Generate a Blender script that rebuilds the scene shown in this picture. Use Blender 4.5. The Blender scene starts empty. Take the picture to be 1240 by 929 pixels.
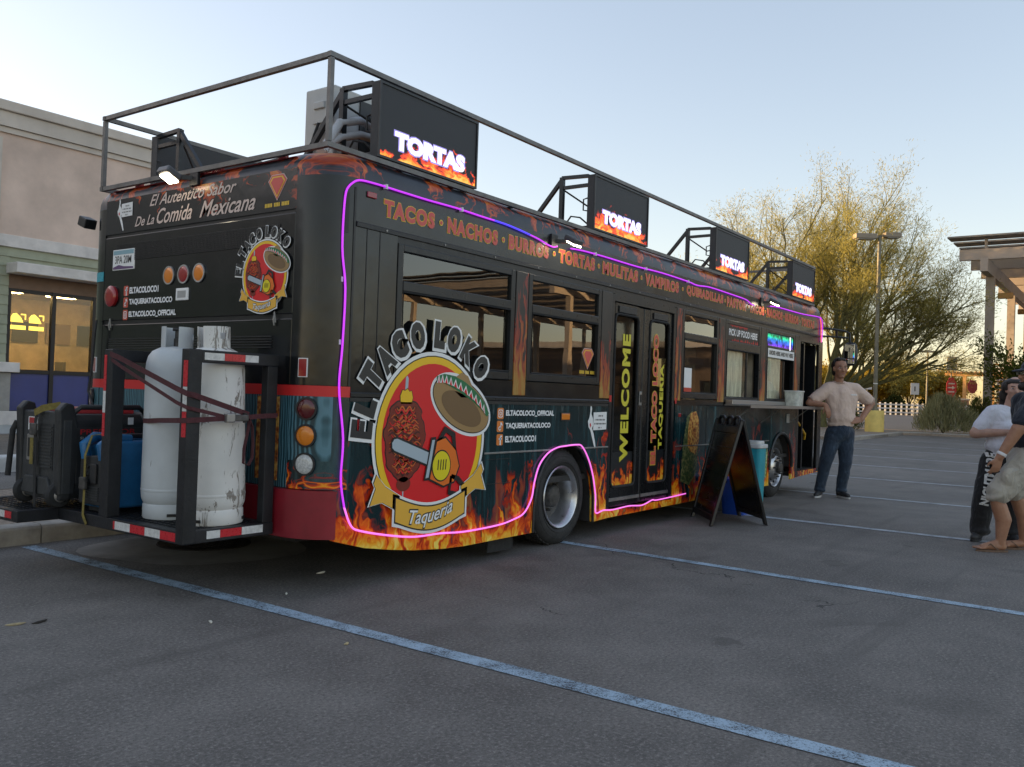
import bpy, bmesh, math, random
import numpy as np
from mathutils import Vector, Matrix

random.seed(7)
rng = np.random.default_rng(11)
SC = bpy.context.scene
COL = SC.collection
R = math.radians

# ------------------------------------------------------------------ camera, sky, sun, exposure
cam_d = bpy.data.cameras.new('camera')
cam = bpy.data.objects.new('camera', cam_d)
COL.objects.link(cam)
SC.camera = cam
cam_d.sensor_width = 36.0
cam_d.lens = 36.0 * 1069.0 / 1240.0
cam_d.clip_end = 6000
cam_d.clip_start = 0.05
_r = Vector((0.58518691, -0.81017887, 0.03415374))
_u = Vector((-0.03069957, 0.01995343, 0.99932947))
_b = -Vector((0.81031711, 0.58584303, 0.01319566))
M = Matrix((_r, _u, _b)).transposed().to_4x4()
M.translation = Vector((-3.74631, -4.15308, 1.30))
cam.matrix_world = M

SUN_AZ = 106.0         # degrees from +X towards +Y: low behind the shop building
SUN_EL = 5.0
world = bpy.data.worlds.new('World')
SC.world = world
world.use_nodes = True
wn = world.node_tree
bg = wn.nodes['Background']
sky = wn.nodes.new('ShaderNodeTexSky')
sky.sky_type = 'NISHITA'
sky.sun_disc = False
sky.sun_elevation = R(SUN_EL)
sky.sun_rotation = R(90 - SUN_AZ)
sky.altitude = 300
sky.air_density = 1.0
sky.dust_density = 1.0
sky.ozone_density = 1.1
gm = wn.nodes.new('ShaderNodeGamma')          # tone curve on the sky colour, evens out the whole dome
gm.inputs[1].default_value = 0.70
hs = wn.nodes.new('ShaderNodeHueSaturation')
hs.inputs['Saturation'].default_value = 1.0
tn = wn.nodes.new('ShaderNodeMix')
tn.data_type = 'RGBA'
tn.blend_type = 'MULTIPLY'
tn.inputs[0].default_value = 1.0
tn.inputs[7].default_value = (1.05, 0.97, 1.02, 1.0)
wn.links.new(sky.outputs[0], gm.inputs[0])
wn.links.new(gm.outputs[0], hs.inputs['Color'])
wn.links.new(hs.outputs[0], tn.inputs[6])
wn.links.new(tn.outputs[2], bg.inputs['Color'])
bg.inputs['Strength'].default_value = 0.15

sd = bpy.data.lights.new('sun', 'SUN')
sd.energy = 3.0
sd.angle = R(0.6)
sd.color = (1.0, 0.68, 0.34)
sun = bpy.data.objects.new('sun', sd)
COL.objects.link(sun)
_d = Vector((math.cos(R(SUN_AZ)) * math.cos(R(SUN_EL)), math.sin(R(SUN_AZ)) * math.cos(R(SUN_EL)), math.sin(R(SUN_EL))))
sun.rotation_euler = _d.to_track_quat('Z', 'Y').to_euler()
sun.location = (20, 60, 40)

SC.view_settings.view_transform = 'Standard'
SC.view_settings.look = 'None'
SC.view_settings.gamma = 1.0
SC.view_settings.exposure = 1.98
SC.view_settings.use_curve_mapping = False

# ------------------------------------------------------------------ material helpers
MATS = {}


class NT:
    """small wrapper to write node graphs as expressions"""
    def __init__(s, nt):
        s.nt = nt

    def n(s, typ, **kw):
        x = s.nt.nodes.new(typ)
        for k, v in kw.items():
            setattr(x, k, v)
        return x

    def put(s, sock, v):
        if hasattr(v, 'is_output') or isinstance(v, bpy.types.NodeSocket):
            s.nt.links.new(v, sock)
        else:
            sock.default_value = v

    def math(s, op, a, b=0.0, c=0.0, clamp=False):
        x = s.n('ShaderNodeMath', operation=op, use_clamp=clamp)
        s.put(x.inputs[0], a)
        s.put(x.inputs[1], b)
        s.put(x.inputs[2], c)
        return x.outputs[0]

    def xyz(s, a, b, c):
        x = s.n('ShaderNodeCombineXYZ')
        s.put(x.inputs[0], a)
        s.put(x.inputs[1], b)
        s.put(x.inputs[2], c)
        return x.outputs[0]

    def pos(s):
        return s.n('ShaderNodeNewGeometry').outputs['Position']

    def obj(s):
        return s.n('ShaderNodeTexCoord').outputs['Object']

    def sep(s, v):
        x = s.n('ShaderNodeSeparateXYZ')
        s.put(x.inputs[0], v)
        return x.outputs

    def noise(s, v, scale=5.0, detail=3.0, rough=0.55, dist=0.0):
        x = s.n('ShaderNodeTexNoise')
        s.put(x.inputs['Vector'], v)
        x.inputs['Scale'].default_value = scale
        x.inputs['Detail'].default_value = detail
        x.inputs['Roughness'].default_value = rough
        x.inputs['Distortion'].default_value = dist
        return x.outputs[0]

    def ramp(s, f, stops, interp='LINEAR'):
        x = s.n('ShaderNodeValToRGB')
        s.put(x.inputs[0], f)
        cr = x.color_ramp
        cr.interpolation = interp
        while len(cr.elements) > 1:
            cr.elements.remove(cr.elements[-1])
        cr.elements[0].position = stops[0][0]
        cr.elements[0].color = c4(stops[0][1])
        for p, c in stops[1:]:
            e = cr.elements.new(p)
            e.color = c4(c)
        return x.outputs[0]

    def smooth(s, v, a, b):
        x = s.n('ShaderNodeMapRange', interpolation_type='SMOOTHSTEP')
        s.put(x.inputs[0], v)
        x.inputs[1].default_value = a
        x.inputs[2].default_value = b
        return x.outputs[0]

    def mix(s, f, a, b, blend='MIX'):
        x = s.n('ShaderNodeMix', data_type='RGBA', blend_type=blend)
        s.put(x.inputs[0], f)
        s.put(x.inputs[6], c4(a))
        s.put(x.inputs[7], c4(b))
        return x.outputs[2]

    def bump(s, h, strength=0.3, dist=0.01):
        x = s.n('ShaderNodeBump')
        s.put(x.inputs['Height'], h)
        x.inputs['Strength'].default_value = strength
        x.inputs['Distance'].default_value = dist
        return x.outputs[0]


def c4(c):
    if isinstance(c, bpy.types.NodeSocket):
        return c
    if isinstance(c, (int, float)):
        return (c, c, c, 1.0)
    return tuple(c) + (1.0,) if len(c) == 3 else tuple(c)


def new_mat(name):
    m = bpy.data.materials.new(name)
    m.use_nodes = True
    nt = NT(m.node_tree)
    p = m.node_tree.nodes['Principled BSDF']
    MATS[name] = m
    return m, nt, p


def mat(name, col, rough=0.5, metal=0.0, var=0.0, vscale=4.0, bump=0.0, bscale=60.0, emis=None, estr=1.0, spec=0.5, coat=0.0, stretch=None):
    m, nt, p = new_mat(name)
    p.inputs['Roughness'].default_value = rough
    p.inputs['Metallic'].default_value = metal
    p.inputs['Specular IOR Level'].default_value = spec
    if coat:
        p.inputs['Coat Weight'].default_value = coat
        p.inputs['Coat Roughness'].default_value = 0.12
    v = nt.pos()
    if stretch:
        x = nt.n('ShaderNodeVectorMath', operation='MULTIPLY')
        nt.put(x.inputs[0], v)
        x.inputs[1].default_value = stretch
        v = x.outputs[0]
    if var:
        n1 = nt.noise(v, vscale, 4.0, 0.6)
        lo = tuple(max(0, c * (1 - var)) for c in col)
        hi = tuple(min(1, c * (1 + var)) for c in col)
        nt.put(p.inputs['Base Color'], nt.ramp(n1, [(0.3, lo), (0.7, hi)]))
        n2 = nt.noise(v, vscale * 3.1, 3.0, 0.6)
        nt.put(p.inputs['Roughness'], nt.math('ADD', nt.math('MULTIPLY', n2, 0.3), max(0.02, rough - 0.15)))
    else:
        p.inputs['Base Color'].default_value = c4(col)
    if bump:
        nt.put(p.inputs['Normal'], nt.bump(nt.noise(v, bscale, 3.0), bump, 0.01))
    if emis:
        p.inputs['Emission Color'].default_value = c4(emis)
        p.inputs['Emission Strength'].default_value = estr
    return m


# ------------------------------------------------------------------ mesh helpers
WL = {}      # world location of every object made here


def wl(o):
    return WL.get(o.name, Vector((0, 0, 0))) if o else Vector((0, 0, 0))


def finish(o, parent, c):
    WL[o.name] = Vector(c)
    if parent is not None:
        o.parent = parent
        o.location = Vector(c) - wl(parent)
    else:
        o.location = Vector(c)
    return o


def thing(name, loc, label, cat, group=None):
    o = bpy.data.objects.new(name, None)
    o.empty_display_size = 0.2
    COL.objects.link(o)
    finish(o, None, loc)
    return tag(o, label, cat, group)


def tag(o, label=None, cat=None, group=None, kind=None):
    if label:
        o['label'] = label
    if cat:
        o['category'] = cat
    if group:
        o['group'] = group
    if kind:
        o['kind'] = kind
    return o


def mesh_obj(name, me, m, parent=None, c=None):
    o = bpy.data.objects.new(name, me)
    COL.objects.link(o)
    if m is not None:
        me.materials.clear()
        me.materials.append(m if not isinstance(m, str) else MATS[m])
    return finish(o, parent, c if c is not None else (0, 0, 0))


class MB:
    def __init__(s):
        s.v = []
        s.f = []

    def add(s, vs, fs):
        k = len(s.v)
        s.v += [tuple(v) for v in vs]
        s.f += [tuple(i + k for i in f) for f in fs]
        return s

    def box(s, x0, x1, y0, y1, z0, z1):
        return s.add([(x0, y0, z0), (x1, y0, z0), (x1, y1, z0), (x0, y1, z0), (x0, y0, z1), (x1, y0, z1), (x1, y1, z1), (x0, y1, z1)],
                     [(0, 3, 2, 1), (4, 5, 6, 7), (0, 1, 5, 4), (1, 2, 6, 5), (2, 3, 7, 6), (3, 0, 4, 7)])

    def obox(s, c, half, rot):
        c = Vector(c)
        vs = []
        for dz in (-1, 1):
            for dx, dy in ((-1, -1), (1, -1), (1, 1), (-1, 1)):
                vs.append(c + rot @ Vector((dx * half[0], dy * half[1], dz * half[2])))
        return s.add(vs, [(0, 3, 2, 1), (4, 5, 6, 7), (0, 1, 5, 4), (1, 2, 6, 5), (2, 3, 7, 6), (3, 0, 4, 7)])

    def bar(s, p0, p1, w, h=None, up=(0, 0, 1)):
        p0, p1 = Vector(p0), Vector(p1)
        h = h or w
        d = (p1 - p0)
        L = d.length
        d.normalize()
        up = Vector(up)
        if abs(d.dot(up)) > 0.97:
            up = Vector((1, 0, 0))
        a = d.cross(up).normalized()
        b = a.cross(d).normalized()
        rot = Matrix((d, a, b)).transposed()
        return s.obox((p0 + p1) / 2, (L / 2, w / 2, h / 2), rot)

    def tube(s, pts, r, n=8, closed=False, caps=True):
        pts = [Vector(p) for p in pts]
        N = len(pts)
        rs = r if isinstance(r, (list, tuple)) else [r] * N
        rings = []
        a = None
        for i, p in enumerate(pts):
            if closed:
                t = pts[(i + 1) % N] - pts[i - 1]
            else:
                t = pts[min(i + 1, N - 1)] - pts[max(i - 1, 0)]
            t.normalize()
            if a is None:
                a = t.cross(Vector((0, 0, 1)) if abs(t.z) < 0.9 else Vector((1, 0, 0)))
            a = (a - t * a.dot(t)).normalized()
            b = t.cross(a)
            rings.append([p + a * (math.cos(2 * math.pi * k / n) * rs[i]) + b * (math.sin(2 * math.pi * k / n) * rs[i]) for k in range(n)])
        vs = [v for rg in rings for v in rg]
        fs = []
        for i in range(N if closed else N - 1):
            j = (i + 1) % N
            for k in range(n):
                fs.append((i * n + k, i * n + (k + 1) % n, j * n + (k + 1) % n, j * n + k))
        if caps and not closed:
            fs.append(tuple(range(n))[::-1])
            fs.append(tuple((N - 1) * n + k for k in range(n)))
        return s.add(vs, fs)

    def lathe(s, prof, n=24, c=(0, 0, 0), axis='Z', cap=True):
        """prof: list of (radius, height)"""
        c = Vector(c)
        ax = {'Z': (Vector((1, 0, 0)), Vector((0, 1, 0)), Vector((0, 0, 1))),
              'Y': (Vector((1, 0, 0)), Vector((0, 0, 1)), Vector((0, 1, 0))),
              'X': (Vector((0, 1, 0)), Vector((0, 0, 1)), Vector((1, 0, 0)))}[axis]
        vs, fs = [], []
        for r, h in prof:
            for k in range(n):
                t = 2 * math.pi * k / n
                vs.append(c + ax[0] * (r * math.cos(t)) + ax[1] * (r * math.sin(t)) + ax[2] * h)
        for i in range(len(prof) - 1):
            for k in range(n):
                fs.append((i * n + k, i * n + (k + 1) % n, (i + 1) * n + (k + 1) % n, (i + 1) * n + k))
        if cap:
            fs.append(tuple(range(n))[::-1])
            fs.append(tuple((len(prof) - 1) * n + k for k in range(n)))
        return s.add(vs, fs)

    def prism(s, poly, d0, d1, plane='XZ'):
        """poly: list of 2-D points; extruded from d0 to d1 along the third axis"""
        mp = {'XZ': lambda u, v, d: (u, d, v), 'YZ': lambda u, v, d: (d, u, v), 'XY': lambda u, v, d: (u, v, d)}[plane]
        n = len(poly)
        vs = [mp(u, v, d0) for u, v in poly] + [mp(u, v, d1) for u, v in poly]
        fs = [tuple(range(n)), tuple(range(2 * n - 1, n - 1, -1))]
        for i in range(n):
            j = (i + 1) % n
            fs.append((i, i + n, j + n, j))
        return s.add(vs, fs)

    def flat(s, poly, d, plane='XZ'):
        mp = {'XZ': lambda u, v, d: (u, d, v), 'YZ': lambda u, v, d: (d, u, v), 'XY': lambda u, v, d: (u, v, d)}[plane]
        return s.add([mp(u, v, d) for u, v in poly], [tuple(range(len(poly)))])

    def loft(s, rings, cap0=True, cap1=True):
        n = len(rings[0])
        vs = [v for rg in rings for v in rg]
        fs = []
        for i in range(len(rings) - 1):
            for k in range(n):
                fs.append((i * n + k, i * n + (k + 1) % n, (i + 1) * n + (k + 1) % n, (i + 1) * n + k))
        if cap0:
            fs.append(tuple(range(n))[::-1])
        if cap1:
            fs.append(tuple((len(rings) - 1) * n + k for k in range(n)))
        return s.add(vs, fs)

    def mesh(s, name, c=None, smooth=None):
        v = np.array(s.v, dtype=float)
        if c is None:
            c = (v.min(0) + v.max(0)) / 2
        me = bpy.data.meshes.new(name)
        me.from_pydata([tuple(x) for x in (v - np.array(c))], [], s.f)
        bm = bmesh.new()
        bm.from_mesh(me)
        bmesh.ops.recalc_face_normals(bm, faces=bm.faces)
        bm.to_mesh(me)
        bm.free()
        if smooth:
            me.shade_smooth()
            me.set_sharp_from_angle(angle=R(smooth))
        return me, Vector(c)

    def build(s, name, m, parent=None, smooth=None, bevel=0.0, c=None, seg=2):
        me, c = s.mesh(name, c, smooth)
        o = mesh_obj(name, me, m, parent, c)
        if bevel:
            b = o.modifiers.new('bevel', 'BEVEL')
            b.width = bevel
            b.segments = seg
            b.limit_method = 'ANGLE'
            b.angle_limit = R(40)
            b.harden_normals = False
        return o


def copy_tree(o, dloc=(0, 0, 0), parent=None):
    c = o.copy()
    COL.objects.link(c)
    if parent is None:
        c.location = o.location + Vector(dloc)
        WL[c.name] = wl(o) + Vector(dloc)
    else:
        c.parent = parent
    for ch in list(o.children):
        copy_tree(ch, parent=c)
    return c


def structure(name, mb, m, **kw):
    return tag(mb.build(name, m, None, **kw), kind='structure')


_TXT = {}


def text_mesh(body, bold=0.0, shear=0.0, res=3, spacing=1.0):
    """built-in font turned into flat triangles, normalised to width and height 1"""
    key = (body, bold, shear, res, spacing)
    if key in _TXT:
        return _TXT[key]
    cu = bpy.data.curves.new('lettering', 'FONT')
    cu.body = body
    cu.size = 1.0
    cu.offset = bold
    cu.shear = shear
    cu.resolution_u = res
    cu.space_character = spacing
    cu.fill_mode = 'FRONT'
    ob = bpy.data.objects.new('lettering_source', cu)
    COL.objects.link(ob)
    dg = bpy.context.evaluated_depsgraph_get()
    me = bpy.data.meshes.new_from_object(ob.evaluated_get(dg))
    v = np.array([tuple(x.co) for x in me.vertices])
    f = [tuple(p.vertices) for p in me.polygons]
    bpy.data.objects.remove(ob)
    bpy.data.curves.remove(cu)
    bpy.data.meshes.remove(me)
    lo, hi = v.min(0), v.max(0)
    size = (hi - lo)[:2]
    v = v[:, :2] - lo[:2]
    _TXT[key] = (v, f, size)
    return _TXT[key]


def put_text(mb, body, org, ux, uy, w=None, h=None, bold=0.0, shear=0.0, res=3, spacing=1.0, grow=0.0):
    """add lettering to mb. org = lower-left corner, ux/uy = unit vectors; w,h = box to fill"""
    v, f, size = text_mesh(body, bold, shear, res, spacing)
    sx = (w / size[0]) if w else None
    sy = (h / size[1]) if h else None
    if sx is None:
        sx = sy
    if sy is None:
        sy = sx
    org, ux, uy = Vector(org), Vector(ux), Vector(uy)
    mb.add([org + ux * (p[0] * sx) + uy * (p[1] * sy) for p in v], f)
    return mb
# ================================================================== materials of the setting
def asphalt_mat(name, base=(0.165, 0.148, 0.132), marks=True):
    m, nt, p = new_mat(name)
    v = nt.pos()
    big = nt.noise(v, 0.35, 5.0, 0.62, 0.6)
    mid = nt.noise(v, 2.2, 5.0, 0.65)
    fine = nt.noise(v, 55.0, 4.0, 0.8)
    grit = nt.noise(v, 130.0, 3.0, 0.8)
    k = nt.math('ADD', nt.math('MULTIPLY', big, 0.45), nt.math('MULTIPLY', mid, 0.45))
    col = nt.ramp(k, [(0.30, tuple(c * 0.50 for c in base)), (0.45, base), (0.60, tuple(c * 1.5 for c in base))])
    col = nt.mix(nt.smooth(fine, 0.50, 0.66), col, tuple(c * 1.8 for c in base))
    col = nt.mix(nt.math('MULTIPLY', nt.smooth(fine, 0.48, 0.36), 0.7), col, tuple(c * 0.45 for c in base))
    col = nt.mix(nt.math('MULTIPLY', nt.smooth(grit, 0.54, 0.62), 0.55), col, tuple(c * 0.35 for c in base))
    # pale stones in the binder
    vo = nt.n('ShaderNodeTexVoronoi')
    nt.put(vo.inputs['Vector'], v)
    vo.inputs['Scale'].default_value = 38.0
    st = nt.math('LESS_THAN', vo.outputs['Distance'], 0.20)
    sel = nt.math('GREATER_THAN', nt.sep(vo.outputs['Color'])[0], 0.86)
    col = nt.mix(nt.math('MULTIPLY', nt.math('MULTIPLY', st, sel), 0.6), col, (0.28, 0.27, 0.25))
    # cracks
    wv = nt.n('ShaderNodeVectorMath', operation='ADD')
    nt.put(wv.inputs[0], v)
    wn_ = nt.n('ShaderNodeTexNoise')
    nt.put(wn_.inputs['Vector'], v)
    wn_.inputs['Scale'].default_value = 1.6
    wn_.inputs['Detail'].default_value = 5.0
    nt.put(wv.inputs[1], wn_.outputs['Color'])
    ve = nt.n('ShaderNodeTexVoronoi', feature='DISTANCE_TO_EDGE')
    nt.put(ve.inputs['Vector'], wv.outputs[0])
    ve.inputs['Scale'].default_value = 0.17
    cr = nt.math('LESS_THAN', ve.outputs[0], 0.0011)
    cm = nt.smooth(nt.noise(v, 0.5, 3.0), 0.54, 0.60)
    crack = nt.math('MULTIPLY', cr, cm)
    if marks:
        col = nt.mix(nt.math('MULTIPLY', crack, 0.8), col, (0.012, 0.012, 0.012))
        # oil and water stains with a shape of their own
        oil = nt.smooth(nt.noise(v, 0.9, 2.0, 0.5, 1.2), 0.62, 0.72)
        col = nt.mix(nt.math('MULTIPLY', oil, 0.35), col, tuple(c * 0.45 for c in base))
        vd = nt.n('ShaderNodeTexVoronoi')
        nt.put(vd.inputs['Vector'], wv.outputs[0])
        vd.inputs['Scale'].default_value = 1.3
        vc = nt.sep(vd.outputs['Color'])
        drip = nt.math('MULTIPLY', nt.smooth(nt.math('SUBTRACT', nt.math('MULTIPLY', vc[1], 0.20), vd.outputs['Distance']), 0.0, 0.05), nt.math('GREATER_THAN', vc[0], 0.62))
        col = nt.mix(nt.math('MULTIPLY', drip, 0.5), col, tuple(c * 0.40 for c in base))
        x_, y_, z_ = nt.sep(v)
        trk = nt.noise(nt.xyz(nt.math('MULTIPLY', x_, 0.25), nt.math('MULTIPLY', y_, 3.2), 2.0), 1.0, 3.0, 0.6, 0.3)
        col = nt.mix(nt.math('MULTIPLY', nt.smooth(trk, 0.56, 0.72), 0.35), col, tuple(c * 0.55 for c in base))
        dust = nt.smooth(nt.noise(v, 0.6, 6.0, 0.7, 0.3), 0.56, 0.75)
        col = nt.mix(nt.math('MULTIPLY', dust, 0.35), col, (0.24, 0.215, 0.185))
    nt.put(p.inputs['Base Color'], col)
    nt.put(p.inputs['Roughness'], nt.math('ADD', nt.math('MULTIPLY', mid, 0.3), 0.62))
    h = nt.math('ADD', nt.math('MULTIPLY', fine, 0.6), nt.math('MULTIPLY', grit, 0.5))
    h = nt.math('SUBTRACT', h, nt.math('MULTIPLY', crack, 1.2))
    nt.put(p.inputs['Normal'], nt.bump(h, 0.8, 0.008))
    return m


asphalt_mat('asphalt')
asphalt_mat('road_asphalt', (0.075, 0.075, 0.077), False)


def paint_mat(name, col, wear=0.5):
    m, nt, p = new_mat(name)
    v = nt.pos()
    fine = nt.noise(v, 120.0, 3.0, 0.75)
    mid = nt.noise(v, 5.0, 4.0, 0.65)
    k = nt.math('ADD', nt.math('MULTIPLY', fine, 0.75), nt.math('MULTIPLY', mid, 0.35))
    f = nt.smooth(k, 0.66 - 0.2 * wear, 0.76 - 0.2 * wear)
    var = nt.mix(nt.smooth(mid, 0.3, 0.7), col, tuple(c * 0.72 for c in col))
    nt.put(p.inputs['Base Color'], nt.mix(f, var, (0.06, 0.062, 0.067)))
    p.inputs['Roughness'].default_value = 0.75
    nt.put(p.inputs['Normal'], nt.bump(fine, 0.35, 0.004))
    return m


paint_mat('blue_line_paint', (0.40, 0.52, 0.62), 0.60)
paint_mat('faded_line_paint', (0.50, 0.53, 0.56), 0.42)
mat('kerb_concrete', (0.36, 0.33, 0.29), 0.85, var=0.25, vscale=6, bump=0.3, bscale=80)
mat('pale_concrete', (0.27, 0.25, 0.225), 0.9, var=0.25, vscale=3, bump=0.3, bscale=70)
mat('island_gravel', (0.30, 0.235, 0.18), 0.95, var=0.45, vscale=24, bump=0.8, bscale=40)
mat('desert_soil', (0.26, 0.205, 0.15), 0.95, var=0.25, vscale=0.05, bump=0.4, bscale=3)
mat('white_kerb_paint', (0.62, 0.60, 0.57), 0.8, var=0.2, vscale=4)
mat('cast_iron', (0.035, 0.03, 0.028), 0.7, 0.4, var=0.3, vscale=12, bump=0.5, bscale=50)


def rise(x):
    t = min(1.0, max(0.0, (x - 50.0) / 45.0))
    return 0.55 * t * t * (3 - 2 * t)


# ground out to the horizon
xs = [-2500, -400, -60, 0, 46, 52, 58, 64, 72, 80, 88, 96, 140, 400, 2500]
ys = [-2500, -400, -60, 0, 60, 400, 2500]
mb = MB()
vs = [(x, y, rise(x) - 0.012) for x in xs for y in ys]
fs = []
for i in range(len(xs) - 1):
    for j in range(len(ys) - 1):
        a = i * len(ys) + j
        fs.append((a, a + len(ys), a + len(ys) + 1, a + 1))
mb.add(vs, fs)
structure('ground', mb, 'desert_soil', c=(0, 0, 0))

mb = MB()
mb.add([(-45, -60, 0), (49, -60, 0), (49, 17.5, 0), (-45, 17.5, 0)], [(0, 1, 2, 3)])
structure('parking_lot', mb, 'asphalt', c=(0, 0, 0))

mb = MB()
rx = [49, 52, 58, 64, 72, 80, 88, 96, 99]
vs = []
for x in rx:
    vs += [(x, -60, rise(x)), (x, 70, rise(x))]
mb.add(vs, [(2 * i, 2 * i + 2, 2 * i + 3, 2 * i + 1) for i in range(len(rx) - 1)])
structure('road', mb, 'road_asphalt', c=(60, 0, 0))

# painted stall lines (across the bus, one every stall)
def line_mesh(x, y0, y1, w, x2=None):
    x2 = x if x2 is None else x2
    n = 24
    mb = MB()
    vs = []
    for i in range(n + 1):
        t = i / n
        y = y0 + (y1 - y0) * t
        xx = x + (x2 - x) * t
        vs.append((xx - w / 2 + random.uniform(-.004, .004), y, 0.004))
        vs.append((xx + w / 2 + random.uniform(-.004, .004), y, 0.004))
    mb.add(vs, [(2 * i, 2 * i + 1, 2 * i + 3, 2 * i + 2) for i in range(n)])
    return mb


structure('parking_line', line_mesh(-0.36, 2.86, -5.4, 0.115, -0.30), 'blue_line_paint')
structure('parking_line', line_mesh(2.97, 0.3, -5.4, 0.105, 2.78), 'blue_line_paint')
for x, ya, yb in ((6.2, 2.6, -5.4), (9.6, 2.6, -5.4), (13.15, 2.6, -5.2), (16.9, 2.6, -5.0), (20.75, 4.2, -5.0), (25.0, 4.4, -5.0), (29.0, 4.6, -5.0), (34.1, 3.7, -5.0), (38.4, 3.6, -5.0)):
    structure('parking_line', line_mesh(x, ya, yb, 0.125), 'faded_line_paint')

# kerbed island beside the bus: kerb stones and gravel
def kerb_run(pts, w, h, m, seg=2.4, closed=False):
    root = None
    out = []
    for a, b in zip(pts[:-1], pts[1:]):
        a, b = Vector((*a, 0)), Vector((*b, 0))
        L = (b - a).length
        n = max(1, int(round(L / seg)))
        for i in range(n):
            p = a + (b - a) * (i / n)
            q = a + (b - a) * ((i + 1) / n)
            d = (q - p).normalized()
            nrm = Vector((-d.y, d.x, 0))
            g = 0.006
            p2, q2 = p + d * g, q - d * g
            prof = [(0, -0.02), (0, h - 0.03), (0.008, h - 0.01), (0.03, h), (w, h), (w, -0.02)]
            r0 = [p2 + nrm * o + Vector((0, 0, z)) for o, z in prof]
            r1 = [q2 + nrm * o + Vector((0, 0, z)) for o, z in prof]
            out.append((r0, r1))
    return out


def kerb(pts, w=0.16, h=0.15, m='kerb_concrete', seg=2.4):
    root = None
    for r0, r1 in kerb_run(pts, w, h, m, seg):
        mb = MB().loft([r0, r1])
        if root is None:
            root = tag(mb.build('kerb', m, None), kind='structure')
        else:
            mb.build('kerb_stone', m, root)
    return root


kerb([(-12.22, 2.95), (14.18, 2.95)], seg=2.4)
mb = MB().box(-14, 16, 3.11, 5.6, -0.02, 0.13)
structure('gravel_island', mb, 'island_gravel')
kerb([(16, 5.6), (-14, 5.6)], w=0.02, h=0.135)
# lane behind it and the white painted kerb
kerb([(-14.0, 8.6), (30.0, 8.6)], w=0.30, h=0.22, m='white_kerb_paint', seg=3.0)
# concrete collar with manhole behind the bus
mb = MB()
cx, cy = 0.62, 2.02
pts = []
for k in range(40):
    t = 2 * math.pi * k / 40
    rr = 0.86 + 0.05 * math.sin(3 * t) + 0.04 * math.sin(5 * t + 1)
    pts.append((cx + rr * math.cos(t), cy + rr * 0.92 * math.sin(t)))
mb.flat(pts, 0.0035, 'XY')
structure('concrete_collar', mb, 'pale_concrete')
mb = MB().lathe([(0.0, 0.004), (0.30, 0.008), (0.305, 0.012), (0.36, 0.012), (0.37, 0.004)], 40, (cx + 0.06, cy + 0.08, 0), cap=False)
mh = structure('manhole_cover', mb, 'cast_iron', smooth=30)
mb = MB()
for i in range(-4, 5):
    for j in range(-4, 5):
        if i * i + j * j < 17:
            mb.box(cx + 0.06 + i * 0.06 - 0.018, cx + 0.06 + i * 0.06 + 0.018, cy + 0.08 + j * 0.06 - 0.018, cy + 0.08 + j * 0.06 + 0.018, 0.006, 0.013)
mb.build('tread_pattern', 'cast_iron', mh)

# far islands on the right: kerb, soil
isl = [(31, 5.0), (42.2, 5.55), (43.4, 4.5), (43.75, 2.6), (44.0, -12.0), (44.3, -40.0), (47.6, -40.0), (47.4, -10.0), (47.4, 3.6), (48.4, 6.6), (48.7, 13.0), (45.0, 16.6), (31, 16.6)]
mb = MB().prism(isl, -0.02, 0.12, 'XY')
structure('planting_island', mb, 'island_gravel')
kerb([(x, y) for x, y in isl[:6]], w=0.2, h=0.16, seg=3.5)

# litter: dry seed pods and leaf bits
mat('dry_leaf', (0.42, 0.34, 0.20), 0.8, var=0.3, vscale=30)
mat('pale_litter', (0.62, 0.60, 0.52), 0.7)
mat('dark_twig', (0.03, 0.024, 0.02), 0.8)
for x, y, ln, a, m_, lb in ((-1.36, 0.62, 0.10, 0.3, 'dark_twig', 'thin dark twig lying on the asphalt near the blue line'),
                            (-1.47, 0.66, 0.10, -0.2, 'dry_leaf', 'dry yellow seed pod beside the dark twig'),
                            (-0.76, -0.02, 0.05, 1.2, 'pale_litter', 'curled pale leaf on the asphalt behind the blue line'),
                            (-0.04, 0.22, 0.035, 0.9, 'pale_litter', 'small pale leaf bit touching the far side of the blue line'),
                            (-0.55, -0.86, 0.04, 0.2, 'dry_leaf', 'small tan leaf bit on the asphalt beside the blue line'),
                            (0.55, 0.55, 0.09, 0.1, 'pale_litter', 'flattened pale scrap on the asphalt under the bus tail')):
    mb = MB()
    n = 6
    pts = []
    for i in range(n + 1):
        t = i / n - 0.5
        pts.append((x + math.cos(a) * ln * t - math.sin(a) * 0.4 * ln * t * t, y + math.sin(a) * ln * t + math.cos(a) * 0.4 * ln * t * t, 0.006))
    mb.tube(pts, [0.002 + 0.006 * math.sin(math.pi * i / n) for i in range(n + 1)], 6)
    tag(mb.build('leaf_litter', m_, None), lb, 'litter')

# ================================================================== shop building on the left
FY = 18.3
mat('stucco_tan', (0.68, 0.52, 0.43), 0.9, var=0.16, vscale=1.1, bump=0.25, bscale=45)
mat('stucco_grey', (0.60, 0.53, 0.46), 0.9, var=0.10, vscale=1.5, bump=0.2, bscale=45)
mat('band_white', (0.66, 0.61, 0.57), 0.85, var=0.15, vscale=3)
mat('siding_green', (0.34, 0.35, 0.25), 0.8, var=0.12, vscale=3, bump=0.15, bscale=20)
mat('brown_soffit', (0.20, 0.125, 0.085), 0.8, var=0.15, vscale=3)
mat('window_bronze', (0.025, 0.02, 0.018), 0.45, 0.3)
mat('spandrel_blue', (0.035, 0.045, 0.19), 0.35, var=0.1, vscale=2)
mat('block_grey', (0.33, 0.31, 0.28), 0.9, var=0.15, vscale=4, bump=0.3, bscale=40)
mat('plinth_grey', (0.42, 0.43, 0.43), 0.85, var=0.12, vscale=3)


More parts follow.
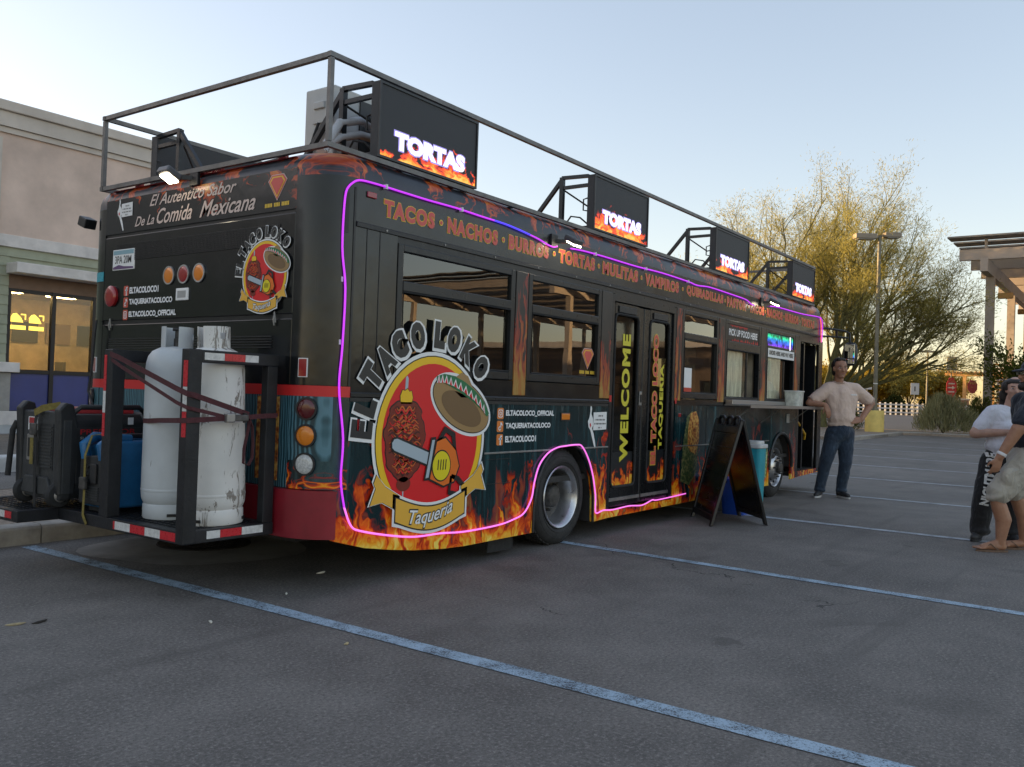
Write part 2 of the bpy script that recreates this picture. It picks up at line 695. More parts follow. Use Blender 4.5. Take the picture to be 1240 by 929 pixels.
def glass_mat(name, tint=(0.06, 0.065, 0.07), ior=1.5, rough=0.0, boost=1.0):
    m, nt, p = new_mat(name)
    t = m.node_tree
    t.nodes.remove(p)
    out = [n for n in t.nodes if n.type == 'OUTPUT_MATERIAL'][0]
    tr = nt.n('ShaderNodeBsdfTransparent')
    tr.inputs[0].default_value = c4(tint)
    gl = nt.n('ShaderNodeBsdfGlossy')
    gl.inputs['Color'].default_value = (0.95, 0.95, 0.95, 1)
    gl.inputs['Roughness'].default_value = rough
    v = nt.pos()
    nt.put(gl.inputs['Normal'], nt.bump(nt.noise(v, 1.3, 2.0), 0.05, 0.02))
    fr = nt.n('ShaderNodeFresnel')
    fr.inputs[0].default_value = ior
    mx = nt.n('ShaderNodeMixShader')
    front = nt.math('SUBTRACT', 1.0, nt.n('ShaderNodeNewGeometry').outputs['Backfacing'])   # reflect once, at the outer face of the pane
    nt.put(mx.inputs[0], nt.math('MULTIPLY', nt.math('MULTIPLY', fr.outputs[0], boost, clamp=True), front))
    t.links.new(tr.outputs[0], mx.inputs[1])
    t.links.new(gl.outputs[0], mx.inputs[2])
    t.links.new(mx.outputs[0], out.inputs[0])
    return m


glass_mat('shop_glass', (0.82, 0.80, 0.76), 1.5, 0.0, 1.6)
mat('shop_interior', (0.46, 0.34, 0.20), 0.8, var=0.3, vscale=1.5)
mat('shop_lamp', (1, 0.8, 0.4), 0.5, emis=(1.0, 0.72, 0.30), estr=14.0)
mat('neon_yellow', (1, 0.8, 0.1), 0.5, emis=(1.0, 0.70, 0.10), estr=0.7)

bld = thing('shop_building', (7.4, FY, 0), 'tan stucco shop with green siding and a dark framed window behind the bus', 'building')
BX0, BX1, BD = -34.0, 40.0, 12.0  # unseen far length stretched on behind the bus so it shades the lot
# the wall behind the window bay is left open: wall pieces round it
mb = MB()
mb.box(BX0, BX1, FY, FY + 0.3, 4.60, 7.2)
mb.build('stucco_wall', 'stucco_tan', bld)
mb = MB()
mb.box(BX0, 6.06, FY - 0.10, FY, 4.76, 7.06)
mb.build('pilaster_panel', 'stucco_grey', bld)
mb = MB().box(BX0, BX1, FY - 0.06, FY + 0.3, 7.2, 7.33)
mb.build('cornice_moulding', 'stucco_grey', bld)
mb = MB().box(BX0, BX1, FY - 0.12, FY + 0.3, 7.34, 7.69)
mb.build('cornice_moulding', 'stucco_grey', bld)
mb = MB().box(BX0, BX1, FY - 0.20, FY + 0.35, 7.70, 7.94)
mb.build('parapet_cap', 'stucco_grey', bld, bevel=0.02)
mb = MB().box(BX0, BX1, FY - 0.08, FY + 0.1, 4.47, 4.76)
mb.build('string_course', 'band_white', bld, bevel=0.01)
mb = MB()
mb.box(BX0, BX1, FY + 0.31, FY + BD, 7.0, 7.2)
mb.build('roof', 'stucco_grey', bld)
for a, b, c_, d_ in ((BX0, BX0 + 0.3, FY + 0.3, FY + BD), (BX1 - 0.3, BX1, FY + 0.3, FY + BD), (BX0, BX1, FY + BD, FY + BD + 0.3)):
    MB().box(a, b, c_, d_, 0, 7.6).build('rear_wall', 'stucco_tan', bld)
# siding planks left of and above the window, right of it too
sid = MB().box(BX0, 6.36, FY + 0.03, FY + 0.25, 1.42, 4.46).build('siding_backing', 'siding_green', bld)
WX1 = 10.55
MB().box(WX1 + 0.05, BX1 - 0.3, FY + 0.03, FY + 0.25, 0.0, 4.46).build('siding_backing', 'siding_green', bld)
MB().box(6.36, WX1 + 0.05, FY + 0.03, FY + 0.25, 4.10, 4.46).build('siding_backing', 'siding_green', bld)
proto = None
zz = 1.66
while zz < 4.40:
    h = 0.235
    for xa, xb in ((0.0, 6.37), (WX1 + 0.06, 16.0)) if zz < 4.05 else ((0.0, 16.0),):
        mb = MB()
        mb.add([(xa, FY - 0.022, zz), (xb, FY - 0.022, zz), (xb, FY + 0.03, zz), (xa, FY + 0.03, zz), (xa, FY, zz + h), (xb, FY, zz + h), (xb, FY + 0.03, zz + h), (xa, FY + 0.03, zz + h)],
               [(0, 1, 2, 3), (0, 4, 5, 1), (4, 7, 6, 5), (2, 6, 7, 3), (0, 3, 7, 4), (1, 5, 6, 2)])
        mb.build('siding_plank', 'siding_green', sid)
    zz += h
# sill ledge and block base to the left
MB().box(BX0, 6.62, FY - 0.22, FY + 0.2, 1.44, 1.68).build('ledge', 'band_white', bld, bevel=0.015)
MB().box(BX0, 6.46, FY - 0.10, FY + 0.2, 0.0, 1.43).build('base_wall', 'block_grey', bld)
# awning fascia, soffit
MB().box(6.30, WX1 + 0.2, FY - 0.55, FY + 0.02, 3.83, 4.08).build('window_hood', 'band_white', bld, bevel=0.015)
MB().box(6.37, WX1 + 0.05, FY + 0.02, FY + 0.2, 3.49, 3.83).build('window_header', 'brown_soffit', bld)
# window: mullions, panes, spandrels
win = MB().box(6.37, 6.46, FY + 0.02, FY + 0.14, 0.45, 3.49).build('window_frame', 'window_bronze', bld)
fx = [6.46, 7.50, 8.55, 9.55, WX1]
for x in fx[1:]:
    MB().box(x - 0.05, x + 0.05, FY + 0.02, FY + 0.14, 0.45, 3.49).build('mullion', 'window_bronze', win)
for z0, z1 in ((3.40, 3.485), (1.42, 1.52), (0.45, 0.51)):
    MB().box(6.46, WX1 - 0.05, FY + 0.03, FY + 0.13, z0, z1).build('transom', 'window_bronze', win)
for a, b in zip(fx[:-1], fx[1:]):
    MB().box(a + 0.02, b - 0.02, FY + 0.075, FY + 0.085, 1.52, 3.40).build('pane', 'shop_glass', win)
    MB().box(a + 0.02, b - 0.02, FY + 0.07, FY + 0.09, 0.51, 1.42).build('spandrel_panel', 'spandrel_blue', win)
MB().box(6.3, WX1 + 0.1, FY - 0.05, FY + 0.2, 0.0, 0.45).build('base_wall', 'block_grey', bld)
# interior: back wall, floor, ceiling, lamps, lit signs hanging in the window
inn = MB().box(6.0, 11.2, FY + 4.0, FY + 4.2, 0.2, 3.9).build('interior_wall', 'shop_interior', bld)
MB().box(6.0, 11.2, FY + 0.26, FY + 4.0, 0.1, 0.2).build('interior_floor', 'shop_interior', inn)
MB().box(6.0, 11.2, FY + 0.26, FY + 4.0, 3.6, 3.7).build('interior_ceiling', 'shop_interior', inn)
MB().box(7.4, 10.4, FY + 2.6, FY + 3.2, 0.2, 1.3).build('interior_counter', 'brown_soffit', inn)
for i, (x, d_, h_) in enumerate(((6.6, 2.0, 1.1), (7.7, 1.2, 0.95), (8.3, 2.4, 1.25), (9.3, 1.5, 1.0))):
    MB().box(x, x + 0.55, FY + d_, FY + d_ + 0.5, 0.2, h_).build('dining_table', 'brown_soffit', inn)
    MB().box(x + 0.7, x + 0.78, FY + d_, FY + d_ + 0.45, 0.2, h_ + 0.55).build('chair_back', 'window_bronze', inn)
for i in range(5):
    MB().box(6.4 + i * 0.95, 7.1 + i * 0.95, FY + 3.9, FY + 3.99, 2.35, 2.95).build('menu_board', ('window_bronze', 'neon_yellow', 'window_bronze', 'brown_soffit', 'window_bronze')[i], inn)
for i in range(3):
    MB().box(6.7 + i * 1.4, 7.4 + i * 1.4, FY + 1.4, FY + 1.7, 3.52, 3.58).build('ceiling_lamp', 'shop_lamp', inn)
for k, x in enumerate((6.50, 6.94)):
    mb = MB().prism([(x, 2.68), (x + 0.30, 2.68), (x + 0.24, 2.80), (x + 0.13, 2.90), (x + 0.05, 2.88), (x, 2.80)], FY + 0.10, FY + 0.115)
    mb.box(x, x + 0.36, FY + 0.10, FY + 0.115, 2.50, 2.60)
    mb.box(x + 0.24, x + 0.36, FY + 0.10, FY + 0.115, 2.86, 2.89)
    mb.box(x + 0.335, x + 0.36, FY + 0.10, FY + 0.115, 2.75, 2.86)
    mb.build('lit_sign', 'neon_yellow', win)
# low white wall and walkway in front of the shop
w = MB().box(-20, 24, 17.50, 17.62, 0.20, 0.52).build('low_wall', 'band_white', None, bevel=0.01)
tag(w, 'low white painted wall with a grey base along the shop front', 'wall')
MB().box(-20, 24, 17.49, 17.63, -0.02, 0.20).build('wall_base', 'plinth_grey', w)
mb = MB().box(-20, 24, 17.63, FY - 0.11, -0.02, 0.12)
structure('walkway', mb, 'pale_concrete')
# ================================================================== bus: materials
FIRE = [(0.0, (0.12, 0.004, 0.002)), (0.16, (0.42, 0.020, 0.006)), (0.38, (0.85, 0.12, 0.008)), (0.62, (0.95, 0.42, 0.02)), (0.9, (0.98, 0.78, 0.14))]


def flames(nt, v, z0, h, down=False, seed=0.0, freq=5.0, low=1.0, bias=0.50):
    """printed flame tongues: returns colour and mask sockets"""
    x, y, z = nt.sep(v)
    u = nt.math('ADD', nt.math('ADD', x, nt.math('MULTIPLY', y, 1.0)), seed)
    if down:
        w = nt.math('DIVIDE', nt.math('SUBTRACT', z0, z), h)
    else:
        w = nt.math('DIVIDE', nt.math('SUBTRACT', z, z0), h)
    lowf = nt.noise(nt.xyz(nt.math('MULTIPLY', u, low * 1.6), 3.1, 0.0), 1.0, 1.0)
    w2 = nt.math('DIVIDE', w, nt.math('ADD', nt.math('MULTIPLY', nt.smooth(lowf, 0.32, 0.68), 0.95), 0.42))
    warp = nt.noise(nt.xyz(nt.math('MULTIPLY', u, freq * 0.7), nt.math('MULTIPLY', w, 2.2), seed), 1.0, 3.0)
    uu = nt.math('ADD', nt.math('MULTIPLY', u, freq), nt.math('MULTIPLY', nt.math('SUBTRACT', warp, 0.5), 3.4))
    n = nt.noise(nt.xyz(uu, nt.math('MULTIPLY', w, 1.1), seed + 4.0), 1.0, 2.0, 0.5)
    ridge = nt.math('SUBTRACT', 1.0, nt.math('ABSOLUTE', nt.math('MULTIPLY', nt.math('SUBTRACT', n, 0.5), 5.2)))
    ridge = nt.math('MAXIMUM', ridge, -0.6)
    fine = nt.noise(nt.xyz(nt.math('MULTIPLY', uu, 2.6), nt.math('MULTIPLY', w, 3.0), seed + 9.0), 1.0, 3.0, 0.6)
    f = nt.math('ADD', nt.math('MULTIPLY', ridge, 0.85), nt.math('MULTIPLY', nt.math('SUBTRACT', fine, 0.5), 1.5))
    f = nt.math('ADD', f, nt.math('SUBTRACT', bias, nt.math('MULTIPLY', w2, 1.0)))
    mask = nt.smooth(f, 0.36, 0.54)
    heat = nt.math('MULTIPLY', nt.math('SUBTRACT', f, 0.34), 0.95)
    return nt.ramp(heat, FIRE), mask, w


def wrap_mat(name, base, rough=0.30, teal=False, up=None, down=None, fade=1.0, streak=0.0, seed=0.0, freq=5.0):
    m, nt, p = new_mat(name)
    v = nt.pos()
    x, y, z = nt.sep(v)
    n1 = nt.noise(v, 1.7, 4.0, 0.6)
    col = nt.ramp(n1, [(0.3, tuple(c * 0.75 for c in base)), (0.7, tuple(c * 1.3 for c in base))])
    if teal:
        s1 = nt.noise(nt.xyz(nt.math('MULTIPLY', nt.math('ADD', x, y), 14.0), 0.3, nt.math('MULTIPLY', z, 0.9)), 1.0, 4.0, 0.7)
        col = nt.mix(nt.math('MULTIPLY', nt.smooth(s1, 0.50, 0.80), 0.85), col, (0.05, 0.135, 0.15))
        s2 = nt.noise(nt.xyz(nt.math('MULTIPLY', nt.math('ADD', x, y), 40.0), 7.0, nt.math('MULTIPLY', z, 2.0)), 1.0, 3.0, 0.7)
        zt = nt.smooth(z, 0.85, 1.25)
        col = nt.mix(nt.math('MULTIPLY', nt.math('MULTIPLY', nt.smooth(s2, 0.60, 0.72), zt), 0.55), col, (0.30, 0.38, 0.38))
    if up:
        c, mk, w = flames(nt, v, up[0], up[1], False, seed, freq, 1.0, 0.46 if len(up) > 2 else 0.5)
        if fade < 1:
            c = nt.mix(0.6, c, (0.26, 0.035, 0.025))
        col = nt.mix(nt.math('MULTIPLY', mk, fade), col, c)
        if len(up) > 2:       # faint smoky second layer, taller
            c2, mk2, w2 = flames(nt, v, up[0], up[1] * 1.7, False, seed + 13.0, freq * 0.8, 1.0, 0.28)
            col2 = nt.mix(nt.math('MULTIPLY', mk2, 0.55), col, nt.mix(0.5, c2, (0.22, 0.05, 0.04)))
            col = nt.mix(mk, col2, col)
    if down:
        c, mk, w = flames(nt, v, down[0], down[1], True, seed + 3.0, freq * 1.4, 1.0, 0.34)
        col = nt.mix(nt.math('MULTIPLY', mk, 0.85), col, nt.mix(0.3, c, (0.36, 0.14, 0.07)))
    if streak:
        s3 = nt.noise(nt.xyz(nt.math('MULTIPLY', nt.math('ADD', x, y), 60.0), 1.0, nt.math('MULTIPLY', z, 1.2)), 1.0, 4.0, 0.7)
        col = nt.mix(nt.math('MULTIPLY', nt.smooth(s3, 0.56, 0.8), streak), col, (0.12, 0.11, 0.10))
    nt.put(p.inputs['Base Color'], col)
    n2 = nt.noise(v, 6.0, 5.0, 0.65)
    nt.put(p.inputs['Roughness'], nt.math('ADD', nt.math('MULTIPLY', n2, 0.22), rough - 0.11))
    p.inputs['Specular IOR Level'].default_value = 0.5
    nt.put(p.inputs['Normal'], nt.bump(nt.noise(v, 2.6, 3.0), 0.13, 0.03))
    return m


wrap_mat('wrap_black', (0.008, 0.009, 0.010), 0.19, streak=0.16)
wrap_mat('wrap_plain', (0.008, 0.009, 0.010), 0.26)
wrap_mat('wrap_letter_board', (0.022, 0.023, 0.023), 0.24)
wrap_mat('wrap_skirt', (0.004, 0.022, 0.026), 0.18, teal=True, up=(0.12, 0.66, 1), seed=1.7, freq=6.0)
wrap_mat('wrap_roof', (0.034, 0.039, 0.050), 0.36, down=(2.90, 0.34), seed=2.2)
wrap_mat('wrap_rear_upper', (0.014, 0.016, 0.019), 0.22, down=(2.90, 0.42), seed=5.0, freq=4.0)
wrap_mat('wrap_pillar', (0.020, 0.018, 0.018), 0.36, up=(1.30, 0.95), fade=0.7, seed=6.1, freq=17.0)
wrap_mat('wrap_corner_flames', (0.007, 0.020, 0.024), 0.30, teal=True, up=(0.60, 0.34), seed=8.4, freq=9.0)
wrap_mat('wrap_door', (0.012, 0.014, 0.016), 0.36, up=(0.42, 0.34), seed=3.3, freq=11.0)


def wood_mat(name):
    m, nt, p = new_mat(name)
    v = nt.pos()
    x, y, z = nt.sep(v)
    w = nt.n('ShaderNodeTexWave', wave_type='BANDS', bands_direction='X')
    nt.put(w.inputs['Vector'], nt.xyz(nt.math('MULTIPLY', nt.math('ADD', x, y), 9.0), 0.0, nt.math('MULTIPLY', z, 2.6)))
    w.inputs['Scale'].default_value = 1.5
    w.inputs['Distortion'].default_value = 7.0
    w.inputs['Detail'].default_value = 2.0
    w.inputs['Detail Scale'].default_value = 0.8
    nt.put(p.inputs['Base Color'], nt.ramp(w.outputs[1], [(0.25, (0.012, 0.045, 0.058)), (0.6, (0.04, 0.12, 0.15)), (0.9, (0.10, 0.22, 0.27))]))
    p.inputs['Roughness'].default_value = 0.32
    return m


wood_mat('wrap_teal_wood')
mat('black_plastic', (0.016, 0.016, 0.017), 0.45, var=0.2, vscale=9)
mat('black_frame', (0.014, 0.016, 0.019), 0.32, 0.2, var=0.15, vscale=6)
mat('black_paint', (0.012, 0.013, 0.015), 0.4, var=0.2, vscale=8)
mat('rubber', (0.022, 0.022, 0.022), 0.8, var=0.25, vscale=14, bump=0.2, bscale=40)
mat('tyre_rubber', (0.028, 0.027, 0.026), 0.75, var=0.35, vscale=9, bump=0.3, bscale=50)
mat('alloy', (0.55, 0.55, 0.56), 0.32, 0.9, var=0.2, vscale=6)
mat('hub_metal', (0.10, 0.095, 0.09), 0.55, 0.6, var=0.4, vscale=18)
mat('galvanised', (0.30, 0.29, 0.275), 0.5, 0.75, var=0.25, vscale=7)
mat('rail_steel', (0.16, 0.155, 0.15), 0.5, 0.6, var=0.25, vscale=7)
mat('steel_counter', (0.42, 0.42, 0.42), 0.34, 0.9)
mat('maroon_bumper', (0.25, 0.012, 0.022), 0.42, var=0.2, vscale=5)
mat('red_stripe', (0.62, 0.022, 0.022), 0.4)
mat('red_lens', (0.32, 0.012, 0.015), 0.18, coat=0.6)
mat('dark_red_lens', (0.10, 0.008, 0.010), 0.18, coat=0.6)
mat('amber_lens', (0.75, 0.22, 0.012), 0.2, coat=0.6)
mat('clear_lens', (0.55, 0.55, 0.53), 0.2, coat=0.6, var=0.3, vscale=90)
mat('white_print', (0.86, 0.86, 0.86), 0.45)
mat('cream_print', (0.66, 0.52, 0.46), 0.45)
mat('red_print', (0.66, 0.10, 0.08), 0.45)
mat('yellow_print', (0.86, 0.56, 0.05), 0.45)
mat('lime_yellow_print', (0.70, 0.62, 0.04), 0.45)
mat('gold_print', (0.82, 0.45, 0.05), 0.45)
mat('ring_yellow', (0.90, 0.55, 0.015), 0.4)
mat('oval_red', (0.74, 0.012, 0.016), 0.38)
mat('ink_black', (0.010, 0.010, 0.011), 0.4)
mat('emblem_ink', (0.022, 0.024, 0.026), 0.35)
mat('meat_brown', (0.20, 0.022, 0.010), 0.4)
mat('meat_dark', (0.06, 0.008, 0.006), 0.4)
mat('meat_light', (0.62, 0.13, 0.022), 0.4)
mat('straw_tan', (0.36, 0.22, 0.085), 0.4)
mat('straw_shadow_print', (0.19, 0.11, 0.045), 0.4)
mat('hat_green', (0.015, 0.17, 0.06), 0.4)
mat('saw_orange', (0.80, 0.17, 0.012), 0.4)
mat('saw_steel', (0.42, 0.50, 0.55), 0.4)
mat('saw_yellow', (0.80, 0.66, 0.01), 0.4)
mat('social_orange', (0.72, 0.21, 0.035), 0.4)
mat('social_red', (0.60, 0.10, 0.06), 0.4)
mat('sticker_white', (0.84, 0.84, 0.82), 0.5)
mat('sticker_red', (0.55, 0.05, 0.02), 0.5)
mat('teal_sticker', (0.04, 0.34, 0.42), 0.5, var=0.3, vscale=60)
mat('grey_plastic', (0.36, 0.36, 0.35), 0.5)
mat('lamp_lit', (1, 0.9, 0.7), 0.5, emis=(1.0, 0.86, 0.62), estr=5.0)
mat('lamp_housing', (0.12, 0.12, 0.125), 0.4, 0.3)
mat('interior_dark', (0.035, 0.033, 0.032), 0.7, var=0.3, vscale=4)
mat('interior_steel', (0.36, 0.35, 0.33), 0.38, 0.7, var=0.25, vscale=3)
mat('interior_cream', (0.55, 0.47, 0.34), 0.7, var=0.25, vscale=5)
mat('yellow_rail', (0.75, 0.42, 0.02), 0.4)
mat('led_black', (0.028, 0.030, 0.034), 0.55, bump=0.2, bscale=400)
mat('led_white', (0.8, 0.8, 0.9), 0.5, emis=(0.92, 0.90, 1.0), estr=0.34)
mat('led_violet', (0.3, 0.25, 0.6), 0.5, emis=(0.36, 0.30, 0.75), estr=0.2)
mat('neon_magenta', (0.8, 0.1, 0.8), 0.4, emis=(0.44, 0.015, 0.80), estr=0.27)
mat('neon_pink', (0.9, 0.3, 0.7), 0.4, emis=(0.80, 0.13, 0.64), estr=0.30)
mat('neon_blue', (0.1, 0.1, 0.8), 0.4, emis=(0.06, 0.03, 0.90), estr=0.42)
mat('neon_red', (0.9, 0.1, 0.2), 0.4, emis=(0.9, 0.10, 0.14), estr=0.36)
mat('hvac_grey', (0.50, 0.50, 0.48), 0.5, var=0.1, vscale=4)
mat('hose_grey', (0.50, 0.50, 0.51), 0.5, var=0.1, vscale=14)
glass_mat('bus_glass', (0.32, 0.33, 0.34), 1.52, 0.0, 2.0)
glass_mat('door_glass', (0.45, 0.43, 0.36), 1.5, 0.03, 0.9)
glass_mat('clear_glass', (0.94, 0.95, 0.94), 1.5, 0.0, 1.3)

# LED picture: printed flames that give off light
m, nt, p = new_mat('led_flames')
v = nt.pos()
c_, mk_, w_ = flames(nt, v, 2.84, 0.20, False, 2.9, 7.0)
p.inputs['Base Color'].default_value = (0.025, 0.027, 0.031, 1)
p.inputs['Roughness'].default_value = 0.55
nt.put(p.inputs['Emission Color'], nt.mix(0.35, c_, (0.95, 0.05, 0.02)))
nt.put(p.inputs['Emission Strength'], nt.math('MULTIPLY', mk_, 0.36))
nt.put(p.inputs['Normal'], nt.bump(nt.noise(v, 300.0, 2.0), 0.2, 0.005))
# small colour display in the serving window
m, nt, p = new_mat('led_rainbow')
v = nt.pos()
x, y, z = nt.sep(v)
rb = nt.ramp(nt.math('DIVIDE', nt.math('SUBTRACT', z, 2.06), 0.19), [(0.0, (0.55, 0.05, 0.95)), (0.3, (0.10, 0.06, 1.0)), (0.55, (0.02, 0.25, 1.0)), (0.8, (0.02, 0.8, 0.3)), (1.0, (0.0, 0.05, 0.05))])
p.inputs['Base Color'].default_value = (0.02, 0.02, 0.03, 1)
nt.put(p.inputs['Emission Color'], rb)
gl = nt.smooth(nt.noise(nt.xyz(nt.math('MULTIPLY', x, 16.0), 0.0, nt.math('MULTIPLY', z, 12.0)), 1.0, 3.0), 0.40, 0.60)
nt.put(p.inputs['Emission Strength'], nt.math('ADD', nt.math('MULTIPLY', gl, 0.34), 0.03))


def food_mat(name, a, b, c, scale):
    m, nt, p = new_mat(name)
    v = nt.pos()
    n1 = nt.noise(v, scale, 5.0, 0.65, 0.8)
    vo = nt.n('ShaderNodeTexVoronoi')
    nt.put(vo.inputs['Vector'], v)
    vo.inputs['Scale'].default_value = scale * 2.2
    k = nt.math('ADD', nt.math('MULTIPLY', n1, 0.7), nt.math('MULTIPLY', vo.outputs['Distance'], 0.5))
    nt.put(p.inputs['Base Color'], nt.ramp(k, [(0.35, a), (0.55, b), (0.75, c)]))
    p.inputs['Roughness'].default_value = 0.35
    return m


food_mat('print_pastor', (0.05, 0.010, 0.004), (0.42, 0.11, 0.02), (0.72, 0.42, 0.10), 16)
food_mat('print_herbs', (0.006, 0.016, 0.008), (0.03, 0.07, 0.02), (0.22, 0.20, 0.08), 18)
food_mat('print_onions', (0.03, 0.07, 0.008), (0.22, 0.34, 0.03), (0.66, 0.66, 0.42), 15)

# ================================================================== bus: body
LB, WB = 10.27, 2.88
bus = thing('bus', (5.1, 1.3, 0), 'black converted transit bus wrapped in flames and taco lettering, roof screens above', 'bus')


def part(mb, name, m, parent=None, **kw):
    return mb.build(name, m, parent or bus, **kw)


ZT = Vector((0, 0, 1))
UX = Vector((1, 0, 0))
CRX, CRY = 0.23, 0.31     # rear corner radii in plan


def corner(a, off=0.0):
    """right rear corner in plan; a = 0 on the side, 90 on the rear"""
    a = R(a)
    x, y = CRX * (1 - math.sin(a)), CRY * (1 - math.cos(a))
    n = Vector((-math.sin(a) / CRX, -math.cos(a) / CRY)).normalized()
    return x + n.x * off, y + n.y * off


def corner_sheet(a0, a1, z0, z1, off0=0.0, off1=0.03, n=10, left=False, ztop=None):
    mb = MB()
    outer, inner = [], []
    for i in range(n + 1):
        a = a0 + (a1 - a0) * i / n
        o = corner(a, off0)
        q = corner(a, -off1)
        outer.append(o)
        inner.append(q)
    poly = outer + inner[::-1]
    if left:
        poly = [(x, WB - y) for x, y in poly]
    return mb.prism(poly, z0, z1, 'XY')


# rear corner posts
part(corner_sheet(0, 90, 1.32, 2.66), 'rear_corner_panel', 'wrap_black', smooth=40)
part(corner_sheet(0, 90, 0.66, 1.25), 'rear_corner_panel', 'wrap_corner_flames', smooth=40)
part(corner_sheet(0, 90, 1.25, 1.318, 0.002), 'red_stripe', 'red_stripe', smooth=40)
part(corner_sheet(0, 90, 0.36, 2.66, left=True), 'rear_corner_panel', 'wrap_black', smooth=40)
part(corner_sheet(0, 90, 1.25, 1.318, 0.003, 0.0, left=True), 'red_stripe', 'red_stripe', smooth=40)
part(corner_sheet(28, 89, 0.84, 1.249, 0.0025, -0.0005), 'teal_wood_print', 'wrap_teal_wood', smooth=40)
part(corner_sheet(28, 89, 0.84, 1.249, 0.0025, -0.0005, left=True), 'teal_wood_print', 'wrap_teal_wood', smooth=40)
# torn wrap scuffs on the corner post
part(corner_sheet(14, 24, 2.30, 2.56, 0.003, -0.001), 'torn_patch', 'black_paint', smooth=40)
# drip groove
part(corner_sheet(1, 5, 1.32, 2.60, 0.004, -0.001), 'panel_seam', 'black_paint')

# rear face: upper panel, grille door, engine door
mb = MB().box(0, 0.04, CRY, WB - CRY, 2.452, 2.72)
part(mb, 'rear_upper_panel', 'wrap_rear_upper')
mb = MB().box(0.010, 0.05, CRY, WB - CRY, 2.428, 2.452)
part(mb, 'panel_seam', 'ink_black')
gd = part(MB().box(0, 0.04, CRY, WB - CRY, 1.775, 2.428), 'grille_door', 'wrap_black', bevel=0.006)
part(MB().box(0.010, 0.05, CRY, WB - CRY, 1.745, 1.775), 'panel_seam', 'ink_black')
ed = part(MB().box(0, 0.04, CRY, WB - CRY, 1.318, 1.745), 'engine_door', 'wrap_black', bevel=0.006)
part(MB().box(-0.002, 0.038, CRY, WB - CRY, 1.25, 1.318), 'red_stripe', 'red_stripe')
part(MB().box(0, 0.04, CRY, WB - CRY, 0.66, 1.25), 'rear_lower_panel', 'wrap_teal_wood')
# perforated grille: dark recess with thin bars
mb = MB()
ga, gb, gz0, gz1 = 0.46, 2.40, 2.235, 2.365
n = 0
zz = gz0
while zz < gz1:
    mb.box(-0.006, -0.001, ga, gb, zz, zz + 0.0055)
    zz += 0.0135
yy = ga
while yy < gb:
    mb.box(-0.0075, -0.0061, yy, yy + 0.005, gz0, gz1)
    yy += 0.016
tag(part(mb, 'grille_mesh', 'black_plastic', gd), kind='stuff')
mb = MB().box(-0.0008, 0.0, ga, gb, gz0, gz1)
part(mb, 'grille_recess', 'ink_black', gd)
mb = MB()
zz = 1.555
while zz < 1.64:
    mb.box(-0.010, 0.0, 0.50, 2.45, zz, zz + 0.008)
    zz += 0.018
tag(part(mb, 'louvre', 'black_plastic', ed), kind='stuff')
for y in (0.47, 2.44):
    mb = MB().tube([(-0.012, y, 1.70), (-0.02, y, 1.74), (-0.014, y, 1.79), (-0.01, y - 0.008, 1.72)], 0.006, 6)
    part(mb, 'latch', 'galvanised', ed, smooth=40)
# greenery showing behind the rack, at the radiator opening
part(MB().box(-0.004, -0.001, 0.40, 0.62, 0.70, 1.24), 'flame_print', 'print_pastor')


def disc(c, nrm, r, t, name, m, parent=None, ring=None, n=24):
    c, nrm = Vector(c), Vector(nrm).normalized()
    a = nrm.cross(ZT).normalized()
    b = a.cross(nrm)
    mb = MB()
    prof = [(r, 0), (r, t * 0.6), (r * 0.85, t * 0.9), (r * 0.4, t)]
    rings = [[c + a * (q * math.cos(2 * math.pi * k / n)) + b * (q * math.sin(2 * math.pi * k / n)) + nrm * h for k in range(n)] for q, h in prof]
    mb.loft(rings)
    o = part(mb, name, m, parent, smooth=35)
    if ring:
        mb = MB()
        prof = [(r, 0), (r, t * 0.8), (r * 1.18, t * 0.8), (r * 1.18, 0)]
        rings = [[c + a * (q * math.cos(2 * math.pi * k / n)) + b * (q * math.sin(2 * math.pi * k / n)) + nrm * h for k in range(n)] for q, h in prof]
        mb.loft(rings, False, False)
        part(mb, 'lamp_bezel', ring, o, smooth=35)
    return o


NX = Vector((-1, 0, 0))
disc((-0.001, 2.44, 1.965), NX, 0.082, 0.03, 'tail_lamp', 'red_lens')
for y, m_ in ((1.68, 'amber_lens'), (1.50, 'red_lens'), (1.315, 'amber_lens')):
    disc((-0.002, y, 2.09), NX, 0.058, 0.012, 'tail_lamp', m_, ring='alloy')
for left in (False, True):
    for zc, m_ in ((1.17, 'dark_red_lens'), (1.0, 'amber_lens'), (0.82, 'clear_lens')):
        a = 62
        x, y = corner(a, 0.004)
        nrm = Vector((-math.sin(R(a)) / CRX, -math.cos(R(a)) / CRY, 0)).normalized()
        if left:
            y, nrm.y = WB - y, -nrm.y
        disc((x, y, zc), nrm, 0.062, 0.02, 'tail_lamp', m_, ring='black_plastic')
    x, y = corner(70, 0.003)
    mb = MB()
    a = Vector((-math.sin(R(70)) / CRX, -math.cos(R(70)) / CRY, 0)).normalized()
    if left:
        y, a.y = WB - y, -a.y
    t = a.cross(ZT).normalized()
    rot = Matrix((a, t, ZT)).transposed()
    mb.obox((x, y, 1.43), (0.006, 0.028, 0.055), rot)
    o = part(mb, 'side_reflector', 'red_lens')
    mb = MB().obox(Vector((x, y, 1.43)) - a * 0.003, (0.006, 0.034, 0.061), rot)
    part(mb, 'lamp_bezel', 'sticker_white', o)

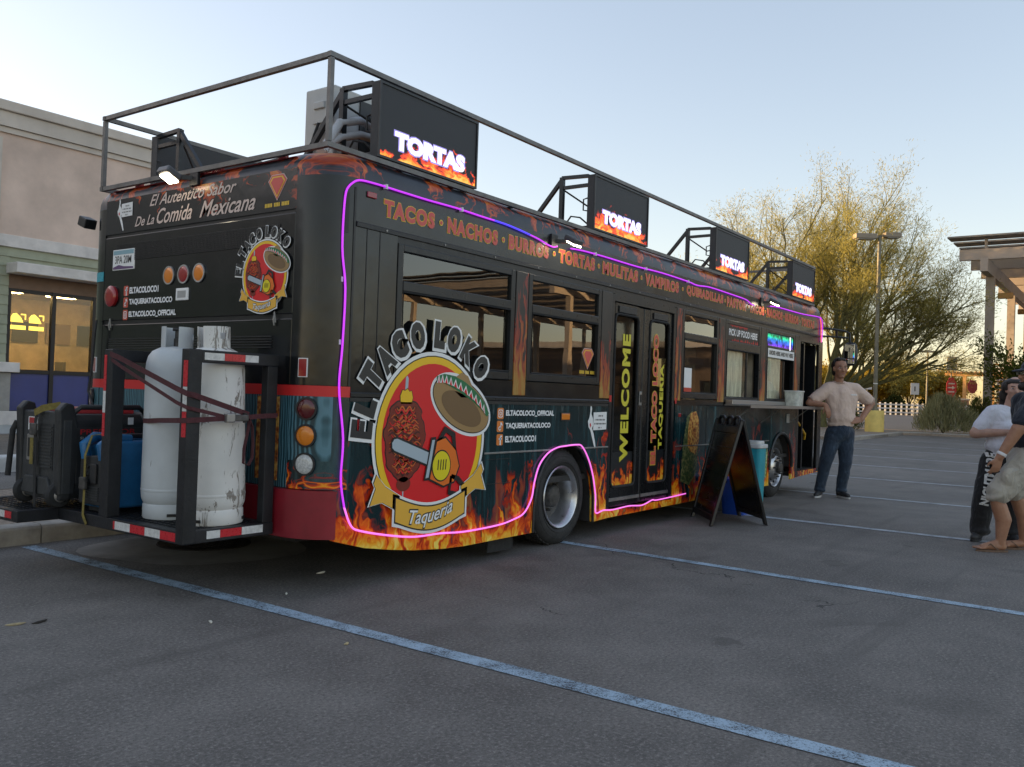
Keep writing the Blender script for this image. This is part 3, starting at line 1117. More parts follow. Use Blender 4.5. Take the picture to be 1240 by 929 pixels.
# bumper: maroon, wraps the corners
plan = [corner(a, 0.035) for a in (20, 30, 40, 50, 60, 70, 80, 90)]
plan_in = [corner(a, -0.02) for a in (90, 80, 70, 60, 50, 40, 30, 20)]
poly = plan + [(-0.035, WB - CRY)] + [(x, WB - y) for x, y in plan[::-1]][1:] + [(x, WB - y) for x, y in plan_in[::-1]] + plan_in
part(MB().prism(poly, 0.352, 0.655, 'XY'), 'bumper', 'maroon_bumper', smooth=35)

# roof: lofted rounded outline
def outline(inset, z, n=8):
    pts = []
    rx, ry = CRX, CRY
    for i in range(n + 1):                       # right rear, from side to rear
        a = R(90 * i / n)
        pts.append((inset + (rx) * (1 - math.sin(a)), inset + ry * (1 - math.cos(a)), z))
    for i in range(n + 1):
        a = R(90 - 90 * i / n)
        pts.append((inset + rx * (1 - math.sin(a)), WB - inset - ry * (1 - math.cos(a)), z))
    for i in range(n + 1):
        a = R(90 * i / n)
        pts.append((LB - inset - rx * (1 - math.sin(a)), WB - inset - ry * (1 - math.cos(a)), z))
    for i in range(n + 1):
        a = R(90 - 90 * i / n)
        pts.append((LB - inset - rx * (1 - math.sin(a)), inset + ry * (1 - math.cos(a)), z))
    return pts


mb = MB()
lv = [(2.66, 0.0), (2.72, 0.004), (2.76, 0.014), (2.795, 0.036), (2.82, 0.07), (2.838, 0.12), (2.85, 0.20), (2.87, 0.45), (2.885, 0.9)]
mb.loft([outline(i, z) for z, i in lv], cap0=False)
roof = part(mb, 'roof', 'wrap_roof', smooth=35)
# red marker band and lamps along the rear edge
for y in (0.46, 1.14, 1.24, 1.34, 2.14):
    part(MB().box(0.018, 0.05, y, y + 0.075, 2.80, 2.828), 'marker_lamp', 'red_lens', roof, bevel=0.005)
part(MB().box(0.02, 0.05, 0.36, WB - 0.36, 2.795, 2.80), 'roof_trim', 'maroon_bumper', roof)

# side: letter board, drip rail
lbd = part(MB().box(CRX, 10.05, 0, 0.04, 2.385, 2.66), 'letter_board', 'wrap_letter_board')
part(MB().box(10.05, LB - 0.12, 0.0, 0.04, 2.30, 2.66), 'front_cap', 'wrap_black')
mb = MB().prism([(-0.012, 2.352), (0.04, 2.352), (0.04, 2.385), (0.0, 2.385), (-0.012, 2.378)], CRX, 10.05, 'YZ')
part(mb, 'drip_rail', 'black_plastic')
mb = MB()
for k in range(16):
    x = 0.5 + k * 0.6
    mb.lathe([(0.008, -0.016), (0.008, -0.011)], 8, (x, 0, 2.366), 'Y')
tag(part(mb, 'rivets', 'galvanised'), kind='stuff')
# header above the windows
part(MB().box(0.62, 9.10, 0.002, 0.05, 2.305, 2.352), 'window_header', 'black_frame')
part(MB().box(9.10, 10.05, 0.002, 0.05, 2.235, 2.352), 'door_header', 'black_frame')
# rear quarter panel next to the first window
part(MB().box(CRX, 0.62, 0.0, 0.04, 1.28, 2.352), 'quarter_panel', 'wrap_black')
for x in (0.33, 0.45):
    part(MB().box(x, x + 0.006, -0.003, 0.0, 1.42, 2.35), 'panel_seam', 'black_paint')
# pillars between windows
for a, b in ((2.01, 2.18), (3.39, 3.57), (4.99, 5.13), (6.155, 6.335), (7.54, 7.72), (8.92, 9.07)):
    part(MB().box(a, b, -0.006, 0.05, 1.30 if a < 9 else 0.9, 2.305), 'pillar', 'wrap_pillar', bevel=0.006)
# belt strip under the windows
part(MB().box(CRX, 3.56, 0.003, 0.05, 1.28, 1.415), 'belt_panel', 'wrap_black')
part(MB().box(5.02, 9.07, 0.003, 0.05, 1.25, 1.32), 'belt_panel', 'wrap_black')
mb = MB().prism([(-0.008, 1.255), (0.02, 1.25), (0.02, 1.285), (-0.002, 1.285), (-0.008, 1.278)], CRX, 3.56, 'YZ')
part(mb, 'belt_rail', 'black_frame')
part(MB().box(CRX, 3.56, -0.004, 0.02, 1.225, 1.25), 'belt_rail', 'black_plastic')


def arc(cx, cz, r, a0, a1, n):
    return [(cx + r * math.cos(R(a0 + (a1 - a0) * i / n)), cz + r * math.sin(R(a0 + (a1 - a0) * i / n))) for i in range(n + 1)]


# lower side panels with wheel arches
arch = [(2.36, 0.16), (2.36, 0.36), (2.41, 0.60), (2.50, 0.73), (2.62, 0.83), (2.74, 0.875), (2.96, 0.875), (3.08, 0.83), (3.20, 0.72), (3.285, 0.58), (3.33, 0.40), (3.34, 0.155)]
low = [(CRX - 0.10, 0.34), (0.41, 0.265), (0.65, 0.225), (0.89, 0.192), (1.20, 0.165), (1.45, 0.155), (2.0, 0.158)]
poly = low + arch + [(3.60, 0.165), (3.60, 1.225), (CRX, 1.225), (CRX, 0.66), (CRX - 0.10, 0.66)]
skirt = part(MB().prism(poly, 0.0, 0.03), 'skirt_panel', 'wrap_skirt')
fa = arc(8.44, 0.44, 0.46, 184, -4, 18)
poly = [(5.02, 0.175)] + [(7.98, 0.20)] + fa + [(8.90, 0.23), (9.17, 0.25), (9.17, 0.33), (9.07, 0.33), (9.07, 1.25), (5.02, 1.25)]
skirt2 = part(MB().prism(poly, 0.0, 0.03), 'skirt_panel', 'wrap_skirt')
part(MB().prism([(3.60, 0.165), (5.02, 0.175), (5.02, 0.24), (3.60, 0.235)], 0.004, 0.05), 'door_sill', 'wrap_skirt')
# panel seams, rub rail and access flap
mb = MB()
for x in (1.66, 2.33):
    mb.box(x, x + 0.005, -0.002, 0.0, 0.20, 1.22)
mb.box(1.70, 2.02, -0.002, 0.0, 0.79, 0.795)
mb.box(1.70, 2.02, -0.002, 0.0, 0.60, 0.604)
part(mb, 'panel_seam', 'ink_black', skirt)
for a, b in ((1.66, 2.62), (3.07, 3.58)):
    part(MB().box(a, b, -0.008, 0.0, 0.835, 0.85), 'rub_rail', 'galvanised', skirt, bevel=0.003)
part(MB().box(5.05, 7.95, -0.006, 0.0, 0.80, 0.812), 'rub_rail', 'galvanised', skirt2, bevel=0.003)
mb = MB()
for x in (5.85, 7.05):
    mb.box(x, x + 0.005, -0.002, 0.0, 0.20, 1.24)
part(mb, 'panel_seam', 'ink_black', skirt2)
# inner wheel housings, floor, left side, front
part(MB().box(2.36, 3.34, 0.45, 0.5, 0.15, 1.2), 'wheel_housing', 'interior_dark')
mb = MB()
for i in range(len(arch) - 1):
    (x0, z0), (x1, z1) = arch[i], arch[i + 1]
    mb.add([(x0, 0.031, z0), (x1, 0.031, z1), (x1, 0.5, z1), (x0, 0.5, z0)], [(0, 1, 2, 3)])
part(mb, 'wheel_housing_liner', 'interior_dark')
mb = MB()
for i in range(len(fa) - 1):
    (x0, z0), (x1, z1) = fa[i], fa[i + 1]
    mb.add([(x0, 0.031, z0), (x1, 0.031, z1), (x1, 0.5, z1), (x0, 0.5, z0)], [(0, 1, 2, 3)])
part(mb, 'wheel_housing_liner', 'interior_dark')
part(MB().box(7.96, 8.92, 0.5, 0.53, 0.2, 1.2), 'wheel_housing', 'interior_dark')
part(MB().box(0.3, 2.2, 0.06, WB - 0.06, 0.30, 0.42), 'chassis', 'interior_dark')
part(MB().box(3.5, 7.9, 0.06, WB - 0.06, 0.30, 0.38), 'chassis', 'interior_dark')
part(MB().box(0.25, 10.0, 0.5, WB - 0.5, 0.26, 0.40), 'chassis', 'interior_dark')
part(MB().box(8.95, 10.2, 0.04, WB - 0.06, 0.27, 0.34), 'entry_floor', 'rubber')
part(MB().box(CRX, LB - 0.2, WB - 0.04, WB, 0.16, 2.66), 'left_side_panel', 'wrap_black')
# mudflap
part(MB().box(1.88, 2.22, 0.10, 0.12, 0.035, 0.20), 'mudflap', 'rubber')
# rear arch lip
mb = MB()
mb.tube([(x, -0.002, z) for x, z in arch], 0.014, 6)
part(mb, 'arch_lip', 'black_plastic', skirt, smooth=50)
mb = MB()
mb.tube([(x, -0.004, z) for x, z in fa], 0.022, 6)
part(mb, 'arch_lip', 'black_plastic', skirt2, smooth=50)

# interior lining (seen through the glass)
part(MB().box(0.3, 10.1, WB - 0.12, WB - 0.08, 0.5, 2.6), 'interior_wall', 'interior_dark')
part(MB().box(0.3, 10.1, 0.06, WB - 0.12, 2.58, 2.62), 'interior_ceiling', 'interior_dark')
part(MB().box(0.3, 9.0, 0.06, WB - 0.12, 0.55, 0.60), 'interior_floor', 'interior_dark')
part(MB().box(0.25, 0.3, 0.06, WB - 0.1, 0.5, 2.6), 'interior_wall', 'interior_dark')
part(MB().box(6.45, 8.9, 1.7, 2.3, 0.6, 1.5), 'kitchen_counter', 'interior_steel', bevel=0.02)
part(MB().box(6.5, 8.8, 1.75, 2.42, 1.95, 2.45), 'cooker_hood', 'interior_steel', bevel=0.02)
part(MB().box(6.35, 8.95, 0.12, 0.55, 0.6, 1.28), 'kitchen_counter', 'interior_steel', bevel=0.02)
part(MB().box(7.52, 7.58, 0.10, 0.9, 1.3, 2.4), 'kitchen_partition', 'interior_cream')

# ------------------------------------------------------------------ windows
def window(x0, x1, z0=1.42, lower='bus_glass', up='bus_glass', z_mid=(1.985, 2.055)):
    """frame bars with two panes, the upper one a hopper"""
    zt = 2.305
    f = MB()
    fr = part(f.box(x0, x0 + 0.055, -0.004, 0.05, z0, zt), 'window', 'black_frame', bevel=0.006)
    part(MB().box(x1 - 0.055, x1, -0.004, 0.05, z0, zt), 'window_frame', 'black_frame', fr, bevel=0.006)
    part(MB().box(x0 + 0.055, x1 - 0.055, -0.003, 0.05, zt - 0.05, zt), 'window_frame', 'black_frame', fr, bevel=0.006)
    part(MB().box(x0 + 0.055, x1 - 0.055, -0.003, 0.05, z0, z0 + 0.065), 'window_frame', 'black_frame', fr, bevel=0.006)
    part(MB().box(x0 + 0.055, x1 - 0.055, -0.009, 0.045, z_mid[0], z_mid[1]), 'window_bar', 'black_frame', fr, bevel=0.006)
    if up:
        part(MB().box(x0 + 0.055, x1 - 0.055, 0.020, 0.025, z_mid[1], zt - 0.05), 'pane', up, fr)
    if lower:
        part(MB().box(x0 + 0.055, x1 - 0.055, 0.026, 0.031, z0 + 0.065, z_mid[0]), 'pane', lower, fr)
    mb = MB()
    mb.tube([(x0 + 0.06, -0.004, z0 + 0.07), (x1 - 0.06, -0.004, z0 + 0.07), (x1 - 0.06, -0.004, z_mid[0] - 0.005), (x0 + 0.06, -0.004, z_mid[0] - 0.005)], 0.006, 5, closed=True)
    part(mb, 'gasket', 'rubber', fr)
    return fr


w1 = window(0.63, 2.0)
w2 = window(2.19, 3.38)
w3 = window(5.14, 6.145, 1.33)
w4 = window(6.345, 7.53, 1.30, lower=None, up=None, z_mid=(1.95, 2.05))
w5 = window(7.73, 8.91, 1.30, lower=None, up=None, z_mid=(2.055, 2.085))
# pick-up window: printed sign above, sliding glass below
sg = part(MB().box(6.40, 7.475, 0.004, 0.016, 2.055, 2.255), 'serving_sign', 'ink_black', w4)
part(put_text(MB(), 'PICK UP FOOD HERE', (6.46, 0.002, 2.12), UX, ZT, 0.95, 0.085, 0.03), 'sign_lettering', 'white_print', w4)
mb = MB()
for i in range(14):
    x = 6.55 + 0.065 * i + random.uniform(-.02, .02)
    h = random.uniform(0.015, 0.05)
    mb.flat([(x, 2.06), (x + 0.045, 2.06), (x + 0.02, 2.06 + h)], 0.0025)
    x = 6.5 + 0.04 * i
    mb.flat([(x, 2.25), (x + 0.02, 2.25 - h * .8), (x + 0.04, 2.25)], 0.0025)
part(mb, 'sign_flames', 'red_stripe', w4)['kind'] = 'stuff'
part(MB().box(6.40, 7.10, 0.022, 0.027, 1.365, 1.95), 'sliding_pane', 'clear_glass', w4)
part(MB().box(7.09, 7.12, 0.012, 0.036, 1.365, 1.95), 'window_bar', 'black_frame', w4)
part(MB().box(7.785, 8.50, 0.022, 0.027, 1.365, 1.90), 'sliding_pane', 'clear_glass', w5)
part(MB().box(8.49, 8.52, 0.012, 0.036, 1.365, 1.90), 'window_bar', 'black_frame', w5)
part(MB().box(7.79, 8.80, -0.006, 0.016, 2.085, 2.25), 'colour_display', 'led_rainbow', w5)
part(MB().box(8.66, 8.69, -0.010, -0.006, 2.06, 2.25), 'light_bar', 'led_white', w5)
part(MB().box(7.79, 8.855, -0.010, 0.01, 1.93, 2.05), 'serving_sign', 'sticker_white', w5)
part(put_text(MB(), 'ORDER HERE AND PAY HERE', (7.83, -0.012, 1.962), UX, ZT, 0.98, 0.06, 0.03), 'sign_lettering', 'ink_black', w5)
# translucent curtains hanging inside the serving hatch
mat('vinyl_curtain', (0.82, 0.74, 0.56), 0.35, var=0.3, vscale=7, stretch=(8, 1, 0.6))
for x0, x1, wdw in ((6.42, 7.06, w4), (7.80, 8.48, w5)):
    mb = MB()
    n = 26
    vs = []
    for i in range(n + 1):
        x = x0 + (x1 - x0) * i / n
        y = 0.060 + 0.014 * math.sin(i * 1.7) + 0.008 * math.sin(i * 4.1)
        vs += [(x, y, 1.31), (x + 0.004 * math.sin(i), y * 0.95, 1.94)]
    mb.add(vs, [(2 * i, 2 * i + 2, 2 * i + 3, 2 * i + 1) for i in range(n)])
    part(mb, 'curtain', 'vinyl_curtain', wdw, smooth=60)

# fold-down serving counter
ct = part(MB().box(6.37, 9.56, -0.33, 0.0, 1.262, 1.282), 'serving_counter', 'steel_counter', bevel=0.004)
part(MB().box(6.37, 9.56, -0.334, -0.33, 1.245, 1.283), 'counter_edge', 'steel_counter', ct)
for x in (6.55, 7.6, 8.75):
    mb = MB().bar((x, -0.28, 1.258), (x, -0.006, 1.05), 0.012, 0.012)
    part(mb, 'counter_brace', 'galvanised', ct)
part(MB().box(6.38, 8.62, -0.10, -0.008, 1.284, 1.335), 'counter_rail', 'steel_counter', ct, bevel=0.004)
part(MB().box(8.62, 8.74, -0.012, 0.0, 1.04, 1.17), 'junction_box', 'grey_plastic', skirt2, bevel=0.006)

# ------------------------------------------------------------------ centre door: two leaves
part(MB().box(3.575, 3.63, 0.0, 0.06, 0.24, 2.30), 'door_post', 'black_frame')
part(MB().box(4.93, 4.988, 0.0, 0.06, 0.24, 2.30), 'door_post', 'black_frame')
part(MB().box(3.63, 4.93, 0.0, 0.06, 2.235, 2.305), 'door_header', 'black_frame')


def leaf(x0, x1, gx0, gx1):
    root = part(MB().box(x0, gx0, 0.018, 0.055, 0.26, 2.225), 'door_leaf', 'wrap_plain', bevel=0.008)
    part(MB().box(gx1, x1, 0.018, 0.055, 0.26, 2.225), 'door_stile', 'wrap_plain', root, bevel=0.008)
    part(MB().box(gx0, gx1, 0.018, 0.055, 2.12, 2.225), 'door_rail', 'wrap_plain', root)
    part(MB().box(gx0, gx1, 0.018, 0.055, 0.26, 0.45), 'door_rail', 'wrap_plain', root)
    part(MB().box(gx0, gx1, 0.036, 0.041, 0.45, 2.12), 'pane', 'door_glass', root)
    # rounded rubber surround
    pts = []
    r = 0.06
    for cx_, cz_, a0 in ((gx1 - r, 2.12 - r, 0), (gx0 + r, 2.12 - r, 90), (gx0 + r, 0.45 + r, 180), (gx1 - r, 0.45 + r, 270)):
        for i in range(5):
            a = R(a0 + 90 * i / 4)
            pts.append((cx_ + r * math.cos(a), 0.016, cz_ + r * math.sin(a)))
    part(MB().tube(pts, 0.013, 6, closed=True), 'gasket', 'rubber', root, smooth=50)
    part(MB().box(x0 + 0.01, x1 - 0.01, 0.005, 0.02, 0.315, 0.345), 'kick_strip', 'galvanised', root)
    part(MB().box(gx0 + 0.06, gx1 - 0.06, 0.004, 0.018, 2.135, 2.20), 'door_hinge', 'black_plastic', root, bevel=0.005)
    return root


d1 = leaf(3.635, 4.265, 3.68, 4.155)
d2 = leaf(4.285, 4.925, 4.41, 4.855)
part(MB().box(4.265, 4.285, 0.022, 0.05, 0.27, 2.22), 'door_seal', 'rubber')
part(MB().box(4.20, 4.25, 0.004, 0.018, 1.24, 1.38), 'door_handle', 'galvanised', d1, bevel=0.004)
part(MB().box(4.212, 4.238, -0.002, 0.0039, 1.27, 1.35), 'handle_recess', 'ink_black', d1)
# flame strips at the foot of the door glass
for gx0, gx1, dd in ((3.69, 4.145, d1), (4.42, 4.845, d2)):
    mb = MB().box(gx0, gx1, 0.0345, 0.0355, 0.46, 0.78)
    part(mb, 'flame_print', 'wrap_door', dd)
# vertical lettering on the door glass, bottom to top
UZ = ZT
NXv = Vector((-1, 0, 0))
part(put_text(MB(), 'WELCOME', (4.035, 0.033, 0.68), UZ, NXv, 1.26, 0.165, 0.05, spacing=1.15), 'door_lettering', 'lime_yellow_print', d1)
part(put_text(MB(), 'EL TACO LOCO', (4.655, 0.0335, 0.62), UZ, NXv, 1.37, 0.13, 0.085, spacing=1.05), 'door_lettering', 'yellow_print', d2)
part(put_text(MB(), 'EL TACO LOCO', (4.647, 0.032, 0.628), UZ, NXv, 1.354, 0.114, 0.05, spacing=1.05), 'door_lettering', 'red_print', d2)
part(put_text(MB(), 'TAQUERIA', (4.80, 0.033, 0.78), UZ, NXv, 0.90, 0.10, 0.05, spacing=1.1), 'door_lettering', 'lime_yellow_print', d2)

# ------------------------------------------------------------------ front doorway, open
part(MB().box(9.07, 9.165, -0.002, 0.08, 0.25, 2.235), 'door_post', 'black_frame', bevel=0.006)
part(MB().box(10.07, LB - 0.02, 0.0, 0.05, 0.28, 2.30), 'front_pillar', 'wrap_black', bevel=0.01)
part(MB().prism([(9.165, 0.25), (10.16, 0.275), (10.16, 0.335), (9.165, 0.33)], 0.002, 0.05), 'door_sill', 'wrap_skirt')
part(MB().box(9.10, 9.14, 0.06, 1.3, 0.34, 2.5), 'interior_wall', 'interior_dark')
part(MB().box(9.14, 10.2, 1.25, 1.30, 0.34, 1.35), 'driver_barrier', 'interior_dark')
fl = part(MB().box(9.42, 9.46, 0.03, 0.44, 0.36, 2.22), 'door_leaf', 'black_frame')
fl2 = part(MB().box(9.98, 10.02, 0.04, 0.46, 0.36, 2.22), 'door_leaf', 'black_frame')
part(MB().box(9.462, 9.95, 0.40, 0.405, 0.95, 2.15), 'pane', 'bus_glass', fl)
mb = MB().tube([(9.22, 0.06, 1.06), (9.30, 0.05, 1.04), (9.80, 0.10, 0.86), (9.83, 0.12, 0.78)], 0.018, 8)
part(mb, 'grab_rail', 'yellow_rail', smooth=50)
# front: windscreen and cap
part(MB().box(LB - 0.04, LB, 0.2, WB - 0.2, 0.35, 1.15), 'front_panel', 'wrap_black', bevel=0.02)
part(MB().box(LB - 0.035, LB - 0.02, 0.12, WB - 0.12, 1.17, 2.38), 'windscreen', 'bus_glass')
part(MB().box(LB - 0.05, LB, 0.12, WB - 0.12, 2.40, 2.70), 'destination_box', 'black_paint', bevel=0.02)
part(MB().box(LB - 0.10, LB + 0.08, 0.1, WB - 0.1, 0.25, 0.5), 'front_bumper', 'black_plastic', bevel=0.04)

# mirror on a bent tube arm
mb = MB().tube([(10.15, 0.0, 2.50), (10.22, -0.10, 2.50), (10.40, -0.30, 2.47), (10.46, -0.34, 2.44), (10.46, -0.35, 2.30)], 0.016, 8)
mb.tube([(10.15, 0.0, 2.38), (10.22, -0.10, 2.38), (10.44, -0.32, 2.37)], 0.014, 8)
mb.bar((10.30, -0.19, 2.38), (10.30, -0.19, 2.49), 0.02)
mir = part(mb, 'mirror_arm', 'black_plastic', smooth=50)
mb = MB()
prof = []
n = 20
for k, (s_, d_) in enumerate(((0.80, 0.0), (1.0, 0.03), (1.0, 0.07), (0.7, 0.13), (0.25, 0.15))):
    ring = []
    for i in range(n):
        t = 2 * math.pi * i / n
        ex = 0.105 * s_ * (abs(math.cos(t)) ** 0.7) * (1 if math.cos(t) >= 0 else -1)
        ez = 0.185 * s_ * (abs(math.sin(t)) ** 0.7) * (1 if math.sin(t) >= 0 else -1)
        ring.append((10.42 + d_, -0.36 + ex, 2.12 + ez))
    prof.append(ring)
mb.loft(prof)
mh_ = part(mb, 'mirror_housing', 'black_plastic', mir, smooth=50)
mat('mirror_face', (0.9, 0.9, 0.9), 0.03, 1.0)
mb = MB().box(10.412, 10.418, -0.435, -0.285, 2.05, 2.27)
part(mb, 'mirror_glass', 'mirror_face', mir, bevel=0.002)
mb = MB().box(10.412, 10.418, -0.43, -0.29, 1.965, 2.035)
part(mb, 'mirror_glass', 'mirror_face', mir, bevel=0.002)

# ------------------------------------------------------------------ wheels
def wheel(cx, cz, y0, rt, rr, dish, name='wheel'):
    """tyre outer face at y0, outboard is -Y"""
    tw = 0.25
    prof = [(rr + 0.005, y0 + 0.03), (rr + 0.03, y0 + 0.008), (rr + 0.07, y0), (rt - 0.05, y0 + 0.012), (rt - 0.016, y0 + 0.03), (rt, y0 + 0.06), (rt, y0 + tw - 0.05), (rt - 0.03, y0 + tw), (rr, y0 + tw)]
    ty = part(MB().lathe(prof, 48, (cx, 0, cz), 'Y', cap=False), name, 'tyre_rubber', smooth=35)
    # tread blocks
    mb = MB()
    for k in range(44):
        a = 2 * math.pi * k / 44
        for yy in (y0 + 0.075, y0 + 0.135, y0 + 0.19):
            rot = Matrix.Rotation(-a, 3, 'Y')
            mb.obox((cx + (rt + 0.001) * math.cos(a), yy, cz + (rt + 0.001) * math.sin(a)), (0.006, 0.022, 0.020), rot)
    tag(part(mb, 'tread', 'tyre_rubber', ty), kind='stuff')
    mb = MB()
    for r_ in (rr + 0.045, rt - 0.06):
        mb.tube([(cx + r_ * math.cos(2 * math.pi * k / 40), y0 + (0.003 if r_ < rr + .05 else 0.009), cz + r_ * math.sin(2 * math.pi * k / 40)) for k in range(40)], 0.003, 5, closed=True)
    part(mb, 'sidewall_ring', 'tyre_rubber', ty)
    if dish:
        prof = [(rr + 0.010, y0 + 0.012), (rr + 0.004, y0 + 0.004), (rr - 0.012, y0 + 0.012), (rr - 0.03, y0 + 0.05), (rr - 0.045, y0 + 0.13), (rr - 0.055, y0 + 0.17)]
        rim = part(MB().lathe(prof, 48, (cx, 0, cz), 'Y', cap=False), 'rim', 'alloy', ty, smooth=50)
        part(MB().lathe([(rr - 0.054, y0 + 0.165), (rr - 0.09, y0 + 0.175), (0.10, y0 + 0.15), (0.095, y0 + 0.15), (0.0, y0 + 0.15)], 40, (cx, 0, cz), 'Y', cap=False), 'wheel_disc', 'hub_metal', ty, smooth=50)
        part(MB().lathe([(0.10, y0 + 0.16), (0.098, y0 + 0.09), (0.085, y0 + 0.075), (0.0, y0 + 0.07)], 24, (cx, 0, cz), 'Y', cap=False), 'hub', 'hub_metal', ty, smooth=40)
        yb = y0 + 0.14
    else:
        prof = [(rr + 0.010, y0 + 0.012), (rr + 0.004, y0 + 0.002), (rr - 0.012, y0 + 0.012), (rr - 0.025, y0 + 0.05), (rr - 0.05, y0 + 0.055), (0.16, y0 - 0.01), (0.12, y0 - 0.025), (0.075, y0 - 0.03)]
        part(MB().lathe(prof, 48, (cx, 0, cz), 'Y', cap=False), 'rim', 'alloy', ty, smooth=50)
        part(MB().lathe([(0.08, y0 - 0.01), (0.075, y0 - 0.07), (0.06, y0 - 0.085), (0.0, y0 - 0.09)], 24, (cx, 0, cz), 'Y', cap=False), 'hub', 'hub_metal', ty, smooth=40)
        yb = y0 - 0.03
        mb = MB()
        for k in range(10):
            a = 2 * math.pi * (k + 0.5) / 10
            mb.lathe([(0.022, y0 + 0.015), (0.022, y0 + 0.026), (0.0, y0 + 0.0265)], 12, (cx + 0.195 * math.cos(a), 0, cz + 0.195 * math.sin(a)), 'Y', cap=False)
        tag(part(mb, 'hand_hole', 'ink_black', ty), kind='stuff')
    mb = MB()
    for k in range(8):
        a = 2 * math.pi * k / 8
        mb.lathe([(0.014, yb + 0.03), (0.014, yb - 0.012), (0.008, yb - 0.03)], 6, (cx + 0.125 * math.cos(a), 0, cz + 0.125 * math.sin(a)), 'Y')
    tag(part(mb, 'wheel_nut', 'hub_metal', ty), kind='stuff')
    return ty


wheel(2.83, 0.42, 0.02, 0.42, 0.265, True)
part(MB().lathe([(0.27, 0.30), (0.42, 0.32), (0.42, 0.50), (0.27, 0.52)], 40, (2.83, 0, 0.42), 'Y'), 'inner_tyre', 'tyre_rubber', smooth=35)
wheel(8.44, 0.42, 0.07, 0.42, 0.265, False)
for x in (2.83, 8.44):
    part(MB().lathe([(0.27, WB - 0.30), (0.42, WB - 0.27), (0.42, WB - 0.06), (0.27, WB - 0.03)], 40, (x, 0, 0.42), 'Y'), 'wheel', 'tyre_rubber', smooth=35)

# ------------------------------------------------------------------ lettering on the letter board
def outlined(body, x0, x1, z0, z1, yl, parent, fill, line, b1=0.058, b2=0.092, name='lettering', bevel=None):
    v, f, size = text_mesh(body, b1, spacing=1.2)
    sx, sy = (x1 - x0) / size[0], (z1 - z0) / size[1]
    g = (b2 - b1)
    part(put_text(MB(), body, (x0 - g * sx, yl, z0 - g * sy), UX, ZT, (x1 - x0) + 2 * g * sx, (z1 - z0) + 2 * g * sy, b2, spacing=1.2), name + '_outline', line, parent)
    part(put_text(MB(), body, (x0, yl - 0.002, z0), UX, ZT, x1 - x0, z1 - z0, b1, spacing=1.2), name, fill, parent)


for wd, a, b in (('TACOS', 0.465, 1.0), ('NACHOS', 1.12, 1.75), ('BURROS', 1.875, 2.47), ('TORTAS', 2.61, 3.24), ('MULITAS', 3.36, 4.08), ('VAMPIROS', 4.21, 5.02),
                 ('QUESADILLAS', 5.20, 6.25), ('PASTOR', 6.34, 6.99), ('TACOS', 7.08, 7.63), ('NACHOS', 7.71, 8.35), ('BURROS', 8.44, 9.03), ('TORTAS', 9.14, 9.78)):
    outlined(wd, a + 0.012, b - 0.012, 2.46, 2.575, -0.002, lbd, 'red_print', 'yellow_print')
for x in (1.06, 1.812, 2.545, 3.30, 4.145, 5.11, 6.295, 7.035, 7.67, 8.395, 9.085):
    mb = MB().lathe([(0.022, -0.003), (0.0, -0.003)], 14, (x, 0, 2.52), 'Y', cap=False)
    part(mb, 'lettering_dot', 'yellow_print', lbd)
    mb = MB().lathe([(0.014, -0.005), (0.0, -0.005)], 14, (x, 0, 2.52), 'Y', cap=False)
    part(mb, 'lettering_dot', 'red_print', lbd)
part(MB().box(0.315, 0.40, -0.012, 0.0, 2.555, 2.595), 'marker_lamp', 'red_lens', lbd, bevel=0.006)

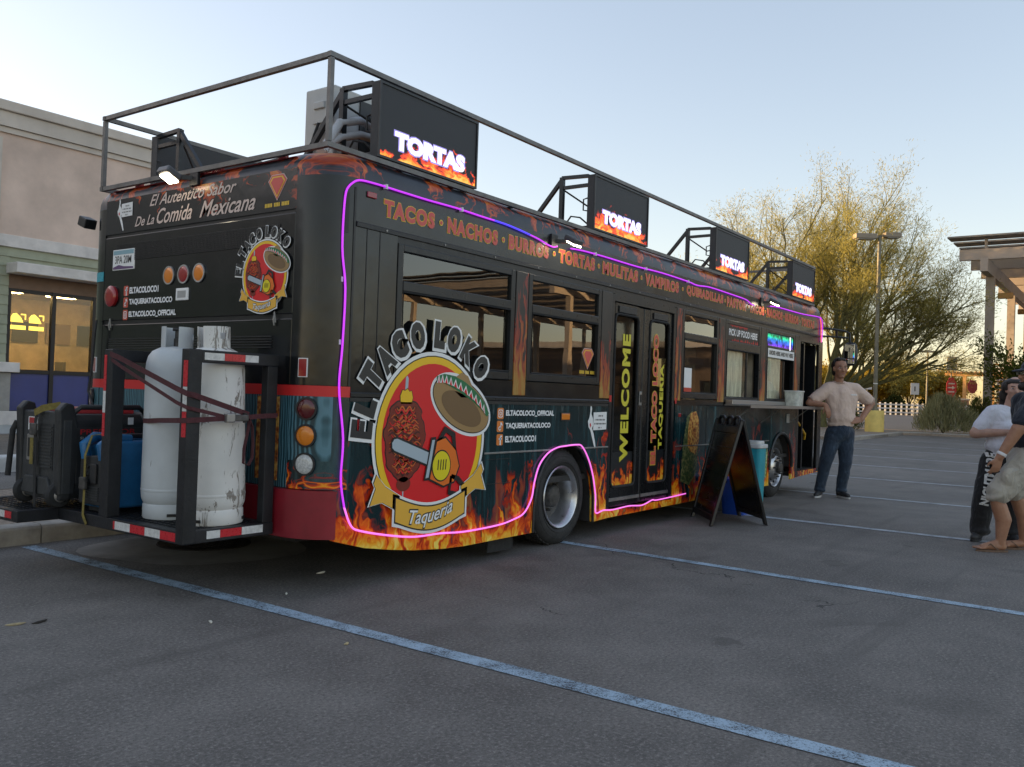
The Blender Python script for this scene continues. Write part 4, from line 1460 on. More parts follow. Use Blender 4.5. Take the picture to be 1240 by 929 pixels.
# ------------------------------------------------------------------ round emblem (spit, hat, chainsaw, ribbon), used on side and rear
def emblem(parent, org, ux, nrm, s, name='emblem'):
    org, ux, nrm = Vector(org), Vector(ux), Vector(nrm)

    def P(u, v, l):
        return org + ux * (u * s) + ZT * (v * s) + nrm * (0.0016 + 0.0011 * l)

    def poly(pts, l, nm, m, par):
        mb = MB()
        mb.add([P(u, v, l) for u, v in pts], [tuple(range(len(pts)))])
        return part(mb, nm, m, par)

    def ell(cu, cv, ru, rv, n=48, rot=0.0):
        c, sn = math.cos(rot), math.sin(rot)
        return [(cu + ru * math.cos(t) * c - rv * math.sin(t) * sn, cv + ru * math.cos(t) * sn + rv * math.sin(t) * c) for t in [2 * math.pi * i / n for i in range(n)]]

    def band(pts, w, l, nm, m, par):
        """thin stroke along points"""
        mb = MB()
        vs = []
        for i, (u, v) in enumerate(pts):
            a = pts[min(i + 1, len(pts) - 1)]
            b = pts[max(i - 1, 0)]
            d = Vector((a[0] - b[0], a[1] - b[1]))
            d.normalize()
            ww = w * (0.35 + 0.65 * math.sin(math.pi * min(1, max(0, (i + 0.5) / len(pts)))))
            vs += [P(u - d.y * ww, v + d.x * ww, l), P(u + d.y * ww, v - d.x * ww, l)]
        mb.add(vs, [(2 * i, 2 * i + 1, 2 * i + 3, 2 * i + 2) for i in range(len(pts) - 1)])
        return mb

    root = poly(ell(0, 0, 0.605, 0.62), 0, name, 'sticker_white', parent)
    poly(ell(0, 0, 0.578, 0.593), 1, 'ring_line', 'ink_black', root)
    poly(ell(0, 0, 0.570, 0.585), 2, 'yellow_ring', 'ring_yellow', root)
    poly(ell(0, 0, 0.515, 0.535), 3, 'red_field', 'oval_red', root)
    # arched lettering, one letter after another
    for ch, u, v in (('E', -0.70, 0.075), ('L', -0.672, 0.225), ('T', -0.625, 0.425), ('A', -0.50, 0.545), ('C', -0.372, 0.645), ('O', -0.19, 0.722), ('L', 0.045, 0.742), ('O', 0.205, 0.722), ('K', 0.38, 0.645), ('O', 0.535, 0.534)):
        ang = math.atan2(v * 0.93, u) - math.pi / 2
        du, dv = Vector((math.cos(ang), math.sin(ang))), Vector((-math.sin(ang), math.cos(ang)))
        hh, ww = 0.185, {'E': 0.11, 'L': 0.11}.get(ch, 0.135)
        for gw, l, m_ in ((0.022, 1, 'sticker_white'), (0.004, 3, 'emblem_ink')):
            tv, tf, ts = text_mesh(ch, {'E': 0.045, 'A': 0.07, 'K': 0.06}.get(ch, 0.085) + max(gw, 0) * 0.6)
            W_, H_ = ww + 2 * gw, hh + 2 * gw
            o_u, o_v = (0.006, -0.006) if l <= 2 else (0, 0)
            mb = MB()
            mb.add([P(u + o_u + du.x * ((q[0] / ts[0] - 0.5) * W_) + dv.x * ((q[1] / ts[1] - 0.5) * H_), v + o_v + du.y * ((q[0] / ts[0] - 0.5) * W_) + dv.y * ((q[1] / ts[1] - 0.5) * H_), l) for q in tv], tf)
            part(mb, 'emblem_letter', m_, root)
    # meat on the spit
    poly([(-0.306, 0.30), (-0.278, 0.30), (-0.272, 0.42), (-0.285, 0.44), (-0.30, 0.43)], 4, 'spit_rod', 'saw_steel', root)
    poly([(-0.297, -0.44), (-0.287, -0.44), (-0.283, -0.25), (-0.30, -0.25)], 4, 'spit_rod', 'saw_steel', root)
    cap = [(-0.345, 0.245), (-0.235, 0.245), (-0.225, 0.29), (-0.24, 0.335), (-0.262, 0.33), (-0.28, 0.35), (-0.305, 0.335), (-0.33, 0.34), (-0.35, 0.30)]
    poly([(u * 1.0 + (u + 0.29) * 0.10, v + (v - 0.29) * 0.10) for u, v in cap], 4, 'pineapple_line', 'ink_black', root)
    poly(cap, 5, 'pineapple', 'ring_yellow', root)
    edge = []
    nn = 60
    for i in range(nn):
        t = 2 * math.pi * i / nn
        ru = 0.195 + 0.012 * math.sin(9 * t) + 0.008 * math.sin(17 * t + 1)
        rv = 0.275 + 0.008 * math.sin(7 * t)
        cu_, cv_ = math.cos(t), math.sin(t)
        sh = 1.0 if cv_ > 0 else 1.0 - 0.35 * cv_ * cv_
        edge.append((-0.29 + ru * sh * (abs(cu_) ** 0.75) * (1 if cu_ > 0 else -1), -0.01 + rv * (abs(cv_) ** 0.85) * (1 if cv_ > 0 else -1)))
    poly([(-0.29 + (u + 0.29) * 1.045, -0.01 + (v + 0.01) * 1.035) for u, v in edge], 4, 'meat_line', 'ink_black', root)
    meat = poly(edge, 5, 'spit_meat', 'meat_brown', root)
    poly(ell(-0.29, -0.305, 0.07, 0.05), 5, 'spit_meat_end', 'meat_brown', root)
    rs = random.Random(3)
    for layer, m_, cnt, wd in ((6, 'meat_dark', 13, 0.010), (7, 'meat_light', 12, 0.007), (7, 'oval_red', 10, 0.006)):
        mb = MB()
        for k in range(cnt):
            vv = -0.235 + 0.46 * (k + rs.random() * 0.7) / cnt
            hw = 0.185 * math.sqrt(max(0.02, 1 - (vv / 0.29) ** 2)) * (1.0 if vv > 0 else 1.0 - 0.3 * (vv / 0.275) ** 2)
            u0, u1 = -0.29 - hw * (0.6 + 0.35 * rs.random()), -0.29 + hw * (0.5 + 0.45 * rs.random())
            ph = rs.random() * 6
            pts = [(u0 + (u1 - u0) * i / 18, vv + 0.016 * math.sin(ph + i * 0.9) + 0.03 * ((i / 18 - 0.5) ** 2)) for i in range(19)]
            b_ = band(pts, wd, layer, '', None, None)
            mb.add(b_.v, b_.f)
        tag(part(mb, 'meat_slice', m_, root), kind='stuff')
    # straw hat
    c, rt = (0.315, 0.245), R(-22)
    poly(ell(c[0], c[1], 0.375, 0.205, rot=rt), 4, 'hat_line', 'sticker_white', root)
    poly(ell(c[0], c[1], 0.352, 0.182, rot=rt), 5, 'hat_line', 'ink_black', root)
    poly(ell(c[0], c[1], 0.344, 0.174, rot=rt), 6, 'hat_brim', 'straw_tan', root)
    poly(ell(c[0] + 0.0, c[1] - 0.03, 0.25, 0.105, rot=rt), 7, 'hat_underside', 'straw_shadow_print', root)
    crown = [(0.20, 0.36), (0.235, 0.45), (0.30, 0.485), (0.375, 0.46), (0.44, 0.37), (0.42, 0.30), (0.30, 0.30)]
    poly(crown, 7, 'hat_crown', 'straw_tan', root)
    arcp = [(0.02, 0.43), (0.10, 0.435), (0.20, 0.415), (0.32, 0.375), (0.45, 0.315), (0.56, 0.245), (0.635, 0.17)]
    fine = []
    for (a, b) in zip(arcp[:-1], arcp[1:]):
        for i in range(4):
            fine.append((a[0] + (b[0] - a[0]) * i / 4, a[1] + (b[1] - a[1]) * i / 4))
    b_ = band(fine + [arcp[-1]], 0.046, 8, '', None, None)
    part(MB().add(b_.v, b_.f), 'hat_trim', 'hat_green', root)
    mb, mb2 = MB(), MB()
    for i in range(0, len(fine) - 2, 2):
        (u0, v0), (u1, v1) = fine[i], fine[i + 2]
        mb.add([P(u0, v0 - 0.03, 9), P(u1, v1 - 0.03, 9), P((u0 + u1) / 2, (v0 + v1) / 2 + 0.03, 9)], [(0, 1, 2)])
        mb2.add([P(u0 + 0.012, v0 - 0.032, 10), P(u1 - 0.012, v1 - 0.032, 10), P((u0 + u1) / 2, (v0 + v1) / 2 + 0.012, 10)], [(0, 1, 2)])
    part(mb, 'hat_trim', 'sticker_white', root)
    part(mb2, 'hat_trim', 'oval_red', root)
    # chainsaw
    d = Vector((0.36, -0.115)).normalized()
    nrm2 = Vector((-d.y, d.x))

    def sawp(a, b):
        q = Vector((-0.42, -0.02)) + d * a + nrm2 * b
        return (q.x, q.y)
    bar_ = [sawp(0.0, 0.0), sawp(0.012, 0.03), sawp(0.04, 0.042), sawp(0.40, 0.042), sawp(0.40, -0.042), sawp(0.04, -0.042), sawp(0.012, -0.03)]
    bigb = [sawp(-0.014, 0.0), sawp(0.0, 0.04), sawp(0.035, 0.056), sawp(0.42, 0.056), sawp(0.42, -0.056), sawp(0.035, -0.056), sawp(0.0, -0.04)]
    poly(bigb, 9, 'saw_line', 'ink_black', root)
    poly(bar_, 10, 'saw_bar', 'saw_steel', root)
    poly([sawp(0.37, 0.15), sawp(0.42, 0.17), sawp(0.46, -0.14), sawp(0.40, -0.16)], 11, 'saw_guard', 'ink_black', root)
    poly([sawp(0.385, 0.135), sawp(0.412, 0.145), sawp(0.44, -0.125), sawp(0.41, -0.14)], 12, 'saw_guard', 'saw_steel', root)
    body = [sawp(0.44, 0.14), sawp(0.52, 0.19), sawp(0.66, 0.14), sawp(0.74, 0.04), sawp(0.72, -0.08), sawp(0.62, -0.14), sawp(0.46, -0.13)]
    cen = Vector(sawp(0.58, 0.02))
    poly([tuple(cen + (Vector(q) - cen) * 1.09) for q in body], 10, 'saw_line', 'ink_black', root)
    poly(body, 11, 'saw_body', 'saw_orange', root)
    cc = sawp(0.545, -0.01)
    poly(ell(cc[0], cc[1], 0.105, 0.115), 12, 'saw_line', 'ink_black', root)
    poly(ell(cc[0], cc[1], 0.096, 0.105), 13, 'saw_cover', 'saw_yellow', root)
    for i in range(4):
        x_ = cc[0] - 0.045 + i * 0.028
        poly([(x_, cc[1] - 0.03), (x_ + 0.01, cc[1] - 0.03), (x_ + 0.016, cc[1] + 0.045), (x_ + 0.006, cc[1] + 0.045)], 14, 'saw_vent', 'ink_black', root)
    hp = [sawp(0.68, -0.05), sawp(0.76, -0.05), sawp(0.86, -0.09), sawp(0.85, -0.16), sawp(0.70, -0.17)]
    b_ = band(hp + [hp[0]], 0.026, 11, '', None, None)
    part(MB().add(b_.v, b_.f), 'saw_handle', 'ink_black', root)
    b_ = band([sawp(0.45, 0.13), sawp(0.50, 0.25), sawp(0.60, 0.24), sawp(0.66, 0.13)], 0.026, 10, '', None, None)
    part(MB().add(b_.v, b_.f), 'saw_handle', 'ink_black', root)
    # ribbon
    def rib(off, l, nm, m_):
        up, dn = [], []
        for i in range(17):
            t = i / 16
            u = -0.37 + 0.74 * t
            vv = -0.47 - 0.085 * math.sin(math.pi * t)
            up.append((u, vv + 0.075 + off))
            dn.append((u, vv - 0.085 - off))
        up[0] = (up[0][0] - off, up[0][1])
        dn[0] = (dn[0][0] - off, dn[0][1])
        up[-1] = (up[-1][0] + off, up[-1][1])
        dn[-1] = (dn[-1][0] + off, dn[-1][1])
        poly(up + dn[::-1], l, nm, m_, root)
        for sg_ in (-1, 1):
            tail = [(0.33, -0.355), (0.47, -0.285), (0.56, -0.20), (0.585, -0.255), (0.565, -0.29), (0.615, -0.40), (0.50, -0.385), (0.40, -0.43), (0.33, -0.48)]
            ctr = Vector((0.46, -0.35))
            pts = [tuple(ctr + (Vector(q) - ctr) * (1 + off * 4.5)) for q in tail]
            poly([(sg_ * q[0], q[1] - (0.03 if sg_ < 0 else 0)) for q in pts], l - 2, 'ribbon_tail', m_, root)
    rib(0.030, 13, 'ribbon_line', 'sticker_white')
    rib(0.010, 14, 'ribbon_line', 'ink_black')
    rib(0.0, 15, 'ribbon', 'gold_print')
    tv, tf, ts = text_mesh('Taqueria', 0.02, 0.35)
    for g, l, m_ in ((0.010, 16, 'ink_black'), (0.0, 17, 'sticker_white')):
        tv, tf, ts = text_mesh('Taqueria', 0.012 + g * 4, 0.35)
        mb = MB()
        for_w, for_h = 0.46 + 2 * g, 0.125 + 2 * g
        vs = []
        for q in tv:
            a, b = q[0] / ts[0] - 0.5, q[1] / ts[1] - 0.5
            u = a * for_w
            vs.append(P(u, -0.555 + b * for_h + a * 0.05 + 0.03 * (2 * a) ** 2, l))
        mb.add(vs, tf)
        part(mb, 'ribbon_lettering', m_, root)
    return root


emblem(bus, (1.035, -0.009, 0.97), (1, 0, 0), (0, -1, 0), 1.0)
emblem(bus, (-0.009, 0.585, 2.035), (0, -1, 0), (-1, 0, 0), 0.385)
part(MB().box(0.30, 0.335, -0.006, -0.004, 1.02, 1.11), 'side_reflector', 'red_lens', skirt)


# ------------------------------------------------------------------ social icons and handles
def icon(parent, kind, c, ux, nrm, w, h, m_):
    c, ux, nrm = Vector(c), Vector(ux), Vector(nrm)

    def P(u, v, l):
        return c + ux * (u * w) + ZT * (v * h) + nrm * (0.002 + 0.0015 * l)
    pts = []
    r = 0.16
    for cu, cv, a0 in ((0.5 - r, 0.5 - r, 0), (-0.5 + r, 0.5 - r, 90), (-0.5 + r, -0.5 + r, 180), (0.5 - r, -0.5 + r, 270)):
        for i in range(5):
            a = R(a0 + 90 * i / 4)
            pts.append((cu + r * math.cos(a), cv + r * math.sin(a)))
    mb = MB().add([P(u, v, 0) for u, v in pts], [tuple(range(len(pts)))])
    o = part(mb, 'social_icon', m_, parent)
    mb = MB()
    if kind in 'ft':
        def rect(a, b, c_, d_):
            mb.add([P(a, c_, 1), P(b, c_, 1), P(b, d_, 1), P(a, d_, 1)], [(0, 1, 2, 3)])
        if kind == 'f':
            rect(-0.02, 0.16, -0.48, 0.28)
            rect(-0.18, 0.30, 0.0, 0.14)
            mb.add([P(-0.02, 0.28, 1), P(0.16, 0.22, 1), P(0.32, 0.24, 1), P(0.32, 0.38, 1), P(0.10, 0.38, 1)], [(0, 1, 2, 3, 4)])
        else:
            rect(0.02, 0.14, -0.22, 0.38)
            mb.add([P(0.14, 0.38, 1), P(0.34, 0.16, 1), P(0.34, 0.04, 1), P(0.14, 0.18, 1)], [(0, 1, 2, 3)])
            n = 18
            for i in range(n):
                t0, t1 = 2 * math.pi * i / n, 2 * math.pi * (i + 1) / n
                q = [(-0.07 + rr_ * math.cos(t), -0.18 + rr_ * math.sin(t)) for rr_, t in ((0.20, t0), (0.20, t1), (0.10, t1), (0.10, t0))]
                mb.add([P(u, v, 1) for u, v in q], [(0, 1, 2, 3)])
    else:
        n = 24
        for (ra, rb, pw) in ((0.36, 0.28, 0.45), (0.18, 0.10, 1.0)):
            ring = lambda rr_: [(rr_ * (abs(math.cos(t)) ** pw) * (1 if math.cos(t) > 0 else -1), rr_ * (abs(math.sin(t)) ** pw) * (1 if math.sin(t) > 0 else -1)) for t in [2 * math.pi * (i + 0.5) / n for i in range(n)]]
            a_, b_ = ring(ra), ring(rb)
            for i in range(n):
                j = (i + 1) % n
                mb.add([P(*a_[i], 1), P(*a_[j], 1), P(*b_[j], 1), P(*b_[i], 1)], [(0, 1, 2, 3)])
    part(mb, 'icon_glyph', 'white_print', o)


for kind, z, tx, x1 in (('i', 1.152, 'ELTACOLOCO_OFFICIAL', 2.625), ('t', 1.05, 'TAQUERIATACOLOCO', 2.575), ('f', 0.945, 'ELTACOLOCO1', 2.36)):
    icon(skirt, kind, (1.855, 0.0, z), UX, (0, -1, 0), 0.085, 0.088, 'social_orange')
    part(put_text(MB(), tx, (1.925, -0.004, z - 0.024), UX, ZT, x1 - 1.925, 0.052, 0.045), 'handle_lettering', 'white_print', skirt)
NYv = Vector((0, -1, 0))
for kind, z, tx, y1 in (('f', 2.00, 'ELTACOLOCO1', 1.81), ('t', 1.91, 'TAQUERIATACOLOCO', 1.63), ('i', 1.815, 'ELTACOLOCO_OFFICIAL', 1.58)):
    icon(gd, kind, (0.0, 2.245, z), NYv, (-1, 0, 0), 0.065, 0.078, 'social_red')
    part(put_text(MB(), tx, (-0.004, 2.195, z - 0.024), NYv, ZT, 2.195 - y1, 0.05, 0.045), 'handle_lettering', 'white_print', gd)
# rear script lettering
rear_up = [o for o in bus.children if o.name.startswith('rear_upper_panel')][0]
for tx, y0, y1, z0, h in (('El Autentico Sabor', 1.97, 0.93, 2.625, 0.085), ('De La', 2.16, 1.90, 2.487, 0.075), ('Comida', 1.87, 1.43, 2.483, 0.115), ('Mexicana', 1.34, 0.72, 2.483, 0.115)):
    part(put_text(MB(), tx, (-0.003, y0, z0), NYv, ZT, y0 - y1, h, 0.012, 0.45), 'script_lettering', 'cream_print', rear_up)


def dancer(parent, c, ux, nrm, s):
    """white dancing figure with a printed card beside it"""
    c, ux, nrm = Vector(c), Vector(ux), Vector(nrm)
    P = lambda u, v, l: c + ux * (u * s) + ZT * (v * s) + nrm * (0.002 + 0.0015 * l)
    fig = [(-0.02, 0.62), (0.03, 0.50), (0.00, 0.36), (0.10, 0.22), (0.12, 0.02), (0.06, -0.06), (0.16, -0.22), (0.24, -0.42), (0.30, -0.62), (0.25, -0.66), (0.16, -0.50), (0.06, -0.30), (-0.03, -0.12), (-0.14, -0.02), (-0.18, 0.14), (-0.10, 0.26), (-0.06, 0.42), (-0.06, 0.56)]
    o = part(MB().add([P(u, v, 0) for u, v in fig], [tuple(range(len(fig)))]), 'dancer_sticker', 'sticker_white', parent)
    q = [(-0.09, 0.06), (-0.03, 0.10), (0.0, 0.02), (-0.05, -0.05)]
    part(MB().add([P(u, v, 1) for u, v in q], [(0, 1, 2, 3)]), 'sticker_mark', 'red_stripe', o)
    q = [(0.12, 0.40), (0.88, 0.42), (0.88, -0.10), (0.12, -0.12)]
    part(MB().add([P(u, v, 1) for u, v in q], [(0, 1, 2, 3)]), 'printed_card', 'sticker_white', o)
    mb = MB()
    for k, (a, b) in enumerate(((0.36, 0.66), (0.20, 0.82), (0.17, 0.85), (0.40, 0.60))):
        vv = 0.30 - k * 0.115
        n = int((b - a) / 0.035)
        for i in range(n):
            if (i * 7 + k * 3) % 5 == 0:
                continue
            u = a + (b - a) * i / n
            mb.add([P(u, vv - 0.022, 2), P(u + 0.024, vv - 0.022, 2), P(u + 0.024, vv + 0.022, 2), P(u, vv + 0.022, 2)], [(0, 1, 2, 3)])
    tag(part(mb, 'small_print', 'hub_metal', o), kind='stuff')


dancer(skirt, (3.255, 0, 1.04), (1, 0, 0), (0, -1, 0), 0.235 * 1.35)
dancer(rear_up, (0, 2.375, 2.60), (0, -1, 0), (-1, 0, 0), 0.20)


def shield(parent, c, ux, nrm, s, y_off=0.0):
    """plain five-sided red shield with a yellow edge and a strip of small yellow print"""
    c, ux, nrm = Vector(c), Vector(ux), Vector(nrm)
    P = lambda u, v, l: c + ux * (u * s) + ZT * (v * s) + nrm * (0.002 + 0.0015 * l)
    base = [(-0.33, 0.42), (0.33, 0.42), (0.52, 0.20), (0.0, -0.52), (-0.52, 0.20)]
    o = None
    for k, (g, m_) in enumerate(((1.0, 'cream_print'), (0.93, 'red_print'), (0.80, 'yellow_print'), (0.68, 'red_print'))):
        q = MB().add([P(u * g, (v - 0.05) * g + 0.05, k) for u, v in base], [(0, 1, 2, 3, 4)])
        if o is None:
            o = part(q, 'shield_sticker', m_, parent)
        else:
            part(q, 'shield_field', m_, o)
    mb = MB()
    for i in range(16):
        if i in (5, 10):
            continue
        u = -0.66 + i * 0.083
        mb.add([P(u, -0.72, 0), P(u + 0.06, -0.72, 0), P(u + 0.06, -0.58, 0), P(u, -0.58, 0)], [(0, 1, 2, 3)])
    tag(part(mb, 'small_print', 'yellow_print', o), kind='stuff')


shield(w2, (3.20, 0.026, 1.665), (1, 0, 0), (0, -1, 0), 0.205)
shield(rear_up, (0, 0.50, 2.615), (0, -1, 0), (-1, 0, 0), 0.185)

# number plate, stickers, small lamps
pl = part(MB().box(-0.008, 0.0, 2.14, 2.44, 2.165, 2.325), 'number_plate', 'sticker_white', gd, bevel=0.003)
mat('plate_sky', (0.25, 0.42, 0.48), 0.5)
mat('plate_purple', (0.12, 0.06, 0.16), 0.5)
part(MB().box(-0.0095, -0.008, 2.15, 2.43, 2.285, 2.317), 'plate_band', 'plate_sky', pl)
part(MB().add([(-0.0095, 2.43, 2.172), (-0.0095, 2.15, 2.172), (-0.0095, 2.15, 2.185), (-0.0095, 2.28, 2.192), (-0.0095, 2.35, 2.205), (-0.0095, 2.43, 2.188)], [(0, 1, 2, 3, 4, 5)]), 'plate_hills', 'plate_purple', pl)
part(put_text(MB(), '3PA 20M', (-0.0095, 2.405, 2.215), NYv, ZT, 0.225, 0.06, 0.01), 'plate_lettering', 'hub_metal', pl)
part(corner_sheet(60, 89, 2.09, 2.165, 0.004, -0.001, left=True), 'sticker', 'teal_sticker', gd)
lo_ = part(MB().box(-0.012, 0.0, 1.43, 1.58, 1.90, 1.99), 'licence_lamp', 'sticker_white', gd, bevel=0.006)
part(MB().box(-0.0135, -0.012, 1.455, 1.555, 1.92, 1.97), 'lamp_lens', 'grey_plastic', lo_)
o = part(MB().box(2.745, 2.875, -0.012, 0.0, 1.10, 1.155), 'marker_lamp', 'amber_lens', skirt, bevel=0.006)
part(MB().box(2.735, 2.885, -0.006, 0.0, 1.09, 1.165), 'lamp_bezel', 'black_plastic', o)
part(MB().box(5.10, 5.16, -0.010, 0.0, 1.125, 1.165), 'marker_lamp', 'red_lens', skirt2, bevel=0.005)
part(MB().box(3.575, 3.615, -0.004, 0.0, 1.27, 1.33), 'red_tag', 'red_stripe')
part(MB().box(4.995, 5.03, -0.009, -0.0061, 1.27, 1.33), 'red_tag', 'red_stripe')
qr = part(MB().box(5.225, 5.46, 0.020, 0.024, 1.45, 1.67), 'window_sticker', 'sticker_white', w3)
part(MB().box(5.225, 5.46, 0.0195, 0.0235, 1.40, 1.45), 'sticker_band', 'sticker_red', w3)
part(MB().box(5.42, 5.80, 0.034, 0.036, 1.72, 1.80), 'notice', 'cream_print', w3)
# food prints on the lower panel beyond the centre door
pts = [(5.20, 0.42), (5.42, 0.36), (5.62, 0.5), (5.66, 0.95), (5.60, 1.16), (5.45, 1.19), (5.32, 1.12), (5.24, 0.80)]
part(MB().flat(pts, -0.002), 'food_print', 'print_herbs', skirt2)
pts = [(5.36, 0.80), (5.44, 0.74), (5.58, 0.70), (5.66, 0.86), (5.64, 1.10), (5.56, 1.19), (5.42, 1.17), (5.36, 1.0)]
part(MB().flat(pts, -0.0035), 'food_print', 'print_pastor', skirt2)
for k in range(7):
    x = 7.50 + k * 0.055
    pts = [(x, 0.30 + 0.03 * (k % 3)), (x + 0.05, 0.32), (x + 0.08, 0.60 + 0.05 * (k % 2)), (x + 0.06, 0.74 + 0.03 * (k % 3)), (x + 0.02, 0.58)]
    part(MB().flat(pts, -0.002 - 0.0008 * (k % 3)), 'food_print', 'print_onions', skirt2)

# ------------------------------------------------------------------ flood lamps
def flood(c, ux, nrm, k):
    """arm plate, housing tilted down, lit face"""
    c, ux, nrm = Vector(c), Vector(ux), Vector(nrm)
    rot0 = Matrix((ux, nrm, ZT)).transposed()
    o = part(MB().obox(c + nrm * 0.012 + ux * 0.10, (0.05, 0.012, 0.055), rot0), 'flood_lamp', 'black_plastic', bevel=0.004)
    part(MB().bar(c + nrm * 0.012 + ux * 0.08, c + nrm * 0.10 + ux * 0.03, 0.03, 0.03), 'lamp_arm', 'black_plastic', o)
    tilt = Matrix.Rotation(R(-28), 3, ux)
    rot = tilt @ rot0
    h = c + nrm * 0.15
    part(MB().obox(h + ZT * 0.012, (0.068, 0.060, 0.024), rot), 'lamp_housing', 'lamp_housing', o, bevel=0.01)
    part(MB().obox(h - ZT * 0.022, (0.052, 0.045, 0.006), rot), 'lamp_face', 'lamp_lit', o)
    return o


flood((2.62, 0.0, 2.625), (-1, 0, 0), (0, -1, 0), 0)
flood((7.60, 0.0, 2.63), (-1, 0, 0), (0, -1, 0), 1)
flood((0.0, 1.50, 2.77), (0, -1, 0), (-1, 0, 0), 2)

# ------------------------------------------------------------------ rope light
def rope(pts, m_, nm='rope_light', r=0.0070):
    P3 = []
    for x, z in pts:
        y = 0.0
        if x < CRX:
            y = CRY * (1 - math.sqrt(max(0.0, 1 - ((CRX - x) / CRX) ** 2)))
        P3.append((x, y - 0.020, z))
    # resample smooth (Catmull-Rom)
    out = []
    for i in range(len(P3) - 1):
        p0, p1, p2, p3 = [Vector(P3[max(0, min(len(P3) - 1, i + k))]) for k in (-1, 0, 1, 2)]
        for s_ in range(5):
            t = s_ / 5
            out.append(0.5 * ((2 * p1) + (p2 - p0) * t + (2 * p0 - 5 * p1 + 4 * p2 - p3) * t * t + (3 * p1 - p0 - 3 * p2 + p3) * t ** 3))
    out.append(Vector(P3[-1]))
    o = part(MB().tube(out, r, 8), nm, m_, smooth=60)
    return o, out


top = [(0.16, 2.60), (0.225, 2.643), (0.40, 2.652), (0.59, 2.65), (0.9, 2.648), (1.2, 2.652), (1.5, 2.646), (1.66, 2.645)]
side = [(0.16, 2.60), (0.135, 2.52), (0.13, 2.2), (0.155, 1.94), (0.15, 1.57), (0.14, 1.31), (0.175, 0.99), (0.17, 0.73), (0.20, 0.55), (0.26, 0.43), (0.35, 0.385), (0.63, 0.325), (0.88, 0.29), (1.15, 0.285), (1.43, 0.268), (1.84, 0.275), (2.05, 0.30), (2.20, 0.34), (2.30, 0.45), (2.335, 0.58), (2.40, 0.72), (2.52, 0.815), (2.66, 0.86), (2.80, 0.872), (2.98, 0.878), (3.08, 0.86), (3.20, 0.74), (3.29, 0.58), (3.345, 0.40), (3.35, 0.30), (3.37, 0.235), (3.50, 0.25), (3.68, 0.24), (4.0, 0.25), (4.28, 0.235), (4.50, 0.27), (4.60, 0.262), (5.0, 0.27), (5.31, 0.28)]
rt1, p1 = rope(top, 'neon_magenta')
rope([(1.66, 2.645), (1.85, 2.64), (2.05, 2.625), (2.15, 2.615)], 'neon_blue')
rope([(2.15, 2.615), (2.28, 2.60), (2.42, 2.575), (2.50, 2.57), (2.56, 2.585)], 'neon_magenta')
rope([(2.78, 2.60), (3.0, 2.612), (3.37, 2.615), (4.0, 2.612), (4.57, 2.622), (5.2, 2.612), (5.45, 2.60), (5.8, 2.62), (6.4, 2.612), (6.9, 2.60), (7.08, 2.565), (7.2, 2.555)], 'neon_magenta')
rope([(7.80, 2.605), (8.08, 2.622), (8.7, 2.625), (9.2, 2.63), (9.88, 2.655), (10.0, 2.64)], 'neon_magenta')
rope([(10.0, 2.64), (10.05, 2.55), (10.07, 2.40), (10.085, 2.28)], 'neon_red')
rope([(10.0, 2.66), (10.11, 2.60), (10.13, 2.45), (10.10, 2.28)], 'neon_magenta')
hv = [q for q in side if q[1] > 0.5 and q[0] < 0.3]
rope(side[:9], 'neon_magenta')
rt2, p2 = rope(side[8:], 'neon_pink')
for q in (p1[12], p1[26], (0.13, 0.05, 2.35), (0.15, 0.03, 2.0), (0.15, 0.03, 1.6), (3.2, -0.02, 2.614), (4.2, -0.02, 2.616), (5.2, -0.02, 2.612)):
    q = Vector(q)
    part(MB().box(q.x - 0.008, q.x + 0.008, q.y - 0.012, q.y + 0.016, q.z - 0.016, q.z + 0.016), 'rope_clip', 'sticker_white', rt1)


# ------------------------------------------------------------------ roof frame and screens
RZ0, RZ1 = 2.822, 3.385
YA, YB = 0.02, 2.62
rail = part(MB().bar((-0.03, YA, RZ1), (9.78, YA, RZ1), 0.032, 0.032), 'roof_rail', 'rail_steel')
for a, b in (((-0.03, YB, RZ1), (9.78, YB, RZ1)), ((-0.01, YA + .021, RZ1), (-0.01, YB - .021, RZ1)), ((9.76, YA + .021, RZ1), (9.76, YB - .021, RZ1)),
             ((-0.03, YA, RZ0), (9.78, YA, RZ0)), ((-0.03, YB, RZ0), (9.78, YB, RZ0)), ((-0.01, YA + .021, RZ0), (-0.01, YB - .021, RZ0)), ((9.76, YA + .021, RZ0), (9.76, YB - .021, RZ0))):
    part(MB().bar(a, b, 0.032, 0.032), 'rail_tube', 'rail_steel', rail)
for x, y in ((-0.01, YA), (-0.01, YB), (9.76, YB)):
    part(MB().bar((x, y, RZ0 + .021), (x, y, RZ1 - .021), 0.030, 0.030), 'rail_post', 'rail_steel', rail)
for x in (1.9, 2.9, 4.9, 5.7, 7.7, 8.4, 0.9):
    part(MB().box(x, x + 0.06, YA + 0.0, YA + 0.10, 2.80, RZ0 - 0.0215), 'rail_foot', 'black_plastic', rail)


